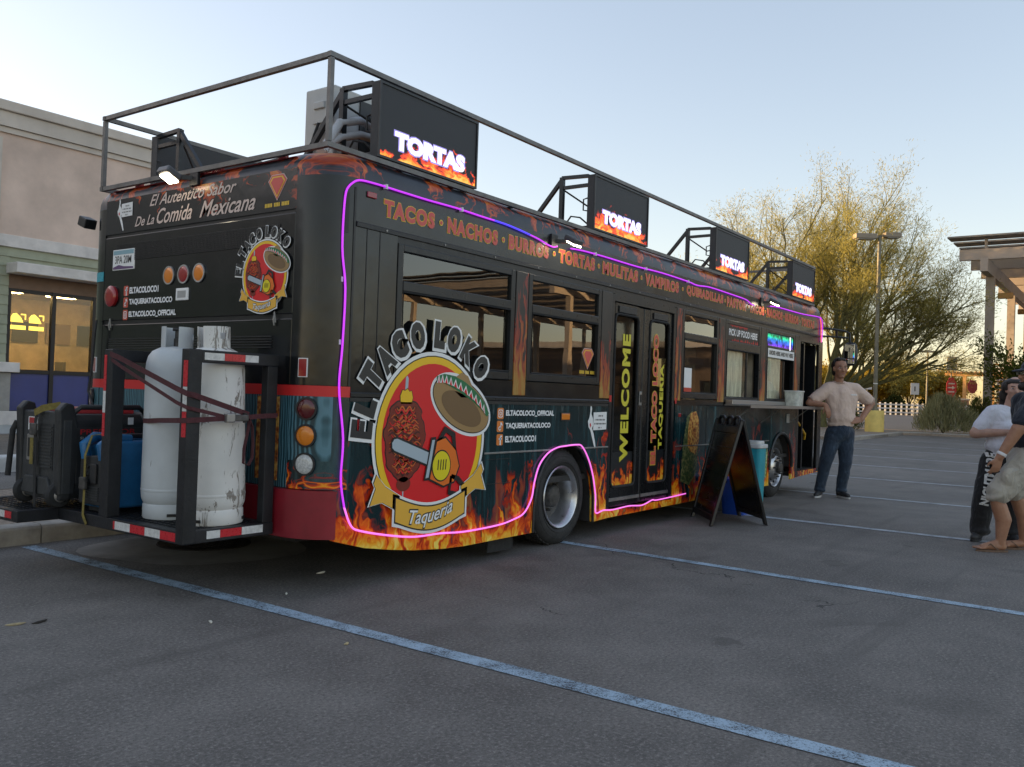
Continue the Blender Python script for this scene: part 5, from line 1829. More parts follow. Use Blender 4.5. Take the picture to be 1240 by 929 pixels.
def screen(x0, x1, face):
    """LED screen hung in the roof frame; face -1 looks to -Y, +1 to +Y"""
    y = YA - 0.01 if face < 0 else YB + 0.01
    s_ = -1 if face < 0 else 1
    z0, z1 = 2.845, 3.352
    ya, yb = sorted((y, y - s_ * 0.07))
    sc = part(MB().box(x0, x1, ya, yb, z0, z1), 'led_screen', 'led_black', bevel=0.004)
    t = 0.016
    f0, f1 = sorted((y, y + s_ * 0.012))
    for b_ in ((x0, x1, z0, z0 + t), (x0, x1, z1 - t, z1), (x0, x0 + t, z0 + t, z1 - t), (x1 - t, x1, z0 + t, z1 - t)):
        part(MB().box(b_[0], b_[1], f0, f1, b_[2], b_[3]), 'screen_frame', 'black_paint', sc)
    if face < 0:
        part(MB().box(x0 + t, x1 - t, y - 0.004, y - 0.0005, z0 + t, z1 - t), 'display', 'led_flames', sc)
        xa, xb = x0 + 0.15 * (x1 - x0), x0 + 0.86 * (x1 - x0)
        tv, tf, ts = text_mesh('TORTAS', 0.05)
        part(put_text(MB(), 'TORTAS', (xa - 0.012, y - 0.006, 2.922), UX, ZT, xb - xa + 0.024, 0.142, 0.10), 'display_lettering', 'led_violet', sc)
        part(put_text(MB(), 'TORTAS', (xa, y - 0.008, 2.932), UX, ZT, xb - xa, 0.122, 0.06), 'display_lettering', 'led_white', sc)
    # back frame: post, top arm, diagonal strut, cabinet handles
    yp = y - s_ * 0.36
    for x in (x0 + 0.02, x1 - 0.02):
        part(MB().bar((x, yp, 2.86), (x, yp, z1 + 0.01), 0.04, 0.04), 'screen_post', 'black_frame', sc)
        part(MB().bar((x, y - s_ * 0.07, z1 - 0.006), (x, yp, z1 + 0.006), 0.036, 0.03), 'screen_arm', 'black_frame', sc)
        part(MB().bar((x, yp, z1 - 0.01), (x, yp - s_ * 0.42, 2.875), 0.034, 0.034), 'screen_strut', 'black_frame', sc)
        part(MB().bar((x, y - s_ * 0.07, 2.868), (x, yp, 2.868), 0.036, 0.03), 'screen_arm', 'black_frame', sc)
        part(MB().bar((x, y - s_ * 0.07, z1 - 0.09), (x, yp, z1 - 0.09), 0.03, 0.03), 'screen_arm', 'black_frame', sc)
    mb = MB()
    for x in (x0 + 0.01,):
        mb.tube([(x, y - s_ * 0.07, 3.02), (x, y - s_ * 0.115, 3.03), (x, y - s_ * 0.115, 3.13), (x, y - s_ * 0.07, 3.14)], 0.007, 6)
    part(mb, 'cabinet_handle', 'black_plastic', sc)
    mb = MB()
    xx = x0 + 0.05
    mb.tube([(xx, yp, 2.89), (xx - 0.02, yp + s_ * 0.1, 2.99), (xx - 0.02, yp + s_ * 0.2, 2.97), (xx, y - s_ * 0.08, 2.90)], 0.008, 6)
    mb.tube([(xx, yp, 3.25), (xx + 0.2, yp + s_ * 0.15, 3.12), (xx + 0.5, yp + s_ * 0.2, 3.2), (xx + 0.7, y - s_ * 0.08, 2.95)], 0.008, 6)
    part(mb, 'cable', 'rubber', sc)
    for x in (x0 + 0.25, x1 - 0.25):
        part(MB().box(x, x + 0.05, min(y, y - s_ * .06), max(y, y - s_ * .06), 2.815, 2.8449), 'screen_foot', 'black_plastic', sc)
    return sc


for a, b in ((0.405, 1.455), (3.19, 4.26), (5.98, 7.035), (8.72, 9.745)):
    screen(a, b, -1)
for a, b in ((0.405, 1.455), (3.19, 4.26), (5.98, 7.035), (8.72, 9.745)):
    screen(a, b, 1)

# roof air-conditioning unit with hoses
ac = part(MB().box(0.46, 1.30, 0.50, 0.80, 2.90, 3.43), 'air_conditioner', 'hvac_grey', bevel=0.012)
part(MB().box(0.445, 0.46, 0.56, 0.70, 3.17, 3.33), 'service_cover', 'hvac_grey', ac, bevel=0.006)
part(MB().box(0.43, 0.45, 0.575, 0.685, 3.27, 3.32), 'service_handle', 'hvac_grey', ac, bevel=0.006)
part(MB().tube([(0.44, 0.63, 3.17), (0.42, 0.65, 3.08), (0.41, 0.70, 2.93)], 0.010, 6), 'power_cable', 'rubber', ac)
part(MB().box(0.70, 1.22, 0.488, 0.50, 2.95, 3.38), 'fan_recess', 'ink_black', ac)
mb = MB()
for k in range(6):
    r_ = 0.035 + 0.036 * k
    mb.tube([(0.96 + r_ * math.cos(2 * math.pi * i / 28), 0.482, 3.165 + min(0.205, r_) * math.sin(2 * math.pi * i / 28)) for i in range(28)], 0.003, 4, closed=True)
for k in range(10):
    a = 2 * math.pi * k / 10
    mb.bar((0.96 + .03 * math.cos(a), 0.482, 3.165 + .03 * math.sin(a)), (0.96 + .21 * math.cos(a), 0.482, 3.165 + .2 * math.sin(a)), 0.004)
part(mb, 'fan_guard', 'black_plastic', ac)
for k, zz in enumerate((0.0, 0.10)):
    pts = [(0.18 + 0.02 * k, 0.30, 2.86), (0.26, 0.34, 2.93), (0.40, 0.37, 3.02 + zz), (0.60, 0.38, 3.09 + zz), (0.80, 0.36, 3.09 + zz * 0.7), (0.98, 0.34, 3.0), (1.06, 0.34, 2.88)]
    part(MB().tube(pts, 0.030, 10), 'hose', 'hose_grey', ac, smooth=60)
part(MB().lathe([(0.30, 0.0), (0.30, 0.05), (0.24, 0.075), (0.0, 0.085)], 28, (0.75, 1.75, 2.875), cap=False), 'roof_vent', 'maroon_bumper', smooth=50)
# left-hand lamp on the rear corner
part(MB().obox((0.06, WB + 0.09, 2.60), (0.05, 0.06, 0.04), Matrix.Rotation(R(20), 3, 'X')), 'flood_lamp', 'black_plastic', bevel=0.008)
# ================================================================== cargo rack on the bus tail
mat('rack_black', (0.014, 0.015, 0.018), 0.5, 0.2, var=0.35, vscale=9, bump=0.15, bscale=60)
mat('tape_red', (0.55, 0.02, 0.03), 0.3, var=0.15, vscale=30)
mat('tape_white', (0.62, 0.62, 0.60), 0.3, var=0.2, vscale=30)
rack = thing('cargo_rack', (-0.4, 1.4, 0.36), 'black steel tube rack with red and white tape behind the bus', 'rack')


def rp(mb, nm, m_, **kw):
    return mb.build(nm, m_, rack, **kw)


X0, X1, Y0, Y1_, Y2_ = -0.70, -0.05, 0.36, 1.82, 2.62
ZB0, ZB1 = 0.365, 0.44
XT = -0.97
# base rails
rp(MB().box(X0, X1, Y0, Y0 + 0.06, ZB0, ZB1), 'base_rail', 'rack_black', bevel=0.004)
rp(MB().box(X0, X0 + 0.06, Y0 + 0.06, Y1_, ZB0, ZB1), 'base_rail', 'rack_black', bevel=0.004)
rp(MB().box(XT, X0, Y1_ - 0.06, Y1_, ZB0, ZB1), 'base_rail', 'rack_black', bevel=0.004)
rp(MB().box(XT, XT + 0.06, Y1_, Y2_, ZB0, ZB1), 'base_rail', 'rack_black', bevel=0.004)
rp(MB().box(XT + 0.06, X1, Y2_ - 0.06, Y2_, ZB0, ZB1), 'base_rail', 'rack_black', bevel=0.004)
rp(MB().box(X1 - 0.05, X1, Y0 + 0.06, Y2_ - 0.06, ZB0, ZB1), 'base_rail', 'rack_black', bevel=0.004)
for y in (0.9, 1.28, 1.75):
    rp(MB().box(X0 + 0.06, X1 - 0.05, y, y + 0.05, ZB0, ZB1 - 0.012), 'cross_member', 'rack_black')
for y in (0.8, 2.1):
    rp(MB().box(-0.06, 0.4, y, y + 0.1, 0.40, 0.48), 'hitch_bar', 'rack_black')
# expanded metal floor: grating bars as one part
mb = MB()
y = Y0 + 0.09
while y < Y2_ - 0.07:
    mb.box(X0 + 0.06 if y < Y1_ else XT + 0.06, X1 - 0.05, y, y + 0.008, ZB1 - 0.012, ZB1 - 0.002)
    y += 0.05
x = XT + 0.09
while x < X1 - 0.06:
    mb.box(x, x + 0.008, Y0 + 0.06 if x > X0 + 0.06 else Y1_, Y2_ - 0.06, ZB1 - 0.013, ZB1 - 0.003)
    x += 0.05
tag(rp(mb, 'floor_grating', 'rack_black'), kind='stuff')
# posts and top rails
ZT1 = 1.505
rp(MB().box(X0 - 0.004, X0 + 0.085, Y0 - 0.004, Y0 + 0.07, ZB0 + 0.002, ZT1 + 0.002), 'rack_post', 'rack_black', bevel=0.005)
rp(MB().box(X0 - 0.004, X0 + 0.085, 1.17, 1.265, ZB1, ZT1), 'rack_post', 'rack_black', bevel=0.005)
rp(MB().box(-0.135, -0.055, Y0, Y0 + 0.06, ZB1, 1.43), 'rack_post', 'rack_black', bevel=0.005)
rp(MB().box(-0.135, -0.055, 1.18, 1.25, ZB1, 1.43), 'rack_post', 'rack_black', bevel=0.005)
rp(MB().box(X0 + 0.085, X1, Y0, Y0 + 0.065, 1.43, ZT1), 'top_rail', 'rack_black', bevel=0.005)
rp(MB().box(X0 + 0.085, X1, 1.18, 1.255, 1.43, ZT1), 'top_rail', 'rack_black', bevel=0.005)


def tape(x0, x1, y0, y1, z0, z1, m_):
    rp(MB().box(x0, x1, y0, y1, z0, z1), 'reflective_tape', m_)


yy = [0.43, 0.585, 0.745, 0.905, 1.075, 1.095]
for k in range(5):
    tape(X0 - 0.0015, X0, yy[k] + 0.001, yy[k + 1] - 0.001, 0.378, 0.428, 'tape_red' if k in (0, 2, 4) else 'tape_white')
xx = [-0.54, -0.445, -0.29, -0.13]
for k in range(3):
    tape(xx[k] + 0.001, xx[k + 1] - 0.001, Y0 - 0.0015, Y0, 0.385, 0.432, ('tape_white', 'tape_red', 'tape_white')[k])
xx = [-0.60, -0.46, -0.405, -0.31, -0.21]
for k in range(4):
    tape(xx[k] + 0.001, xx[k + 1] - 0.001, Y0 - 0.0015, Y0, 1.447, 1.49, ('tape_white', 'tape_red', 'tape_red', 'tape_white')[k])
zz = [0.99, 1.14, 1.285, 1.44]
for k in range(3):
    tape(X0 - 0.0055, X0 - 0.004, Y0 + 0.004, Y0 + 0.045, zz[k] + 0.001, zz[k + 1] - 0.001, ('tape_red', 'tape_white', 'tape_red')[k])
zz = [0.95, 1.10, 1.24, 1.47]
for k in range(3):
    tape(X0 - 0.0055, X0 - 0.004, 1.232, 1.262, zz[k] + 0.001, zz[k + 1] - 0.001, ('tape_red', 'tape_white', 'tape_red')[k])
for k, (a, b) in enumerate(((1.84, 1.93), (1.93, 2.10), (2.10, 2.25), (2.25, 2.42))):
    tape(XT - 0.0015, XT, a + 0.001, b - 0.001, 0.385, 0.43, ('tape_red', 'tape_white', 'tape_red', 'tape_white')[k])

# ================================================================== gas cylinders
def worn_paint(name, base, rust, amt):
    m, nt, p = new_mat(name)
    v = nt.pos()
    x, y, z = nt.sep(v)
    s1 = nt.noise(nt.xyz(nt.math('MULTIPLY', x, 15.0), nt.math('MULTIPLY', y, 15.0), nt.math('MULTIPLY', z, 4.0)), 1.0, 6.0, 0.75, 0.8)
    s2 = nt.noise(v, 3.0, 4.0, 0.6)
    col = nt.ramp(s2, [(0.3, tuple(c * 0.82 for c in base)), (0.7, base)])
    k = nt.smooth(nt.math('ADD', s1, nt.math('MULTIPLY', nt.math('SUBTRACT', s2, 0.5), 0.25)), 0.665 - amt, 0.70 - amt)
    nt.put(p.inputs['Base Color'], nt.mix(nt.math('MULTIPLY', k, 0.85), col, rust))
    nt.put(p.inputs['Roughness'], nt.math('ADD', nt.math('MULTIPLY', s2, 0.25), 0.35))
    nt.put(p.inputs['Normal'], nt.bump(s1, 0.12, 0.01))
    return m


worn_paint('cylinder_grey_white', (0.58, 0.61, 0.62), (0.10, 0.08, 0.06), -0.01)
worn_paint('cylinder_scuffed_white', (0.78, 0.765, 0.73), (0.18, 0.15, 0.12), 0.10)


def gas_cylinder(c, tilt, m_, label, turn):
    t = thing('gas_cylinder', c, label, 'gas cylinder', 'gas cylinders standing in the rack')
    x, y, z = c
    rr = 0.185
    H = 1.10
    prof = [(rr * 0.90, 0.0), (rr * 0.93, 0.01), (rr * 0.93, 0.085), (rr * 0.90, 0.095), (rr * 0.93, 0.105), (rr * 0.985, 0.13), (rr * 1.0, 0.165), (rr * 1.0, 0.95), (rr * 0.985, 0.99), (rr * 0.93, 1.03), (rr * 0.80, 1.065), (rr * 0.55, 1.09), (rr * 0.2, 1.10)]
    body = MB().lathe(prof, 48, c).build('tank', m_, t, smooth=40)
    MB().lathe([(rr * 1.001, 0.172), (rr * 1.012, 0.178), (rr * 1.012, 0.186), (rr * 1.001, 0.192)], 48, c, cap=False).build('weld_seam', m_, body, smooth=40)
    mb = MB()
    for k in range(3):
        a = turn + k * 2.1
        mb.obox((x + rr * 0.933 * math.cos(a), y + rr * 0.933 * math.sin(a), z + 0.03), (0.004, 0.035, 0.009), Matrix.Rotation(a, 3, 'Z'))
    mb.build('foot_slot', 'ink_black', body)
    # collar: open ring with hand holes
    rc, z0, z1 = 0.098, 1.085, 1.225
    mb = MB()
    n = 40
    for k in range(n):
        a0, a1 = turn + 5.4 * k / n, turn + 5.4 * (k + 1) / n
        u = (k + 0.5) / n
        hole = (0.20 < u < 0.27) or (0.47 < u < 0.54) or (0.74 < u < 0.81)
        segs = ((z0, z1),) if not hole else ((z0, z0 + 0.062), (z1 - 0.040, z1))
        for s0, s1 in segs:
            q = [(x + r_ * math.cos(a), y + r_ * math.sin(a)) for r_, a in ((rc, a0), (rc, a1), (rc - 0.006, a1), (rc - 0.006, a0))]
            mb.prism(q, z + s0, z + s1, 'XY')
    mb.build('collar', m_, t)
    MB().lathe([(0.022, 1.10), (0.022, 1.15), (0.016, 1.155), (0.016, 1.20)], 14, c).build('valve', 'hub_metal', t, smooth=40)
    MB().lathe([(0.03, 1.20), (0.032, 1.205), (0.032, 1.215), (0.03, 1.22)], 14, c).build('valve_knob', 'black_plastic', t, smooth=40)
    t.rotation_euler = tilt
    return t


gas_cylinder((-0.385, 0.965, ZB1), (0, 0, 0), 'cylinder_grey_white', 'smooth grey white tall gas cylinder at the back of the rack', 4.2)
gas_cylinder((-0.325, 0.585, ZB1), (R(-1.0), R(-2.0), 0), 'cylinder_scuffed_white', 'scuffed peeling white gas cylinder beside the open end of the rack', 3.4)

# ================================================================== tie-down straps
mat('strap_maroon', (0.075, 0.018, 0.022), 0.8, var=0.25, vscale=40)
mat('strap_olive', (0.20, 0.155, 0.035), 0.8, var=0.25, vscale=40)
mat('strap_black', (0.02, 0.02, 0.02), 0.8)


def strap_mesh(pts, w, t=0.003, wd=(0, 0, 1)):
    pts = [Vector(p) for p in pts]
    rings = []
    for i, p in enumerate(pts):
        d = (pts[min(i + 1, len(pts) - 1)] - pts[max(i - 1, 0)]).normalized()
        b = Vector(wd) - d * Vector(wd).dot(d)
        if b.length < 1e-4:
            b = Vector((0, 1, 0))
        b.normalize()
        nrm = d.cross(b)
        rings.append([p + b * w / 2 + nrm * t / 2, p - b * w / 2 + nrm * t / 2, p - b * w / 2 - nrm * t / 2, p + b * w / 2 - nrm * t / 2])
    return MB().loft(rings)


st = strap_mesh([(-0.705, 1.20, 1.475), (-0.708, 1.10, 1.455), (-0.712, 0.45, 1.27), (-0.712, 0.352, 1.245), (-0.66, 0.345, 1.235), (-0.28, 0.345, 1.125)], 0.032).build('tie_down_strap', 'strap_maroon', None)
tag(st, 'dark red ratchet strap crossing the gas cylinders with a loose tail', 'strap')
strap_mesh([(-0.705, 1.18, 1.44), (-0.708, 1.06, 1.395), (-0.712, 0.45, 1.19), (-0.712, 0.35, 1.165), (-0.64, 0.345, 1.15), (-0.42, 0.345, 1.105)], 0.022).build('webbing', 'strap_maroon', st)
strap_mesh([(-0.30, 1.15, 1.05), (-0.40, 1.155, 1.052), (-0.50, 1.115, 1.055), (-0.56, 1.035, 1.058), (-0.577, 0.95, 1.06), (-0.60, 0.80, 1.07), (-0.705, 0.45, 1.085), (-0.712, 0.345, 1.09), (-0.60, 0.34, 1.095), (-0.42, 0.34, 1.103)], 0.030).build('webbing', 'strap_maroon', st)
strap_mesh([(-0.30, 0.34, 1.108), (-0.20, 0.34, 1.115), (-0.06, 0.345, 1.12)], 0.030).build('webbing', 'strap_maroon', st)
strap_mesh([(-0.285, 0.335, 1.10), (-0.27, 0.322, 1.05), (-0.265, 0.315, 0.95), (-0.272, 0.31, 0.86), (-0.30, 0.31, 0.815), (-0.335, 0.31, 0.83), (-0.33, 0.315, 0.92), (-0.30, 0.325, 1.02), (-0.285, 0.33, 1.09)], 0.026, wd=(0, 1, 0.2)).build('strap_tail', 'strap_maroon', st)
mb = MB().box(-0.44, -0.30, 0.315, 0.345, 1.085, 1.125)
mb.build('ratchet', 'hub_metal', st, bevel=0.006)
MB().box(-0.46, -0.40, 0.312, 0.35, 1.078, 1.132).build('ratchet_handle', 'galvanised', st, bevel=0.006)
MB().lathe([(0.012, -0.03), (0.012, 0.03)], 10, (-0.32, 0.33, 1.105), 'Z').build('ratchet_spool', 'ink_black', st)

# ================================================================== black portable generator
mat('gen_black', (0.022, 0.023, 0.024), 0.5, var=0.25, vscale=9, bump=0.15, bscale=90)
mat('gen_grey', (0.038, 0.040, 0.041), 0.55, var=0.2, vscale=9, bump=0.2, bscale=90)
mat('gen_red', (0.36, 0.02, 0.022), 0.4, var=0.15, vscale=9)
gx0, gx1, gy0, gy1, gz0, gz1 = -0.74, -0.08, 1.69, 2.27, 0.50, 1.10
gen = thing('generator', (-0.4, 1.98, 0.44), 'black wheeled portable generator with red top on the rack tray', 'generator')


def gp(mb, nm, m_, root=None, **kw):
    return mb.build(nm, m_, root or gen, **kw)


sect = [(gy0 + 0.02, gz0), (gy1 - 0.02, gz0), (gy1, gz0 + 0.05), (gy1, gz1 - 0.08), (gy1 - 0.05, gz1 - 0.03), (gy0 + 0.05, gz1 - 0.03), (gy0, gz1 - 0.08), (gy0, gz0 + 0.05)]
body = gp(MB().prism(sect, gx0 + 0.03, gx1 - 0.03, 'YZ'), 'generator_body', 'gen_black', bevel=0.012)
top = [(gy0 + 0.13, gz1 - 0.03), (gy1 - 0.13, gz1 - 0.03), (gy1 - 0.16, gz1 + 0.012), (gy0 + 0.16, gz1 + 0.012)]
gp(MB().prism(top, gx0 + 0.06, gx1 - 0.06, 'YZ'), 'top_cover', 'gen_red', bevel=0.01)
# end caps with shoulders
for xa, xb in ((gx0, gx0 + 0.075), (gx1 - 0.075, gx1)):
    s2 = [(y + (0.012 if y > 1.98 else -0.012), z + (0.015 if z > 0.8 else -0.005)) for y, z in sect]
    hole = s2
    gp(MB().prism(s2, xa, xb, 'YZ'), 'end_cap', 'gen_grey', body, bevel=0.012)
for y in (gy0 - 0.01, gy1 - 0.065):
    mb = MB().prism([(gx0 - 0.01, gz0 + 0.03), (gx0 + 0.10, gz0 + 0.03), (gx0 + 0.12, gz1 - 0.16), (gx0 + 0.075, gz1 + 0.035), (gx0 + 0.02, gz1 + 0.05), (gx0 - 0.025, gz1 - 0.0), (gx0 - 0.02, gz1 - 0.10)], y, y + 0.075)
    gp(mb, 'corner_guard', 'gen_black', body, bevel=0.012)
# vent grille on the end
gr = gp(MB().box(gx0 - 0.004, gx0, gy0 + 0.10, gy0 + 0.28, gz0 + 0.19, gz1 - 0.10), 'vent_panel', 'gen_black', body)
for k in range(13):
    z = gz0 + 0.205 + k * 0.022
    gp(MB().box(gx0 - 0.009, gx0 - 0.004, gy0 + 0.115, gy0 + 0.265, z, z + 0.011), 'vent_slat', 'gen_grey', gr)
o = gp(MB().box(gx0 - 0.008, gx0, gy0 + 0.36, gy0 + 0.45, gz0 + 0.24, gz0 + 0.42), 'outlet_frame', 'galvanised', body, bevel=0.01)
gp(MB().box(gx0 - 0.0095, gx0 - 0.008, gy0 + 0.378, gy0 + 0.432, gz0 + 0.265, gz0 + 0.395), 'outlet_recess', 'ink_black', o)
o = gp(MB().box(gx0 - 0.006, gx0, gy0 + 0.32, gy0 + 0.44, gz0 + 0.45, gz0 + 0.54), 'warning_label', 'sticker_white', body)
gp(MB().box(gx0 - 0.007, gx0 - 0.006, gy0 + 0.33, gy0 + 0.43, gz0 + 0.495, gz0 + 0.535), 'label_band', 'gen_red', o)
mb = MB().prism([(gy0 + 0.08, gz0 + 0.02), (gy1 - 0.08, gz0 + 0.02), (gy1 - 0.14, gz0 + 0.14), (gy0 + 0.14, gz0 + 0.14)], gx0 - 0.02, gx0 + 0.01, 'YZ')
gp(mb, 'kick_plate', 'gen_grey', body, bevel=0.008)
# side panel and name
sp = gp(MB().box(gx0 + 0.10, gx1 - 0.10, gy0 - 0.010, gy0, gz0 + 0.10, gz1 - 0.12), 'side_panel', 'gen_black', body, bevel=0.004)
mat('gen_red_print', (0.42, 0.02, 0.025), 0.4)
gp(put_text(MB(), 'PREDATOR', (gx0 + 0.12, gy0 - 0.0125, gz1 - 0.165), UX, ZT, 0.40, 0.036, 0.012), 'name_lettering', 'gen_red_print', sp)
gp(put_text(MB(), 'SUPER QUIET INVERTER', (gx0 + 0.12, gy0 - 0.0125, gz1 - 0.20), UX, ZT, 0.40, 0.020, 0.012), 'name_lettering', 'grey_plastic', sp)
gp(put_text(MB(), '9500', (gx0 + 0.12, gy0 - 0.0125, gz1 - 0.245), UX, ZT, 0.14, 0.034, 0.02), 'name_lettering', 'gen_red_print', sp)
mb = MB().tube([(gx0 + 0.08, gy0 + 0.01, gz1 - 0.02), (gx0 + 0.12, gy0 - 0.01, gz1 + 0.02), (gx1 - 0.12, gy0 - 0.01, gz1 + 0.02), (gx1 - 0.06, gy0 + 0.01, gz1 - 0.02)], 0.018, 8)
gp(mb, 'carry_bar', 'gen_black', smooth=50)
mb = MB().tube([(gx0 - 0.01, gy1 + 0.01, gz1 - 0.10), (gx0 - 0.03, gy1 + 0.03, gz1 - 0.16), (gx0 - 0.05, gy1 + 0.035, gz0 + 0.12)], 0.020, 8)
gp(mb, 'pull_handle', 'rubber', smooth=50)
MB().box(gx0 + 0.46, gx0 + 0.50, gy0 - 0.014, gy0 - 0.010, gz1 - 0.10, gz1 - 0.05).build('warning_label', 'sticker_white', sp)
for y in (gy0 + 0.04, gy1 - 0.10):
    wy = y
    o = gp(MB().lathe([(0.04, wy), (0.075, wy + 0.005), (0.085, wy + 0.018), (0.085, wy + 0.045), (0.075, wy + 0.06), (0.04, wy + 0.062)], 28, (gx0 + 0.03, 0, 0.527), 'Y'), 'wheel', 'rubber', smooth=40)
    gp(MB().lathe([(0.045, wy - 0.004), (0.04, wy - 0.008), (0.015, wy - 0.012), (0.0, wy - 0.012)], 20, (gx0 + 0.03, 0, 0.527), 'Y', cap=False), 'wheel_cap', 'galvanised', o, smooth=40)
gp(MB().box(gx1 - 0.12, gx1 - 0.05, gy0 + 0.1, gy1 - 0.1, 0.441, 0.505), 'rubber_foot', 'rubber')
# cargo straps over it
st2 = strap_mesh([(gx0 + 0.06, gy0 + 0.30, gz1 + 0.02), (gx0 - 0.02, gy0 + 0.29, gz1 + 0.0), (gx0 - 0.032, gy0 + 0.29, gz1 - 0.09), (gx0 - 0.028, gy0 + 0.285, gz0 + 0.25), (gx0 - 0.03, gy0 + 0.27, gz0 + 0.02), (gx0 - 0.03, gy0 + 0.26, 0.37)], 0.035, wd=(0, 1, 0)).build('tie_down_strap', 'strap_black', None)
tag(st2, 'black cargo strap with an olive buckle end down the black generator end', 'strap')
strap_mesh([(gx0 - 0.035, gy0 + 0.325, gz0 + 0.40), (gx0 - 0.037, gy0 + 0.32, gz0 + 0.22)], 0.04, 0.004, wd=(0, 1, 0)).build('webbing', 'strap_olive', st2)
strap_mesh([(gx0 + 0.05, gy0 + 0.12, gz1 + 0.03), (gx0 - 0.03, gy0 + 0.20, gz1 + 0.005), (gx0 - 0.036, gy0 + 0.30, gz1 - 0.03)], 0.045, 0.004).build('webbing', 'strap_olive', st2)
MB().box(gx0 - 0.05, gx0 - 0.03, gy0 + 0.26, gy0 + 0.34, gz0 + 0.42, gz0 + 0.50).build('buckle', 'hub_metal', st2, bevel=0.006)

# ================================================================== blue portable generator
mat('blue_plastic', (0.018, 0.13, 0.30), 0.35, var=0.3, vscale=5, bump=0.1, bscale=30)
bx0, bx1, by0, by1, bz0, bz1 = -0.655, -0.16, 1.29, 1.62, 0.47, 0.93
bg_ = thing('generator', (-0.4, 1.45, ZB1), 'small blue and black portable generator behind the rack post', 'generator')
prof = [(bx0 + 0.03, bz0), (bx1 - 0.03, bz0), (bx1, bz0 + 0.10), (bx1 - 0.02, bz1 - 0.10), (bx1 - 0.08, bz1 - 0.02), (bx0 + 0.12, bz1 - 0.02), (bx0 + 0.05, bz1 - 0.06), (bx0 + 0.09, bz1 - 0.16), (bx0 + 0.06, bz0 + 0.12), (bx0, bz0 + 0.06)]
bb = MB().prism(prof, by0, by1).build('generator_body', 'blue_plastic', bg_, bevel=0.02, seg=3)
MB().box(bx0 + 0.30, bx1 - 0.06, by0 - 0.006, by0, bz0 + 0.10, bz1 - 0.12).build('side_panel', 'blue_plastic', bb, bevel=0.004)
for y in (by0 + 0.03, by1 - 0.09):
    mb = MB().tube([(bx0 + 0.02, y + 0.03, bz1 - 0.14), (bx0 + 0.0, y + 0.03, bz1 - 0.05), (bx0 + 0.07, y + 0.03, bz1 + 0.0), (bx0 + 0.20, y + 0.03, bz1 - 0.01)], 0.032, 10)
    mb.build('shoulder', 'blue_plastic', bb, smooth=50)
mb = MB().prism([(by0 + 0.02, bz0 + 0.02), (by1 - 0.02, bz0 + 0.02), (by1 - 0.03, bz1 - 0.13), (by0 + 0.06, bz1 - 0.11)], bx0 - 0.005, bx0 + 0.09, 'YZ')
cp = mb.build('control_panel', 'gen_black', bg_, bevel=0.01)
for k in range(6):
    MB().box(bx0 - 0.012, bx0 - 0.005, by0 + 0.06, by0 + 0.24, bz0 + 0.05 + k * 0.016, bz0 + 0.058 + k * 0.016).build('vent_slat', 'gen_grey', cp)
for k in range(3):
    MB().lathe([(0.016, bx0 - 0.016), (0.016, bx0 - 0.005)], 12, (0, by0 + 0.20, bz0 + 0.17 + k * 0.05), 'X').build('outlet', 'gen_grey', cp)
MB().box(bx0 - 0.02, bx0 - 0.005, by0 + 0.08, by0 + 0.15, bz0 + 0.16, bz0 + 0.29).build('switch_box', 'black_plastic', cp, bevel=0.008)
MB().box(bx0 + 0.20, bx1 - 0.12, by0 + 0.12, by1 - 0.12, bz1 - 0.01, bz1 + 0.02).build('carry_handle', 'black_plastic', bb, bevel=0.01)
mb = MB()
for i in range(20):
    a0, a1 = 2 * math.pi * i / 20, 2 * math.pi * (i + 1) / 20
    c0 = (-0.33, 0.74)
    mb.add([(c0[0] + r_ * math.cos(a), by0 - 0.0075, c0[1] + r_ * math.sin(a)) for r_, a in ((0.022, a0), (0.022, a1), (0.018, a1), (0.018, a0))], [(0, 1, 2, 3)])
mb.build('logo_ring', 'sticker_white', bb)
for x in (bx0 + 0.06, bx1 - 0.10):
    MB().box(x, x + 0.05, by0 + 0.04, by1 - 0.04, ZB1 + 0.001, bz0 + 0.01).build('rubber_foot', 'rubber', bg_)
st3 = strap_mesh([(bx0 + 0.12, 1.50, bz1 + 0.02), (bx0 + 0.02, 1.50, bz1 + 0.01), (bx0 - 0.022, 1.50, bz1 - 0.12), (bx0 - 0.03, 1.48, bz0 + 0.10), (bx0 - 0.055, 1.44, bz0 - 0.04), (bx0 - 0.052, 1.40, 0.372)], 0.024, wd=(0, 1, 0)).build('tie_down_strap', 'strap_olive', None)
tag(st3, 'olive yellow tie-down strap over the blue generator', 'strap')
MB().box(bx0 - 0.05, bx0 - 0.025, 1.45, 1.52, bz0 + 0.12, bz0 + 0.20).build('ratchet', 'hub_metal', st3, bevel=0.006)
# thin cable from the roof light down to the generator
cb = MB().tube([(-0.02, 2.62, 1.78), (-0.06, 2.56, 1.70), (-0.05, 2.60, 1.45), (-0.12, 2.52, 1.22), (-0.20, 2.30, 1.12)], 0.008, 6).build('power_cable', 'rubber', None, smooth=50)
tag(cb, 'thin black cable hanging from the bus tail to the black generator', 'cable')
cb = MB().tube([(-0.335, 1.0, 1.60), (-0.25, 1.12, 1.63), (-0.14, 1.28, 1.60), (-0.05, 1.42, 1.54)], 0.006, 6).build('gas_hose', 'grey_plastic', None, smooth=50)
tag(cb, 'pale thin gas hose looping from the grey white cylinder to the bus', 'hose')

# ================================================================== folding sandwich board
mat('board_black', (0.012, 0.012, 0.014), 0.32, var=0.2, vscale=6, bump=0.08, bscale=60)
mat('board_face', (0.010, 0.010, 0.013), 0.22, var=0.3, vscale=3)
brd = thing('sandwich_board', (5.53, -0.40, 0), 'black plastic folding sandwich board standing before the bus skirt', 'sandwich board')


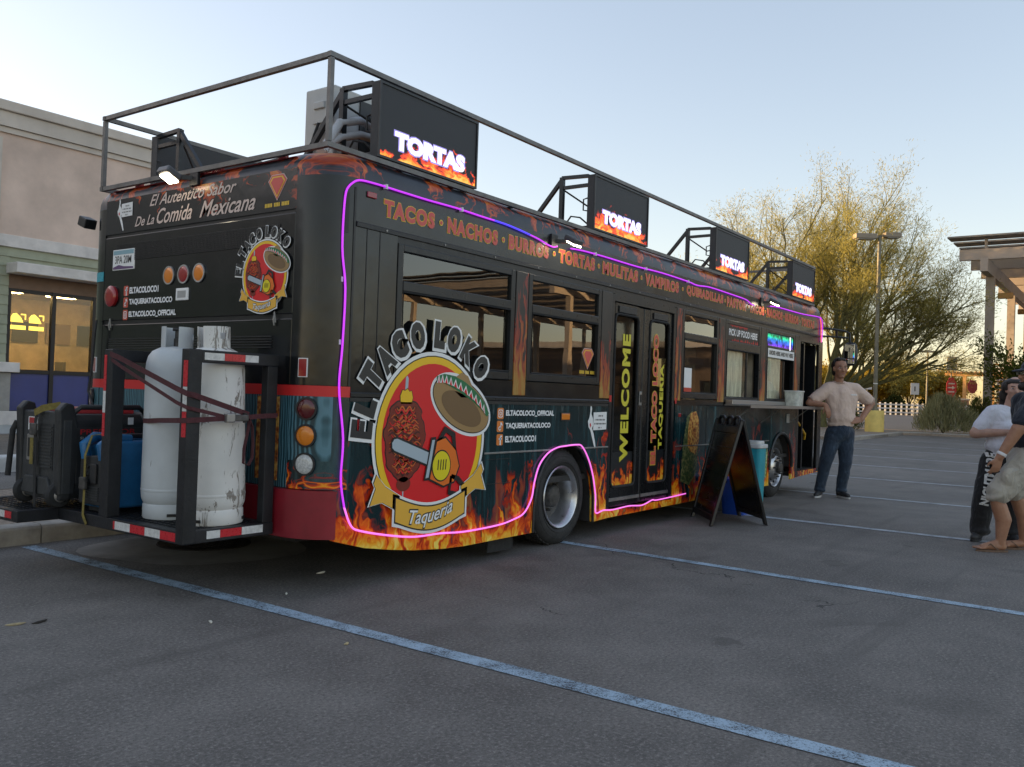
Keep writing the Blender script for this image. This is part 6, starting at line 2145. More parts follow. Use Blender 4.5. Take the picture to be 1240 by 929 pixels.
def board_panel(f0, f1, t0, t1, thick, inner):
    """f0,f1 feet; t0,t1 top corners; thick = offset vector; frame with recessed face"""
    f0, f1, t0, t1, th = [Vector(q) for q in (f0, f1, t0, t1, thick)]

    def Q(a, b, d):
        return (f0 + (f1 - f0) * a) * (1 - b) + (t0 + (t1 - t0) * a) * b + th * d

    def slab(a0, a1, b0, b1, d0, d1):
        return MB().loft([[Q(a0, b0, d0), Q(a1, b0, d0), Q(a1, b1, d0), Q(a0, b1, d0)], [Q(a0, b0, d1), Q(a1, b0, d1), Q(a1, b1, d1), Q(a0, b1, d1)]])
    o = slab(0.07, 0.93, 0.10, 0.86, 0.35, 0.65).build('board_panel', 'board_face', brd)
    for a0, a1, b0, b1 in ((0.0, 0.07, 0.0, 0.985), (0.93, 1.0, 0.0, 0.985), (0.07, 0.93, 0.05, 0.10), (0.07, 0.93, 0.86, 0.93)):
        slab(a0, a1, b0, b1, 0.0, 1.0).build('board_frame', 'board_black', o, bevel=0.006)
    for k in range(5):
        b = 0.20 + 0.13 * k
        slab(0.07, 0.93, b, b + 0.008, 0.25, 0.34).build('stiffening_rib', 'board_black', o)
    # moulded handles at the top
    for a in (0.22, 0.52, 0.78):
        pts = [Q(a - 0.12, 0.925, 0.5), Q(a - 0.10, 0.985, 0.5), Q(a - 0.03, 1.01, 0.5), Q(a + 0.05, 1.01, 0.5), Q(a + 0.11, 0.985, 0.5), Q(a + 0.12, 0.925, 0.5)]
        MB().tube(pts, 0.018, 8).build('board_handle', 'board_black', o, smooth=50)
    return o


board_panel((5.54, 0.02, 0.0), (4.95, -0.47, 0.0), (5.82, -0.13, 1.13), (5.25, -0.66, 1.13), (0.026, -0.026, 0.01), False)
board_panel((6.06, -0.36, 0.0), (5.53, -0.88, 0.0), (5.82, -0.165, 1.13), (5.27, -0.69, 1.13), (-0.026, 0.026, 0.01), True)

# blue crate and teal bin behind the board
mat('crate_blue', (0.012, 0.07, 0.42), 0.4, var=0.15, vscale=8)
mat('bin_teal', (0.02, 0.33, 0.40), 0.4, var=0.12, vscale=8)
mat('lid_white', (0.60, 0.60, 0.58), 0.45, var=0.1, vscale=9)


def tub(c, sx, sy, h, taper, m_):
    x, y, z = c
    rings = []
    for t, zz in ((taper, z), (1.0, z + h)):
        pts = []
        for cu, cv, a0 in ((1, 1, 0), (-1, 1, 90), (-1, -1, 180), (1, -1, 270)):
            for i in range(4):
                a = R(a0 + 30 * i)
                pts.append((x + (cu * (sx - 0.05) + 0.05 * math.cos(a)) * t, y + (cv * (sy - 0.05) + 0.05 * math.sin(a)) * t, zz))
        rings.append(pts)
    return MB().loft(rings)


b1 = tub((6.28, -0.24, 0.0), 0.20, 0.16, 0.40, 0.82, 'crate_blue').build('plastic_bin', 'crate_blue', None, smooth=30)
tag(b1, 'blue plastic bin on the ground behind the sandwich board', 'bin')
tub((6.28, -0.24, 0.385), 0.215, 0.175, 0.03, 1.0, 'crate_blue').build('rim', 'crate_blue', b1, smooth=30)
for k in range(4):
    MB().box(6.12 + k * 0.09, 6.135 + k * 0.09, -0.402, -0.375, 0.06, 0.36).build('rib', 'crate_blue', b1)
b2 = tub((6.80, -0.22, 0.0), 0.125, 0.13, 0.76, 0.85, 'bin_teal').build('plastic_bin', 'bin_teal', None, smooth=30)
tag(b2, 'tall teal plastic bin with a white lid by the bus skirt', 'bin')
lid = MB()
lid = tub((6.80, -0.22, 0.755), 0.14, 0.145, 0.05, 1.0, 'lid_white').build('lid', 'lid_white', b2, smooth=30, bevel=0.01)
tub((6.80, -0.22, 0.80), 0.11, 0.11, 0.045, 1.02, 'lid_white').build('lid_top', 'lid_white', lid, smooth=30, bevel=0.012)

# clear container on the counter
mat('clear_plastic', (0.55, 0.56, 0.50), 0.2, var=0.25, vscale=20)
o = tub((8.42, -0.17, 1.283), 0.15, 0.10, 0.20, 0.92, 'clear_plastic').build('plastic_container', 'clear_plastic', None, smooth=30)
tag(o, 'cloudy plastic container standing on the steel serving counter', 'container')
tub((8.42, -0.17, 1.48), 0.158, 0.108, 0.015, 1.0, 'clear_plastic').build('lid', 'lid_white', o, smooth=30)
# ================================================================== people
from mathutils.bvhtree import BVHTree


def ico(rad, rot, c, nu=14, nv=9):
    vs, fs = [], []
    c = Vector(c)
    for j in range(nv + 1):
        ph = math.pi * j / nv
        for i in range(nu):
            th = 2 * math.pi * i / nu
            p = Vector((rad[0] * math.sin(ph) * math.cos(th), rad[1] * math.sin(ph) * math.sin(th), rad[2] * math.cos(ph)))
            vs.append(c + (rot @ p if rot else p))
    for j in range(nv):
        for i in range(nu):
            fs.append((j * nu + i, (j + 1) * nu + i, (j + 1) * nu + (i + 1) % nu, j * nu + (i + 1) % nu))
    return vs, fs


def capsule(mb, p0, r0, p1, r1, n=14):
    p0, p1 = Vector(p0), Vector(p1)
    d = (p1 - p0)
    L = d.length
    d.normalize()
    a = d.cross(Vector((0, 0, 1)) if abs(d.z) < 0.9 else Vector((1, 0, 0))).normalized()
    b = d.cross(a)
    rings = []
    for k in range(6):
        t = math.pi / 2 * k / 5
        rings.append((p0 - d * (r0 * math.cos(t)), max(0.0006, r0 * math.sin(t))))
    for k in range(6):
        t = math.pi / 2 * k / 5
        rings.append((p1 + d * (r1 * math.sin(t)), max(0.0006, r1 * math.cos(t))))
    mb.loft([[c + a * (r * math.cos(2 * math.pi * i / n)) + b * (r * math.sin(2 * math.pi * i / n)) for i in range(n)] for c, r in rings])


class Fig:
    """a figure laid out in (a: sideways, d: forward, z: up) metres about its base point"""
    def __init__(s, base, A, D, label, cat='person', group=None):
        s.o = Vector(base)
        s.A, s.D = Vector(A).normalized(), Vector(D).normalized()
        s.root = thing('person', base, label, cat, group)

    def W(s, p):
        return s.o + s.A * p[0] + s.D * p[1] + Vector((0, 0, p[2]))

    def rot(s):
        return Matrix((s.A, s.D, Vector((0, 0, 1)))).transposed()

    def blob(s, name, m_, caps=(), ells=(), voxel=0.010, smooth=6, fac=0.5, fold=0.0):
        mb = MB()
        for p0, r0, p1, r1 in caps:
            capsule(mb, s.W(p0), r0, s.W(p1), r1)
        for e in ells:
            c, rad = e[0], e[1]
            rt = s.rot()
            if len(e) > 2:
                rt = rt @ Matrix.Rotation(R(e[2]), 3, e[3])
            v, f = ico(rad, rt, s.W(c))
            mb.add(v, f)
        me, c = mb.mesh(name)
        o = bpy.data.objects.new(name, me)
        COL.objects.link(o)
        r = o.modifiers.new('remesh', 'REMESH')
        r.mode = 'VOXEL'
        r.voxel_size = voxel
        r.use_smooth_shade = True
        k = o.modifiers.new('smooth', 'SMOOTH')
        k.iterations = smooth
        k.factor = fac
        if fold:
            tx = bpy.data.textures.get('cloth_folds') or bpy.data.textures.new('cloth_folds', 'CLOUDS')
            tx.noise_scale = 0.085
            tx.noise_depth = 1
            dp = o.modifiers.new('folds', 'DISPLACE')
            dp.texture = tx
            dp.texture_coords = 'GLOBAL'
            dp.strength = fold
            dp.mid_level = 0.5
        dg = bpy.context.evaluated_depsgraph_get()
        me2 = bpy.data.meshes.new_from_object(o.evaluated_get(dg))
        bpy.data.objects.remove(o)
        bpy.data.meshes.remove(me)
        me2.name = name
        me2.shade_smooth()
        return mesh_obj(name, me2, m_, s.root, c)

    def hand(s, wrist, dirn, palm_n, curl, caps, size=1.0):
        """append five-finger hand capsules; all vectors in figure space"""
        w, d, n = Vector(wrist), Vector(dirn).normalized(), Vector(palm_n).normalized()
        n = (n - d * n.dot(d)).normalized()
        side = d.cross(n)
        k = size
        for j in (-0.028, -0.009, 0.010, 0.028):
            caps.append((w + side * j * 0.6 * k, 0.020 * k, w + d * 0.085 * k + side * j * k, 0.014 * k))
        for j, ln in ((-0.032, 0.070), (-0.011, 0.084), (0.011, 0.078), (0.031, 0.060)):
            p0 = w + d * 0.092 * k + side * j * k
            d1 = (d * math.cos(curl * 0.5) + n * math.sin(curl * 0.5))
            p1 = p0 + d1 * ln * 0.5 * k
            d2 = (d * math.cos(curl) + n * math.sin(curl))
            p2 = p1 + d2 * ln * 0.5 * k
            caps.append((p0, 0.0105 * k, p1, 0.0095 * k))
            caps.append((p1, 0.0095 * k, p2, 0.008 * k))
        t0 = w + d * 0.028 * k - side * 0.030 * k
        t1 = t0 + (d * 0.7 - side * 0.55 + n * 0.45).normalized() * 0.045 * k
        t2 = t1 + (d * 0.85 - side * 0.1 + n * 0.5).normalized() * 0.035 * k
        caps.append((t0, 0.015 * k, t1, 0.0115 * k))
        caps.append((t1, 0.0115 * k, t2, 0.009 * k))


def skin_mat(name, col):
    m, nt, p = new_mat(name)
    v = nt.pos()
    n1 = nt.noise(v, 16.0, 4.0, 0.6)
    nt.put(p.inputs['Base Color'], nt.ramp(n1, [(0.3, tuple(c * f for c, f in zip(col, (0.86, 0.80, 0.78)))), (0.7, tuple(min(1, c * f) for c, f in zip(col, (1.10, 1.08, 1.05))))]))
    p.inputs['Roughness'].default_value = 0.5
    p.inputs['Subsurface Weight'].default_value = 0.08
    p.inputs['Subsurface Radius'].default_value = (0.02, 0.008, 0.004)
    return m


def cloth_mat(name, col, wr=0.5, var=0.18, jeans=False):
    m, nt, p = new_mat(name)
    v = nt.pos()
    x, y, z = nt.sep(v)
    n1 = nt.noise(v, 5.0, 4.0, 0.6)
    c = nt.ramp(n1, [(0.3, tuple(q * (1 - var) for q in col)), (0.7, tuple(min(1, q * (1 + var)) for q in col))])
    if jeans:
        n3 = nt.noise(v, 9.0, 3.0, 0.6)
        c = nt.mix(nt.math('MULTIPLY', nt.smooth(n3, 0.52, 0.70), 0.5), c, (0.06, 0.10, 0.15))
    nt.put(p.inputs['Base Color'], c)
    p.inputs['Roughness'].default_value = 0.85
    p.inputs['Sheen Weight'].default_value = 0.15
    folds = nt.noise(nt.xyz(nt.math('MULTIPLY', x, 1.0), nt.math('MULTIPLY', y, 1.0), nt.math('MULTIPLY', z, 0.55)), 13.0, 3.0, 0.55, 0.8)
    weave = nt.noise(v, 400.0, 2.0)
    h = nt.math('ADD', nt.math('MULTIPLY', folds, 1.0), nt.math('MULTIPLY', weave, 0.03))
    nt.put(p.inputs['Normal'], nt.bump(h, wr, 0.05))
    return m


skin_mat('skin_tan', (0.36, 0.185, 0.115))
skin_mat('skin_fair', (0.50, 0.31, 0.235))
skin_mat('skin_brown', (0.36, 0.19, 0.115))
cloth_mat('tee_beige', (0.66, 0.50, 0.41), 0.45, 0.06)
cloth_mat('tee_white', (0.70, 0.71, 0.78), 0.5, 0.05)
cloth_mat('tee_navy', (0.010, 0.014, 0.024), 0.5)
cloth_mat('denim_dark', (0.018, 0.032, 0.055), 0.55, 0.3, True)
cloth_mat('pants_black', (0.010, 0.010, 0.011), 0.6)
cloth_mat('shorts_khaki', (0.40, 0.37, 0.31), 0.6, 0.1)
mat('hair_dark', (0.018, 0.012, 0.009), 0.55, bump=0.8, bscale=120, var=0.4, vscale=60, stretch=(1, 1, 0.3))
mat('shoe_dark', (0.03, 0.03, 0.032), 0.6, var=0.3, vscale=30)
mat('shoe_sole', (0.55, 0.54, 0.52), 0.6)
mat('eye_white', (0.6, 0.58, 0.55), 0.3)
mat('eye_dark', (0.01, 0.008, 0.006), 0.2)
mat('lip', (0.30, 0.12, 0.09), 0.45)
mat('sandal_brown', (0.16, 0.10, 0.065), 0.7, var=0.2, vscale=20)
mat('phone_black', (0.008, 0.008, 0.009), 0.15)
mat('watch_white', (0.65, 0.65, 0.66), 0.4)
A_ = Vector((-0.585, 0.810, 0)).normalized()
D_ = Vector((-0.811, -0.586, 0)).normalized()


def face(fg, c, yaw, sc=1.0, brow='hair_dark', pitch=0.0):
    """eyes, brows, mouth as small children; c = head centre, yaw degrees about z towards -a"""
    ry = Matrix.Rotation(R(yaw), 3, 'Z')

    def L(p):
        q = ry @ Vector((p[0] * sc, p[1] * sc, p[2] * sc))
        return (c[0] + q.x, c[1] + q.y, c[2] + q.z)
    rt = fg.rot() @ ry
    for sx in (-1, 1):
        v, f = ico((0.013 * sc, 0.008 * sc, 0.0065 * sc), rt, fg.W(L((sx * 0.031, 0.089, 0.012))), 10, 6)
        e = MB().add(v, f).build('eye', 'eye_white', fg.root, smooth=60)
        v, f = ico((0.0058 * sc, 0.004 * sc, 0.006 * sc), rt, fg.W(L((sx * 0.031, 0.0955, 0.012))), 8, 6)
        MB().add(v, f).build('iris', 'eye_dark', e, smooth=60)
        mb = MB()
        capsule(mb, fg.W(L((sx * 0.014, 0.097, 0.031))), 0.0045 * sc, fg.W(L((sx * 0.046, 0.088, 0.033))), 0.0035 * sc, 8)
        mb.build('eyebrow', brow, fg.root, smooth=60)
    mb = MB()
    capsule(mb, fg.W(L((-0.020, 0.093, -0.062))), 0.0055 * sc, fg.W(L((0.020, 0.093, -0.062))), 0.0055 * sc, 8)
    mb.build('mouth', 'lip', fg.root, smooth=60)


def head_ells(c, yaw, sc=1.0):
    ry = Matrix.Rotation(R(yaw), 3, 'Z')

    def L(p):
        q = ry @ Vector((p[0] * sc, p[1] * sc, p[2] * sc))
        return (c[0] + q.x, c[1] + q.y, c[2] + q.z)
    k = sc
    E = [(L((0, -0.012, 0.035)), (0.080 * k, 0.098 * k, 0.098 * k), yaw, 'Z'),
         (L((0, 0.018, -0.02)), (0.070 * k, 0.080 * k, 0.095 * k), yaw, 'Z'),
         (L((0, 0.040, -0.075)), (0.050 * k, 0.050 * k, 0.045 * k), yaw, 'Z'),
         (L((0, 0.070, -0.10)), (0.026 * k, 0.024 * k, 0.022 * k), yaw, 'Z'),
         (L((0, 0.090, 0.025)), (0.045 * k, 0.012 * k, 0.012 * k), yaw, 'Z'),
         (L((0.040, 0.070, -0.02)), (0.026 * k, 0.024 * k, 0.026 * k), yaw, 'Z'),
         (L((-0.040, 0.070, -0.02)), (0.026 * k, 0.024 * k, 0.026 * k), yaw, 'Z'),
         (L((0.079, -0.008, 0.0)), (0.012 * k, 0.022 * k, 0.034 * k), yaw, 'Z'),
         (L((-0.079, -0.008, 0.0)), (0.012 * k, 0.022 * k, 0.034 * k), yaw, 'Z'),
         (L((0, 0.104, -0.026)), (0.017 * k, 0.017 * k, 0.014 * k), yaw, 'Z')]
    C_ = [(L((0, 0.094, 0.015)), 0.009 * k, L((0, 0.110, -0.022)), 0.012 * k)]
    return E, C_


def shoe(fg, heel, toe, name, m_, sole):
    """heel, toe in figure space at ground level"""
    h, t = Vector(heel), Vector(toe)
    d = (t - h).normalized()
    o = fg.blob(name, m_, caps=[(h + Vector((0, 0, 0.052)), 0.042, h + d * 0.12 + Vector((0, 0, 0.055)), 0.044), (h + d * 0.12 + Vector((0, 0, 0.05)), 0.045, t + Vector((0, 0, 0.042)), 0.034), (h + Vector((0, 0, 0.06)), 0.042, h + d * 0.05 + Vector((0, 0, 0.115)), 0.045)], voxel=0.009, smooth=3)
    s_ = d.cross(Vector((0, 0, 1)))
    pts = []
    L = (t - h).length
    for i in range(20):
        a = 2 * math.pi * i / 20
        u = L / 2 + (L / 2 + 0.045) * math.cos(a)
        w = 0.047 * math.sin(a) * (0.9 + 0.15 * math.cos(a))
        q = h + d * u + s_ * w
        pts.append(q)
    mb = MB()
    mb.loft([[fg.W(q + Vector((0, 0, 0.002))) for q in pts], [fg.W(q + Vector((0, 0, 0.026))) for q in pts]])
    mb.build('sole', sole, o, smooth=40)
    return o


def cast_text(fg, target, body, org, ux, uy, w, h, m_, name, bold=0.03):
    """lettering printed on cloth: each vertex dropped on the cloth from the front"""
    tv, tf, ts = text_mesh(body, bold)
    me = target.data
    off = wl(target)
    bv = BVHTree.FromPolygons([tuple(v.co + off) for v in me.vertices], [tuple(p.vertices) for p in me.polygons])
    mb = MB()
    vs = []
    for q in tv:
        p = Vector(org) + Vector(ux) * (q[0] / ts[0] * w) + Vector(uy) * (q[1] / ts[1] * h)
        a = fg.W(p) + fg.D * 0.6
        hit = bv.ray_cast(a, -fg.D)
        vs.append((hit[0] + fg.D * 0.012) if hit[0] is not None else fg.W(p))
    mb.add(vs, tf)
    return mb.build(name, m_, target)


# ---------------------------------------------------------------- man leaning on the counter
mn = Fig((9.2, -0.5, 0), A_, D_, 'man in beige t-shirt and dark jeans leaning an elbow on the serving counter')
hc = (-0.047, 0.05, 1.835)
E_, C_ = head_ells(hc, 0, 1.13)
caps = list(C_)
caps += [((-0.05, -0.01, 1.58), 0.066, (-0.047, 0.015, 1.74), 0.062),
         ((-0.09, 0, 1.10), 0.12, (-0.09, 0, 1.42), 0.11),
         ((0.10, 0, 1.555), 0.07, (0.375, 0.04, 1.338), 0.052), ((0.375, 0.04, 1.336), 0.050, (0.20, 0.17, 1.315), 0.034),
         ((-0.29, 0, 1.555), 0.07, (-0.545, -0.06, 1.36), 0.056), ((-0.545, -0.06, 1.36), 0.054, (-0.345, 0.10, 1.125), 0.036),
         ((0.0, 0, 0.92), 0.08, (0.12, 0.03, 0.50), 0.05), ((0.12, 0.03, 0.5), 0.05, (0.185, 0.0, 0.10), 0.035),
         ((-0.17, 0, 0.92), 0.08, (-0.165, 0.03, 0.5), 0.05), ((-0.165, 0.03, 0.5), 0.05, (-0.12, 0, 0.10), 0.035)]
mn.hand((0.19, 0.18, 1.30), (-0.34, 0.12, -0.93), (0.1, -0.8, -0.3), 0.55, caps, 1.05)
mn.hand((-0.345, 0.105, 1.12), (0.90, 0.30, -0.15), (0.1, -0.9, -0.3), 0.35, caps, 1.05)
mn.blob('body', 'skin_tan', caps, E_, voxel=0.0075, smooth=4)
face(mn, hc, 0, 1.13)
mn.blob('hair', 'hair_dark', ells=[((-0.047, 0.012, 1.945), (0.086, 0.100, 0.056)), ((-0.047, -0.035, 1.885), (0.098, 0.098, 0.10)), ((-0.065, 0.085, 1.962), (0.05, 0.035, 0.030)), ((-0.02, 0.085, 1.966), (0.045, 0.035, 0.030)), ((-0.047, -0.06, 1.80), (0.080, 0.07, 0.09)), ((0.043, 0.03, 1.905), (0.014, 0.05, 0.05)), ((-0.137, 0.03, 1.905), (0.014, 0.05, 0.05))], voxel=0.009, smooth=3)
tee = mn.blob('t_shirt', 'tee_beige', caps=[((-0.085, 0.0, 1.06), 0.168, (-0.09, 0.01, 1.22), 0.172), ((-0.155, 0.01, 1.22), 0.132, (-0.185, 0.0, 1.43), 0.138), ((-0.02, 0.01, 1.22), 0.132, (0.0, 0.0, 1.43), 0.138),
                                       ((0.085, 0, 1.545), 0.098, (0.285, 0.015, 1.395), 0.088), ((-0.28, 0, 1.545), 0.098, (-0.485, -0.045, 1.405), 0.088), ((-0.26, 0, 1.56), 0.088, (0.08, 0, 1.56), 0.088),
                                       ((-0.12, 0, 1.60), 0.065, (-0.02, 0, 1.60), 0.065), ((-0.09, 0.02, 1.15), 0.17, (-0.09, 0.025, 1.47), 0.135)],
              ells=[((-0.09, 0.02, 1.14), (0.200, 0.168, 0.16)), ((-0.085, 0.01, 1.04), (0.195, 0.155, 0.055)), ((0.31, 0.018, 1.375), (0.075, 0.075, 0.06)), ((-0.50, -0.05, 1.395), (0.075, 0.075, 0.06))], voxel=0.011, smooth=5, fold=0.014)
mat('tee_trim', (0.46, 0.33, 0.265), 0.85)
for nm, c0, nrm_, ra in (('collar', (-0.048, 0.012, 1.648), (0.0, 0.22, 1.0), (0.078, 0.074)), ('sleeve_hem', (0.335, 0.03, 1.362), (0.77, 0.05, -0.62), (0.076, 0.076)), ('sleeve_hem', (-0.527, -0.055, 1.378), (-0.80, -0.17, -0.57), (0.076, 0.076))):
    q = Vector(nrm_).normalized()
    a1_ = q.cross(Vector((0, 1, 0))).normalized()
    b1_ = q.cross(a1_)
    MB().tube([mn.W(Vector(c0) + a1_ * (ra[0] * math.cos(2 * math.pi * i / 28)) + b1_ * (ra[1] * math.sin(2 * math.pi * i / 28))) for i in range(28)], 0.0075, 6, closed=True).build(nm, 'tee_trim', tee, smooth=60)
cast_text(mn, tee, '-', (-0.275, 0, 1.462), (1, 0, 0), (0, 0, 1), 0.10, 0.014, 'tape_white', 'pocket_trim')
mn.blob('jeans', 'denim_dark', caps=[((-0.085, 0, 1.02), 0.165, (-0.085, 0, 0.94), 0.17), ((-0.005, 0, 0.92), 0.125, (0.115, 0.035, 0.52), 0.092), ((0.115, 0.035, 0.52), 0.09, (0.18, 0.0, 0.12), 0.072),
                                     ((-0.17, 0, 0.92), 0.125, (-0.165, 0.035, 0.52), 0.092), ((-0.165, 0.035, 0.52), 0.09, (-0.125, 0.0, 0.12), 0.072)],
        ells=[((-0.05, 0, 0.93), (0.17, 0.15, 0.12)), ((0.18, 0.01, 0.10), (0.082, 0.085, 0.04)), ((-0.125, 0.01, 0.10), (0.082, 0.085, 0.04))], voxel=0.011, smooth=4, fold=0.014)
shoe(mn, (0.165, -0.04, 0), (0.285, 0.16, 0), 'shoe', 'shoe_dark', 'shoe_sole')
shoe(mn, (-0.115, -0.05, 0), (-0.155, 0.19, 0), 'shoe', 'shoe_dark', 'shoe_sole')

# ---------------------------------------------------------------- woman in white t-shirt
wm = Fig((6.33, -2.90, 0), A_, D_, 'woman in white t-shirt and black lettered sweatpants holding a phone')
hc = (-0.155, 0.05, 1.525)
yaw = -22
E_, C_ = head_ells(hc, yaw, 0.98)
caps = list(C_)
caps += [((-0.13, 0, 1.33), 0.055, (-0.145, 0.02, 1.45), 0.052), ((-0.11, 0, 0.95), 0.11, (-0.12, 0, 1.18), 0.09),
         ((0.045, 0, 1.29), 0.06, (0.195, -0.02, 1.08), 0.054), ((0.195, -0.02, 1.075), 0.054, (-0.02, 0.19, 1.10), 0.032),
         ((-0.29, 0, 1.29), 0.06, (-0.36, 0.0, 1.06), 0.052), ((-0.36, 0.0, 1.06), 0.05, (-0.18, 0.20, 1.09), 0.032),
         ((0.02, 0, 0.80), 0.08, (0.12, 0.02, 0.45), 0.05), ((0.12, 0.02, 0.45), 0.05, (0.145, 0, 0.08), 0.035),
         ((-0.20, 0, 0.80), 0.08, (-0.19, 0.02, 0.45), 0.05), ((-0.19, 0.02, 0.45), 0.05, (-0.185, 0, 0.08), 0.035)]
wm.hand((-0.03, 0.20, 1.105), (-0.85, 0.35, 0.2), (0.2, 0.3, 0.9), 0.9, caps, 0.92)
wm.hand((-0.19, 0.205, 1.09), (0.8, 0.3, 0.2), (-0.2, 0.3, 0.9), 0.9, caps, 0.92)
wm.blob('body', 'skin_fair', caps, E_, voxel=0.0075, smooth=4)
face(wm, hc, yaw, 0.98)
wm.blob('hair', 'hair_dark', ells=[((-0.155, 0.038, 1.597), (0.083, 0.096, 0.046)), ((-0.146, -0.008, 1.556), (0.089, 0.098, 0.085)), ((-0.125, -0.07, 1.47), (0.06, 0.05, 0.08))], caps=[((-0.12, -0.09, 1.47), 0.035, (-0.10, -0.10, 1.30), 0.025)], voxel=0.008, smooth=3)
tw = wm.blob('t_shirt', 'tee_white', caps=[((-0.11, 0, 0.94), 0.18, (-0.115, 0.02, 1.05), 0.185), ((-0.17, 0.0, 1.05), 0.14, (-0.18, 0, 1.22), 0.125), ((-0.05, 0.0, 1.05), 0.14, (-0.05, 0, 1.22), 0.125),
                                      ((0.03, 0, 1.285), 0.085, (0.135, -0.015, 1.145), 0.082), ((-0.275, 0, 1.285), 0.085, (-0.335, 0, 1.14), 0.082), ((-0.24, 0, 1.30), 0.075, (0.0, 0, 1.30), 0.075), ((-0.115, 0.01, 0.98), 0.16, (-0.12, 0.01, 1.25), 0.11)],
             ells=[((-0.06, 0.09, 1.14), (0.09, 0.085, 0.08)), ((-0.19, 0.09, 1.14), (0.09, 0.085, 0.08)), ((-0.11, 0.03, 0.96), (0.215, 0.19, 0.12)), ((-0.11, 0.0, 0.87), (0.21, 0.18, 0.04)), ((0.155, -0.02, 1.12), (0.075, 0.075, 0.05))], voxel=0.011, smooth=5, fold=0.014)
pw = wm.blob('sweatpants', 'pants_black', caps=[((-0.09, 0, 0.86), 0.175, (-0.09, 0, 0.80), 0.18), ((0.01, 0, 0.80), 0.13, (0.115, 0.03, 0.45), 0.105), ((0.115, 0.03, 0.45), 0.105, (0.14, 0.0, 0.13), 0.092),
                                            ((-0.19, 0, 0.80), 0.13, (-0.19, 0.03, 0.45), 0.105), ((-0.19, 0.03, 0.45), 0.105, (-0.185, 0.0, 0.13), 0.092)],
             ells=[((0.14, 0.02, 0.10), (0.10, 0.10, 0.05)), ((-0.185, 0.02, 0.10), (0.10, 0.10, 0.05))], voxel=0.011, smooth=4, fold=0.014)
cast_text(wm, pw, 'NIGHTMARE', (0.125, 0, 0.36), (-0.16, 0, 0.985), (0.985, 0, 0.16), 0.53, 0.075, 'tape_white', 'leg_lettering', 0.05)
shoe(wm, (0.12, -0.04, 0), (0.245, 0.10, 0), 'clog', 'shoe_dark', 'shoe_dark')
shoe(wm, (-0.185, -0.04, 0), (-0.165, 0.14, 0), 'clog', 'shoe_dark', 'shoe_dark')
mb = MB()
mb.obox(wm.W((-0.105, 0.275, 1.135)), (0.036, 0.010, 0.072), wm.rot() @ Matrix.Rotation(R(-55), 3, 'X'))
ph = mb.build('phone', 'phone_black', None, bevel=0.006)
tag(ph, 'dark phone held in both hands by the woman', 'phone')

# ---------------------------------------------------------------- man in navy shirt and khaki shorts, seen from the side
D2 = Vector((-0.50, 0.866, 0)).normalized()          # he faces the woman: to the left of the picture
A2 = Vector((0.866, 0.50, 0)).normalized()           # his left hand side is away from the camera
m2 = Fig((5.66, -3.02, 0), A2, D2, 'man in navy t-shirt, khaki shorts, dark cap and flip-flops facing the woman')
hc = (0.03, -0.285, 1.655)
E_, C_ = head_ells(hc, 0, 1.05)
caps = list(C_)
caps += [((0.03, -0.34, 1.44), 0.068, (0.03, -0.30, 1.57), 0.062), ((0.03, -0.31, 1.05), 0.12, (0.03, -0.33, 1.32), 0.11),
         ((-0.17, -0.28, 1.415), 0.078, (-0.20, -0.07, 1.145), 0.062), ((-0.20, -0.07, 1.145), 0.060, (-0.17, 0.07, 0.885), 0.036),
         ((0.23, -0.28, 1.415), 0.078, (0.28, -0.33, 1.145), 0.062), ((0.28, -0.33, 1.145), 0.060, (0.26, -0.27, 0.89), 0.036),
         ((-0.06, -0.22, 0.88), 0.10, (-0.07, 0.045, 0.52), 0.068), ((-0.07, 0.045, 0.52), 0.066, (-0.07, 0.035, 0.45), 0.062), ((-0.07, 0.02, 0.42), 0.068, (-0.07, -0.02, 0.30), 0.070), ((-0.07, -0.02, 0.30), 0.070, (-0.07, 0.0, 0.10), 0.042), ((-0.07, 0.0, 0.10), 0.042, (-0.07, -0.015, 0.055), 0.036),
         ((-0.07, -0.02, 0.05), 0.034, (-0.07, 0.10, 0.050), 0.036), ((-0.07, 0.05, 0.075), 0.034, (-0.075, 0.16, 0.040), 0.030),
         ((0.13, -0.26, 0.88), 0.10, (0.14, -0.22, 0.52), 0.068), ((0.14, -0.22, 0.52), 0.066, (0.14, -0.30, 0.30), 0.068), ((0.14, -0.30, 0.30), 0.068, (0.14, -0.30, 0.10), 0.042), ((0.14, -0.30, 0.06), 0.036, (0.14, -0.14, 0.045), 0.034)]
for k in range(5):
    caps.append(((-0.105 + 0.018 * k, 0.15, 0.036), 0.013 if k < 4 else 0.016, (-0.112 + 0.019 * k, 0.195 + 0.008 * k, 0.030), 0.010 if k < 4 else 0.013))
    caps.append(((0.175 - 0.018 * k, -0.14, 0.036), 0.013 if k < 4 else 0.016, (0.182 - 0.019 * k, -0.095 + 0.008 * k, 0.030), 0.010 if k < 4 else 0.013))
m2.hand((-0.168, 0.075, 0.875), (0.05, 0.22, -0.97), (0.9, 0.2, 0.0), 0.9, caps, 1.05)
m2.hand((0.258, -0.265, 0.88), (-0.05, 0.2, -0.97), (-0.9, 0.2, 0.0), 0.5, caps, 1.05)
m2.blob('body', 'skin_brown', caps, E_, voxel=0.0075, smooth=4)
face(m2, hc, 0, 1.05)
m2.blob('beard', 'hair_dark', ells=[((0.03, -0.235, 1.553), (0.070, 0.062, 0.055)), ((0.03, -0.195, 1.545), (0.045, 0.032, 0.038)), ((-0.045, -0.280, 1.60), (0.014, 0.04, 0.05)), ((0.105, -0.280, 1.60), (0.014, 0.04, 0.05))], voxel=0.008, smooth=3)
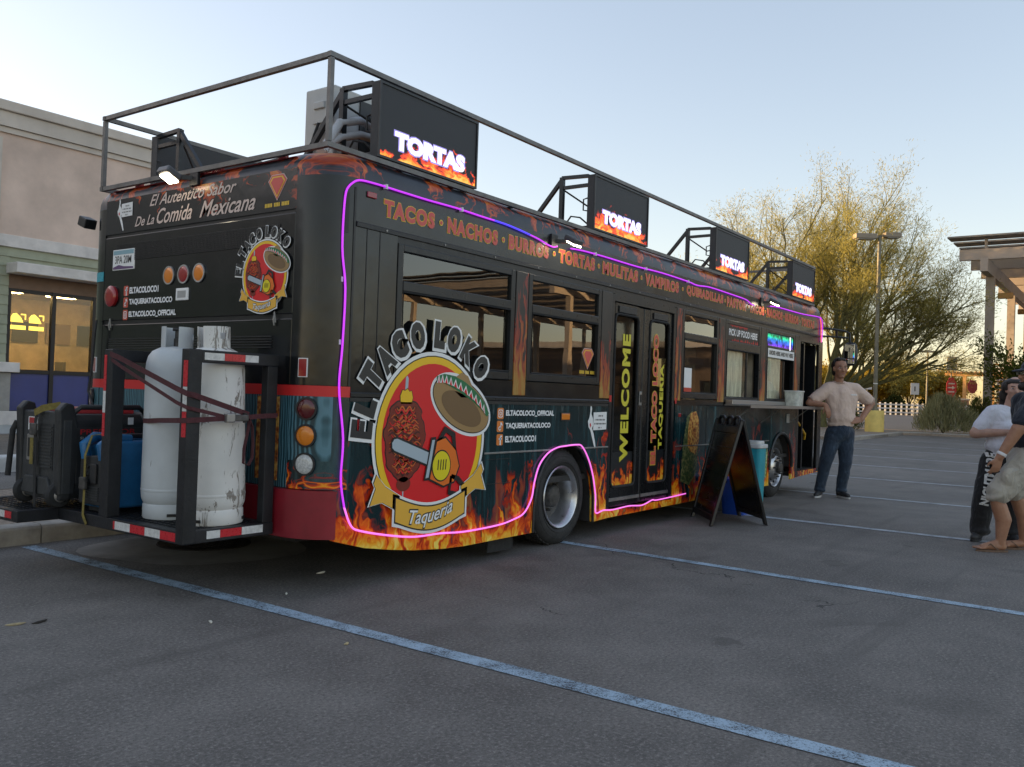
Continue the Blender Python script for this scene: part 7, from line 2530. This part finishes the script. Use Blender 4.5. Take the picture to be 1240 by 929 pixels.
m2.blob('cap', 'tee_navy', ells=[((0.03, -0.300, 1.725), (0.094, 0.112, 0.085)), ((0.03, -0.295, 1.70), (0.097, 0.115, 0.05)), ((0.03, -0.185, 1.698), (0.075, 0.085, 0.012), -8, 'X')], voxel=0.008, smooth=3)
mb = MB()
for sx in (-1, 1):
    mb.obox(m2.W((0.03 + sx * 0.036, -0.175, 1.672)), (0.028, 0.004, 0.018), m2.rot())
    mb.bar(m2.W((0.03 + sx * 0.064, -0.175, 1.678)), m2.W((0.03 + sx * 0.088, -0.29, 1.67)), 0.005, 0.008)
mb.build('glasses', 'phone_black', m2.root)
m2.blob('t_shirt', 'tee_navy', caps=[((0.03, -0.30, 0.98), 0.18, (0.03, -0.31, 1.10), 0.185), ((-0.04, -0.32, 1.10), 0.15, (-0.06, -0.33, 1.32), 0.145), ((0.10, -0.32, 1.10), 0.15, (0.12, -0.33, 1.32), 0.145),
                                     ((-0.15, -0.29, 1.40), 0.105, (-0.19, -0.12, 1.235), 0.095), ((0.21, -0.29, 1.40), 0.105, (0.26, -0.31, 1.235), 0.095), ((-0.10, -0.32, 1.425), 0.085, (0.16, -0.32, 1.425), 0.085), ((0.03, -0.32, 1.1), 0.17, (0.03, -0.32, 1.36), 0.14)],
        ells=[((0.03, -0.27, 1.05), (0.19, 0.18, 0.14)), ((0.03, -0.29, 0.93), (0.20, 0.19, 0.04)), ((-0.195, -0.10, 1.215), (0.088, 0.085, 0.045))], voxel=0.011, smooth=5, fold=0.014)
sh = m2.blob('shorts', 'shorts_khaki', caps=[((0.03, -0.28, 0.92), 0.17, (0.03, -0.26, 0.86), 0.175), ((-0.055, -0.23, 0.86), 0.135, (-0.075, 0.015, 0.565), 0.118), ((0.12, -0.27, 0.86), 0.135, (0.14, -0.20, 0.57), 0.118)],
             ells=[((-0.075, 0.03, 0.535), (0.118, 0.125, 0.05), -25, 'X'), ((0.14, -0.20, 0.53), (0.118, 0.125, 0.05)), ((-0.17, -0.03, 0.70), (0.045, 0.08, 0.09))], voxel=0.011, smooth=4, fold=0.014)
mb = MB()
mb.obox(m2.W((-0.208, -0.035, 0.735)), (0.004, 0.07, 0.018), m2.rot() @ Matrix.Rotation(R(-25), 3, 'X'))
mb.build('pocket_flap', 'shorts_khaki', sh, bevel=0.003)
for (hx, hy), (tx, ty) in (((-0.07, -0.07), (-0.085, 0.225)), ((0.14, -0.35), (0.145, -0.06))):
    pts = []
    for i in range(20):
        a = 2 * math.pi * i / 20
        u = 0.5 + 0.5 * math.cos(a)
        w = 0.050 * math.sin(a) * (0.75 + 0.35 * u)
        pts.append((hx + (tx - hx) * u + w, hy + (ty - hy) * u))
    o = MB().loft([[m2.W((q[0], q[1], 0.001)) for q in pts], [m2.W((q[0], q[1], 0.018)) for q in pts]]).build('flip_flop', 'sandal_brown', m2.root, smooth=40)
    cx_, cy_ = tx * 0.75 + hx * 0.25, ty * 0.75 + hy * 0.25
    mb = MB()
    for sx in (-1, 1):
        mb.tube([m2.W((cx_, cy_, 0.030)), m2.W((cx_ + sx * 0.028, cy_ - 0.05, 0.075)), m2.W((cx_ + sx * 0.045, cy_ - 0.11, 0.022))], 0.006, 6)
    mb.build('sandal_strap', 'sandal_brown', o, smooth=50)
mb = MB().lathe([(0.041, -0.014), (0.043, -0.010), (0.043, 0.010), (0.041, 0.014)], 20, (0, 0, 0), 'Z')
rot = Vector((0.02, 0.46, -0.88)).normalized()
wc = m2.W((-0.172, 0.055, 0.912))
rq = (m2.rot() @ rot).to_track_quat('Z', 'Y').to_matrix()
mb.v = [tuple(wc + rq @ Vector(v)) for v in mb.v]
mb.build('wristwatch', 'watch_white', m2.root, smooth=40)
mb = MB()
mb.obox(m2.W((-0.135, 0.105, 0.79)), (0.012, 0.036, 0.062), m2.rot() @ Matrix.Rotation(R(-20), 3, 'X'))
ph = mb.build('phone', 'phone_black', None, bevel=0.008)
tag(ph, 'black phone in the lowered hand of the man in shorts', 'phone')
# ================================================================== vegetation helpers
def leaf_mat(name, col, col2, trans=0.35, scale=2.0):
    m, nt, p = new_mat(name)
    t = m.node_tree
    t.nodes.remove(p)
    out = [n for n in t.nodes if n.type == 'OUTPUT_MATERIAL'][0]
    oi = nt.n('ShaderNodeNewGeometry')
    f = nt.math('ADD', nt.math('MULTIPLY', oi.outputs['Random Per Island'], 0.6), nt.math('MULTIPLY', nt.noise(nt.pos(), scale, 3.0), 0.45))
    c = nt.ramp(f, [(0.2, col), (0.85, col2)])
    df = nt.n('ShaderNodeBsdfDiffuse')
    tr = nt.n('ShaderNodeBsdfTranslucent')
    nt.put(df.inputs[0], c)
    nt.put(tr.inputs[0], c)
    mx = nt.n('ShaderNodeMixShader')
    mx.inputs[0].default_value = trans
    t.links.new(df.outputs[0], mx.inputs[1])
    t.links.new(tr.outputs[0], mx.inputs[2])
    t.links.new(mx.outputs[0], out.inputs[0])
    return m


leaf_mat('palo_verde_leaf', (0.24, 0.22, 0.06), (0.56, 0.48, 0.15), 0.55)
leaf_mat('gold_leaf', (0.28, 0.19, 0.025), (0.55, 0.37, 0.05), 0.45)
leaf_mat('olive_leaf', (0.06, 0.075, 0.02), (0.16, 0.16, 0.05), 0.3)
leaf_mat('dark_leaf', (0.025, 0.035, 0.012), (0.07, 0.08, 0.025), 0.25)
leaf_mat('sage_leaf', (0.18, 0.185, 0.09), (0.38, 0.35, 0.19), 0.3)
leaf_mat('broad_leaf', (0.05, 0.075, 0.015), (0.14, 0.15, 0.03), 0.35)
mat('green_bark', (0.14, 0.13, 0.05), 0.85, var=0.3, vscale=6)
mat('brown_bark', (0.09, 0.065, 0.045), 0.9, var=0.3, vscale=6)


def leaf_cloud(name, P, Dn, ln, wd, m_, parent, rs, kind=None):
    """P: (N,3) base points, Dn: (N,3) directions; one small quad leaf each"""
    N = len(P)
    Dn = Dn / (np.linalg.norm(Dn, axis=1, keepdims=True) + 1e-9)
    rv = rs.normal(size=(N, 3))
    S = np.cross(Dn, rv)
    S /= (np.linalg.norm(S, axis=1, keepdims=True) + 1e-9)
    L = ln * (0.6 + 0.8 * rs.random((N, 1)))
    Wd = wd * (0.6 + 0.8 * rs.random((N, 1)))
    q0, q2 = P, P + Dn * L
    mid = P + Dn * L * 0.5
    q1, q3 = mid + S * Wd * 0.5, mid - S * Wd * 0.5
    V = np.stack([q0, q1, q2, q3], axis=1).reshape(-1, 3)
    c = V.mean(0)
    me = bpy.data.meshes.new(name)
    me.vertices.add(4 * N)
    me.vertices.foreach_set('co', (V - c).astype(np.float32).ravel())
    me.loops.add(4 * N)
    me.loops.foreach_set('vertex_index', np.arange(4 * N, dtype=np.int32))
    me.polygons.add(N)
    me.polygons.foreach_set('loop_start', np.arange(0, 4 * N, 4, dtype=np.int32))
    me.update(calc_edges=True)
    me.validate()
    o = mesh_obj(name, me, m_, parent, c)
    return o


def grow(rs, p, d, length, rad, depth, segs, limbs, tips, up, spread, kids, shrink, wob=0.16):
    n = segs
    pts, rads = [p.copy()], [rad]
    for i in range(n):
        d = d + rs.normal(size=3) * wob + np.array([0, 0, up])
        d /= np.linalg.norm(d)
        p = p + d * (length / n)
        pts.append(p.copy())
        rads.append(rad * (1 - 0.55 * (i + 1) / n))
        if depth == 0:
            tips.append((p.copy(), d.copy()))
    limbs.append((pts, rads, depth))
    if depth > 0:
        for k in range(kids[depth - 1]):
            t = 0.35 + 0.65 * (k + rs.random()) / kids[depth - 1]
            i = min(n - 1, int(t * n))
            base = pts[i] + (pts[i + 1] - pts[i]) * (t * n - i if t * n - i < 1 else 1)
            ax = rs.normal(size=3)
            ax -= d * ax.dot(d)
            ax /= np.linalg.norm(ax) + 1e-9
            nd = d + ax * spread * (0.6 + 0.8 * rs.random())
            nd /= np.linalg.norm(nd)
            grow(rs, base, nd, length * shrink * (0.7 + 0.6 * rs.random()), rads[i] * 0.62, depth - 1, max(3, segs - 1), limbs, tips, up, spread, kids, shrink, wob)


def make_tree(name, label, base, seed, mains, trunk_h, length, rad, kids, shrink, spread, up, leaf, bark, per_tip, scatter, ll, lw, group=None, droop=0.0, wob=0.16, tilt=0.6, extra=()):
    rs = np.random.default_rng(seed)
    t = thing(name, base, label, 'tree', group)
    limbs, tips = [], []
    b = np.array(base, float)
    for k in range(mains):
        a = 2 * math.pi * (k + rs.random() * 0.7) / mains
        tl = tilt * (0.35 + 0.9 * rs.random())
        d = np.array([math.cos(a) * tl, math.sin(a) * tl, 1.0])
        d /= np.linalg.norm(d)
        p0 = b + np.array([0, 0, trunk_h]) + np.array([math.cos(a), math.sin(a), 0]) * rad * 0.4
        grow(rs, p0, d, length * (0.75 + 0.5 * rs.random()), rad * 0.55, len(kids), 6, limbs, tips, up, spread, kids, shrink, wob)
    for (ea, et, el) in extra:
        d = np.array([math.cos(ea) * et, math.sin(ea) * et, 1.0])
        d /= np.linalg.norm(d)
        grow(rs, b + np.array([0, 0, trunk_h]), d, el, rad * 0.5, len(kids), 6, limbs, tips, up, spread, kids, shrink, wob)
    mb = MB()
    tr = [b + np.array([0, 0, -0.1]), b + np.array([0.03, 0.02, trunk_h * 0.5]), b + np.array([0, 0, trunk_h + 0.15])]
    mb.tube([Vector(q) for q in tr], [rad * 1.2, rad, rad * 0.9], 8)
    for pts, rads, dep in limbs:
        if dep >= 1 or rs.random() < 0.5:
            mb.tube([Vector(q) for q in pts], [max(0.006, r_) for r_ in rads], 5 if dep else 3, caps=False)
    mb.build('trunk', bark, t, smooth=50)
    P, Dn = [], []
    for p, d in tips:
        n = per_tip
        off = rs.normal(size=(n, 3)) * scatter
        P.append(p + off)
        dd = d + rs.normal(size=(n, 3)) * 0.55 + np.array([0, 0, -droop])
        Dn.append(dd)
    P, Dn = np.concatenate(P), np.concatenate(Dn)
    leaf_cloud('crown', P, Dn, ll, lw, leaf, t, rs)
    return t, len(P)


def make_shrub(name, label, base, seed, n, r, h, ll, lw, leaf, group=None, upright=1.0, cat='shrub'):
    rs = np.random.default_rng(seed)
    t = thing(name, base, label, cat, group)
    b = np.array(base, float)
    a = rs.random(n) * 2 * math.pi
    u = np.sqrt(rs.random(n))
    zz = rs.random(n) ** 0.8
    lump = 0.8 + 0.25 * np.sin(3 * a + seed) + 0.12 * np.sin(7 * a)
    rr = u * r * lump * np.sqrt(np.clip(1.08 - zz ** 2, 0.02, 1))
    P = np.stack([b[0] + rr * np.cos(a), b[1] + rr * np.sin(a), b[2] + zz * h * (0.85 + 0.2 * np.sin(5 * a))], 1)
    Dn = np.stack([np.cos(a) * 0.5, np.sin(a) * 0.5, np.full(n, upright)], 1) + rs.normal(size=(n, 3)) * 0.45
    leaf_cloud('foliage', P, Dn, ll, lw, leaf, t, rs)
    mb = MB()
    for k in range(14):
        aa = 2 * math.pi * k / 14 + rs.random() * 0.3
        mb.tube([(b[0], b[1], b[2] - 0.02), (b[0] + 0.3 * r * math.cos(aa), b[1] + 0.3 * r * math.sin(aa), b[2] + 0.45 * h), (b[0] + 0.7 * r * math.cos(aa), b[1] + 0.7 * r * math.sin(aa), b[2] + 0.85 * h)], [0.02, 0.014, 0.006], 5, caps=False)
    mb.build('stems', 'brown_bark', t)
    return t


# ================================================================== trees
_, n_ = make_tree('palo_verde_tree', 'tall feathery yellow green tree rising beyond the front of the bus', (46.0, 10.6, 0.1), 21, 13, 1.2, 7.6, 0.30, (6, 6, 6), 0.44, 0.55, 0.045, 'palo_verde_leaf', 'green_bark', 10, 0.22, 0.19, 0.024, tilt=1.0, wob=0.12,
                  extra=((-0.95, 1.6, 6.6), (-0.7, 1.3, 7.0), (-1.15, 2.4, 5.8), (2.2, 1.3, 7.0), (2.0, 1.7, 6.6), (-0.95, 3.2, 5.0), (2.3, 0.8, 8.6), (2.1, 0.5, 9.0), (-0.95, 0.75, 8.4), (-0.6, 0.95, 7.8), (-1.25, 1.0, 7.8), (2.2, 1.05, 8.0)))
far = [((104, 33.5, 0.5), 5.4), ((108, 30.0, 0.5), 6.0), ((112, 26.5, 0.5), 6.4), ((113, 22.5, 0.5), 7.0), ((118, 20.0, 0.5), 6.2)]
lab = ['golden tree behind the white fence next to the bus front', 'golden tree behind the white fence between bus front and lamp post', 'broad golden tree behind the white fence just past the lamp post',
       'olive gold tree behind the white fence below the distant lamp', 'small gold tree behind the white fence by the white pickup']
for k, (b, h) in enumerate(far):
    make_tree('golden_tree', lab[k], (b[0] + 1.6, b[1] - 2.2, b[2]), 40 + k, 7, 0.9, h * 0.50, 0.16, (5, 5), 0.55, 0.7, 0.03, 'gold_leaf' if k != 3 else 'palo_verde_leaf', 'brown_bark', 26, 0.36, 0.34, 0.13, 'golden trees behind the white fence', tilt=0.9)
make_tree('broadleaf_tree', 'dark green leafy tree beside the canopy posts', (46.6, 0.6, 0.12), 77, 7, 1.4, 2.1, 0.09, (5, 5), 0.55, 0.75, 0.03, 'broad_leaf', 'brown_bark', 9, 0.22, 0.16, 0.085, tilt=0.9)
for k, (x, y) in enumerate(((101, 36), (103.5, 31.5), (106, 28), (108.5, 24.5), (110.5, 21), (113, 17.5))):
    make_shrub('hedge_shrub', 'dark green rounded shrub growing behind the white fence', (x, y, 0.5), 60 + k, 2600, 2.0, 2.2, 0.30, 0.14, 'dark_leaf', 'dark shrubs behind the white fence', 0.6)
make_shrub('desert_shrub', 'large grey green shrub on the kerbed island', (45.0, 4.25, 0.12), 81, 5200, 1.75, 1.75, 0.34, 0.030, 'sage_leaf', upright=1.6)
make_shrub('desert_shrub', 'smaller olive shrub behind the large grey green one', (47.2, 2.9, 0.12), 82, 3200, 1.3, 1.75, 0.22, 0.04, 'olive_leaf', upright=1.0)
make_shrub('desert_shrub', 'low shrub half hidden behind the man by the light pole', (42.5, 8.3, 0.12), 83, 1800, 0.9, 1.2, 0.26, 0.03, 'olive_leaf', upright=1.3)

# ================================================================== lamp posts
mat('pole_grey', (0.20, 0.18, 0.13), 0.6, 0.3, var=0.2, vscale=4)
mat('pole_yellow_base', (0.74, 0.55, 0.16), 0.75, var=0.12, vscale=3, bump=0.2, bscale=30)
mat('lamp_head_bronze', (0.30, 0.25, 0.19), 0.55, 0.3)
lp = thing('lamp_post', (41.7, 6.75, 0.1), 'grey parking lot lamp post on a round yellow base', 'lamp post')
MB().lathe([(0.44, 0.08), (0.44, 1.12), (0.42, 1.16), (0.0, 1.17)], 32, (41.7, 6.75, 0), cap=False).build('base', 'pole_yellow_base', lp, smooth=40)
o = MB().lathe([(0.20, 1.165), (0.20, 1.22), (0.12, 1.24), (0.12, 1.45)], 16, (41.7, 6.75, 0)).build('base_plate', 'pole_grey', lp, smooth=30)
MB().tube([(41.7, 6.75, 1.2), (41.7, 6.75, 9.75)], [0.105, 0.085], 12).build('pole', 'pole_grey', lp, smooth=50)
MB().lathe([(0.108, 2.45), (0.108, 2.50)], 14, (41.7, 6.75, 0)).build('band', 'tape_white', lp)
RC = Vector((0.585, -0.81, 0)).normalized()
for s_, L in ((-1, 1.05), (1, 0.80)):
    c = Vector((41.7, 6.75, 9.72)) + RC * (s_ * (0.20 + L / 2)) + Vector((0, 0, 0.05 * s_))
    rt = Matrix((RC, Vector((0.81, 0.585, 0)), ZT)).transposed()
    h = MB().obox(c, (L / 2, 0.24, 0.13), rt).build('lamp_head', 'lamp_head_bronze', lp, bevel=0.04)
    MB().obox(c - ZT * 0.14, (L / 2 - 0.12, 0.2, 0.015), rt).build('lamp_lens', 'grey_plastic', h)
    MB().bar(Vector((41.7, 6.75, 9.68)), c - RC * (s_ * L / 2), 0.09, 0.09).build('lamp_arm', 'lamp_head_bronze', lp)
for (x, y, z, h, w, lb) in ((102.4, 15.9, 0.5, 7.2, 1.5, 'thin distant lamp post with a T-shaped head beyond the white fence'), (136.6, 20.3, 0.5, 6.6, 0.8, 'small far lamp post above the white pickup')):
    t = thing('lamp_post', (x, y, z), lb, 'lamp post')
    MB().tube([(x, y, z), (x, y, z + h)], 0.09, 8).build('pole', 'pole_grey', t, smooth=50)
    MB().obox((x, y, z + h), (w, 0.25, 0.10), Matrix((RC, Vector((0.81, 0.585, 0)), ZT)).transposed()).build('lamp_head', 'lamp_head_bronze', t, bevel=0.02)

# ================================================================== signs
mat('sign_red', (0.50, 0.02, 0.03), 0.5)
mat('sign_white', (0.62, 0.61, 0.58), 0.5)
mat('sign_post', (0.16, 0.16, 0.15), 0.6, 0.4)
FW = Vector((-0.81, -0.586, 0))


def sign(c, label, h, boards):
    x, y, z = c
    t = thing('road_sign', c, label, 'sign')
    MB().tube([(x, y, z - 0.05), (x, y, z + h)], 0.035, 8).build('post', 'sign_post', t, smooth=50)
    rt = Matrix((RC, FW, ZT)).transposed()
    for shape, zc, w, hh, m_, mark in boards:
        cc = Vector((x, y, z + zc)) + FW * 0.05
        if shape == 'oct':
            q = [(math.cos(2 * math.pi * (k + 0.5) / 8) * w, math.sin(2 * math.pi * (k + 0.5) / 8) * hh) for k in range(8)]
        else:
            q = [(-w, -hh), (w, -hh), (w, hh), (-w, hh)]
        o = MB().loft([[cc + RC * u + ZT * v for u, v in q], [cc + RC * u + ZT * v + FW * 0.02 for u, v in q]]).build('sign_board', m_, t)
        f = cc + FW * 0.024
        P = lambda u, v: f + RC * u + ZT * v
        if mark == 'arrow':
            MB().add([P(-0.24, 0.04), P(-0.24, -0.04), P(0.05, -0.04), P(0.05, -0.13), P(0.25, 0.0), P(0.05, 0.13), P(0.05, 0.04)], [(0, 1, 2, 3, 4, 5, 6)]).build('arrow', 'sign_white', o)
            for zz in (0.27, -0.27):
                MB().add([P(-0.20, zz - 0.045), P(0.20, zz - 0.045), P(0.20, zz + 0.045), P(-0.20, zz + 0.045)], [(0, 1, 2, 3)]).build('bar', 'sign_white', o)
        elif mark == 'ring':
            mb = MB()
            for i in range(24):
                a0, a1 = 2 * math.pi * i / 24, 2 * math.pi * (i + 1) / 24
                mb.add([P(r_ * math.cos(a), r_ * math.sin(a) + 0.06) for r_, a in ((0.20, a0), (0.20, a1), (0.155, a1), (0.155, a0))], [(0, 1, 2, 3)])
            mb.build('ring', 'hub_metal', o)
            MB().add([P(-0.14, 0.17), P(-0.11, 0.20), P(0.14, -0.05), P(0.11, -0.08)], [(0, 1, 2, 3)]).build('bar', 'hub_metal', o)
        elif mark == 'bar':
            MB().add([P(-0.06, -0.22), P(0.06, -0.22), P(0.06, 0.22), P(-0.06, 0.22)], [(0, 1, 2, 3)]).build('bar', 'hub_metal', o)
    return t


sign((60.4, 6.5, 0.03), 'red sign with white arrow and a white square sign above it', 4.05, (('oct', 2.75, 0.36, 0.72, 'sign_red', 'arrow'), ('rect', 4.35, 0.34, 0.46, 'sign_white', 'ring')))
sign((65.5, 6.0, 0.1), 'dull reddish sign standing farther back behind the red arrow sign', 3.2, (('oct', 2.9, 0.36, 0.5, 'maroon_bumper', None),))
sign((82.7, 13.2, 0.42), 'narrow white sign on a post before the white fence', 3.0, (('rect', 2.7, 0.38, 0.52, 'sign_white', 'bar'),))
sign((86.3, 18.2, 0.45), 'white sign on a post in line with the lamp post base', 3.6, (('rect', 3.2, 0.42, 0.60, 'sign_white', 'bar'),))

# ================================================================== white fence
mat('fence_white', (0.60, 0.57, 0.53), 0.6, var=0.1, vscale=0.6)
fa_, fb_ = Vector((88.0, 39.5, 0.55)), Vector((110.0, 10.5, 0.57))
fn = thing('fence', ((fa_ + fb_) / 2), 'white ranch rail fence along the far side of the road', 'fence')
L = (fb_ - fa_).length
dv = (fb_ - fa_).normalized()
for z in (0.28, 0.72, 1.16):
    MB().bar(fa_ + ZT * z, fb_ + ZT * z, 0.08, 0.16).build('rail', 'fence_white', fn)
k = 0
pm = None
while k * 0.62 < L:
    p = fa_ + dv * (k * 0.62)
    if pm is None:
        pm, _c = MB().box(p.x - 0.09, p.x + 0.09, p.y - 0.09, p.y + 0.09, p.z - 0.1, p.z + 1.38).mesh('picket')
    mesh_obj('picket', pm, None if pm.materials else 'fence_white', fn, (p.x, p.y, p.z + 0.64))
    k += 1

# ================================================================== white pickup beyond the fence
mat('car_white', (0.66, 0.66, 0.65), 0.35, coat=0.4)
mat('car_glass', (0.02, 0.025, 0.03), 0.12)
pc = Vector((113.2, 15.8, 0.58))
pk = thing('pickup_truck', pc, 'white pickup truck parked beyond the white fence', 'truck')
dr = dv


def pkp(poly, w0, w1, nm, m_, par=None, **kw):
    nv = Vector((-dr.y, dr.x, 0))
    r0 = [pc + dr * u + nv * w0 + ZT * v for u, v in poly]
    r1 = [pc + dr * u + nv * w1 + ZT * v for u, v in poly]
    return MB().loft([r0, r1]).build(nm, m_, par or pk, **kw)


pkp([(-2.9, 0.55), (2.8, 0.55), (2.85, 0.95), (2.7, 1.12), (1.3, 1.22), (0.75, 1.85), (-0.75, 1.88), (-1.0, 1.25), (-2.9, 1.22)], -0.95, 0.95, 'body', 'car_white', bevel=0.06)
for wdt in (-0.965, 0.935):
    pkp([(1.12, 1.24), (0.66, 1.76), (0.05, 1.78), (0.05, 1.24)], wdt, wdt + 0.03, 'window', 'car_glass')
    pkp([(-0.05, 1.24), (-0.05, 1.78), (-0.65, 1.78), (-0.85, 1.26)], wdt, wdt + 0.03, 'window', 'car_glass')
nv = Vector((-dr.y, dr.x, 0))
for u in (-1.85, 1.8):
    for w in (-0.98, 0.78):
        c = pc + dr * u + ZT * 0.40
        mb = MB()
        rings = [[c + nv * (w + d_) + dr * (r_ * math.cos(2 * math.pi * i / 24)) + ZT * (r_ * math.sin(2 * math.pi * i / 24)) for i in range(24)] for r_, d_ in ((0.30, 0.0), (0.40, 0.03), (0.40, 0.18), (0.30, 0.2))]
        o = mb.loft(rings).build('wheel', 'tyre_rubber', pk, smooth=35)
        rings = [[c + nv * (w + d_) + dr * (r_ * math.cos(2 * math.pi * i / 20)) + ZT * (r_ * math.sin(2 * math.pi * i / 20)) for i in range(20)] for r_, d_ in ((0.26, -0.01), (0.24, 0.21))]
        MB().loft(rings).build('rim', 'alloy', o, smooth=35)

# ================================================================== sunlit timber pergola beyond the road
mat('pergola_wood', (0.52, 0.27, 0.09), 0.8, var=0.2, vscale=1.5)
mat('pier_brick', (0.34, 0.16, 0.09), 0.9, var=0.3, vscale=6, bump=0.4, bscale=12)
mat('pier_cap', (0.46, 0.38, 0.28), 0.85)
pg = thing('pergola', (112, 9.0, 0.5), 'golden lit timber pergola on brick piers beyond the road', 'pergola')
for y in (13.3, 7.6):
    x = 110.0
    o = MB().box(x - 0.45, x + 0.45, y - 0.45, y + 0.45, 0.45, 2.5).build('brick_pier', 'pier_brick', pg)
    MB().box(x - 0.55, x + 0.55, y - 0.55, y + 0.55, 2.5, 2.7).build('pier_cap', 'pier_cap', o)
    MB().box(x - 0.18, x + 0.18, y - 0.18, y + 0.18, 2.7, 5.3).build('timber_post', 'pergola_wood', pg)
MB().box(109.85, 110.15, 4.0, 15.4, 5.3, 5.65).build('timber_beam', 'pergola_wood', pg)
for k in range(24):
    y = 4.1 + k * 0.47
    MB().box(109.0, 112.5, y, y + 0.10, 5.652, 5.83).build('rafter', 'pergola_wood', pg)
ho = thing('house', (124, 4.0, 0.5), 'low tan stucco building with a flat roof behind the pergola', 'building')
MB().box(118, 130, -14, 11.0, 0.4, 6.2).build('wall', 'stucco_tan', ho)
MB().box(117.7, 130.3, -14.3, 11.3, 6.2, 6.7).build('parapet', 'stucco_grey', ho)
for k in range(7):
    y = -12.5 + k * 3.3
    o = MB().box(117.94, 118.0, y, y + 1.5, 1.6, 3.6).build('window', 'window_bronze', ho)
    MB().box(117.92, 117.939, y + 0.1, y + 1.4, 1.7, 3.5).build('pane', 'car_glass', o)
lt = thing('lattice_screen', (60.0, 3.4, 0.2), 'golden lattice screen standing between the canopy posts', 'screen')
MB().box(59.9, 60.1, 3.9, 4.1, 0.1, 4.3).build('post', 'pergola_wood', lt)
MB().box(59.9, 60.1, 1.0, 1.2, 0.1, 4.3).build('post', 'pergola_wood', lt)
for k in range(15):
    z = 0.3 + 0.27 * k
    MB().bar((60, 1.2, z), (60, 3.9, z + 0.25), 0.05, 0.10).build('slat', 'pergola_wood', lt)

# ================================================================== big shade canopy on the right
mat('canopy_paint', (0.44, 0.36, 0.295), 0.7, var=0.12, vscale=1.2)
mat('canopy_roof', (0.24, 0.215, 0.19), 0.6, var=0.2, vscale=1.0)
cn = thing('shade_canopy', (58, -12, 0), 'tan steel shade canopy of slatted bays on tall posts', 'canopy')
CY0, CY1 = 3.9, -46.0
PX = [48.0, 56.6, 65.2, 73.8]
for px in PX:
    for py in (2.7, -13.0, -28.5, -43.0):
        MB().box(px - 0.2, px + 0.2, py - 0.2, py + 0.2, -0.05, 8.3).build('post', 'canopy_paint', cn)
for py in (2.7, -13.0, -28.5, -43.0):
    MB().box(45.6, 77.0, py - 0.17, py + 0.17, 8.3, 8.95).build('girder', 'canopy_paint', cn)
for k in range(9):
    px = 46.2 + k * 3.6
    MB().box(px - 0.13, px + 0.13, CY1, CY0, 8.955, 9.50).build('rafter', 'canopy_paint', cn)
    for py in (2.7, -13.0, -28.5, -43.0):
        MB().box(px - 0.06, px + 0.06, py - 0.06, py + 0.06, 9.50, 10.05).build('stub_post', 'canopy_paint', cn)
k = 0
x = 45.6
while x < 77:
    MB().box(x, x + 1.15, CY1 - 0.6, CY0 + 0.5, 10.06, 10.14).build('roof_slat', 'canopy_roof', cn)
    x += 1.75
for px in PX[:2]:
    MB().box(px + 0.25, px + 0.55, 1.7, 2.4, 7.2, 7.5).build('light_fitting', 'pergola_wood', cn, bevel=0.03)

# added unseen block behind the canopy: keeps bright sky out of the bus window reflections
st_ = thing('unseen_sky_block', (92, -40, 0), 'unseen dark brown block added behind the shade canopy to darken window reflections', 'building')
mat('block_brown', (0.14, 0.10, 0.075), 0.85, var=0.2, vscale=0.3)
MB().box(86, 104, -110, -6.0, -0.05, 7.2).build('wall', 'block_brown', st_)
MB().box(85.7, 104.3, -110.3, -5.7, 7.2, 7.9).build('parapet', 'stucco_grey', st_)
for k in range(10):
    y = -105 + k * 10
    o = MB().box(85.9, 86.0, y, y + 6.0, 0.3, 3.6).build('block_front', 'window_bronze', st_)
    MB().box(85.88, 85.899, y + 0.2, y + 5.8, 0.5, 3.4).build('pane', 'car_glass', o)
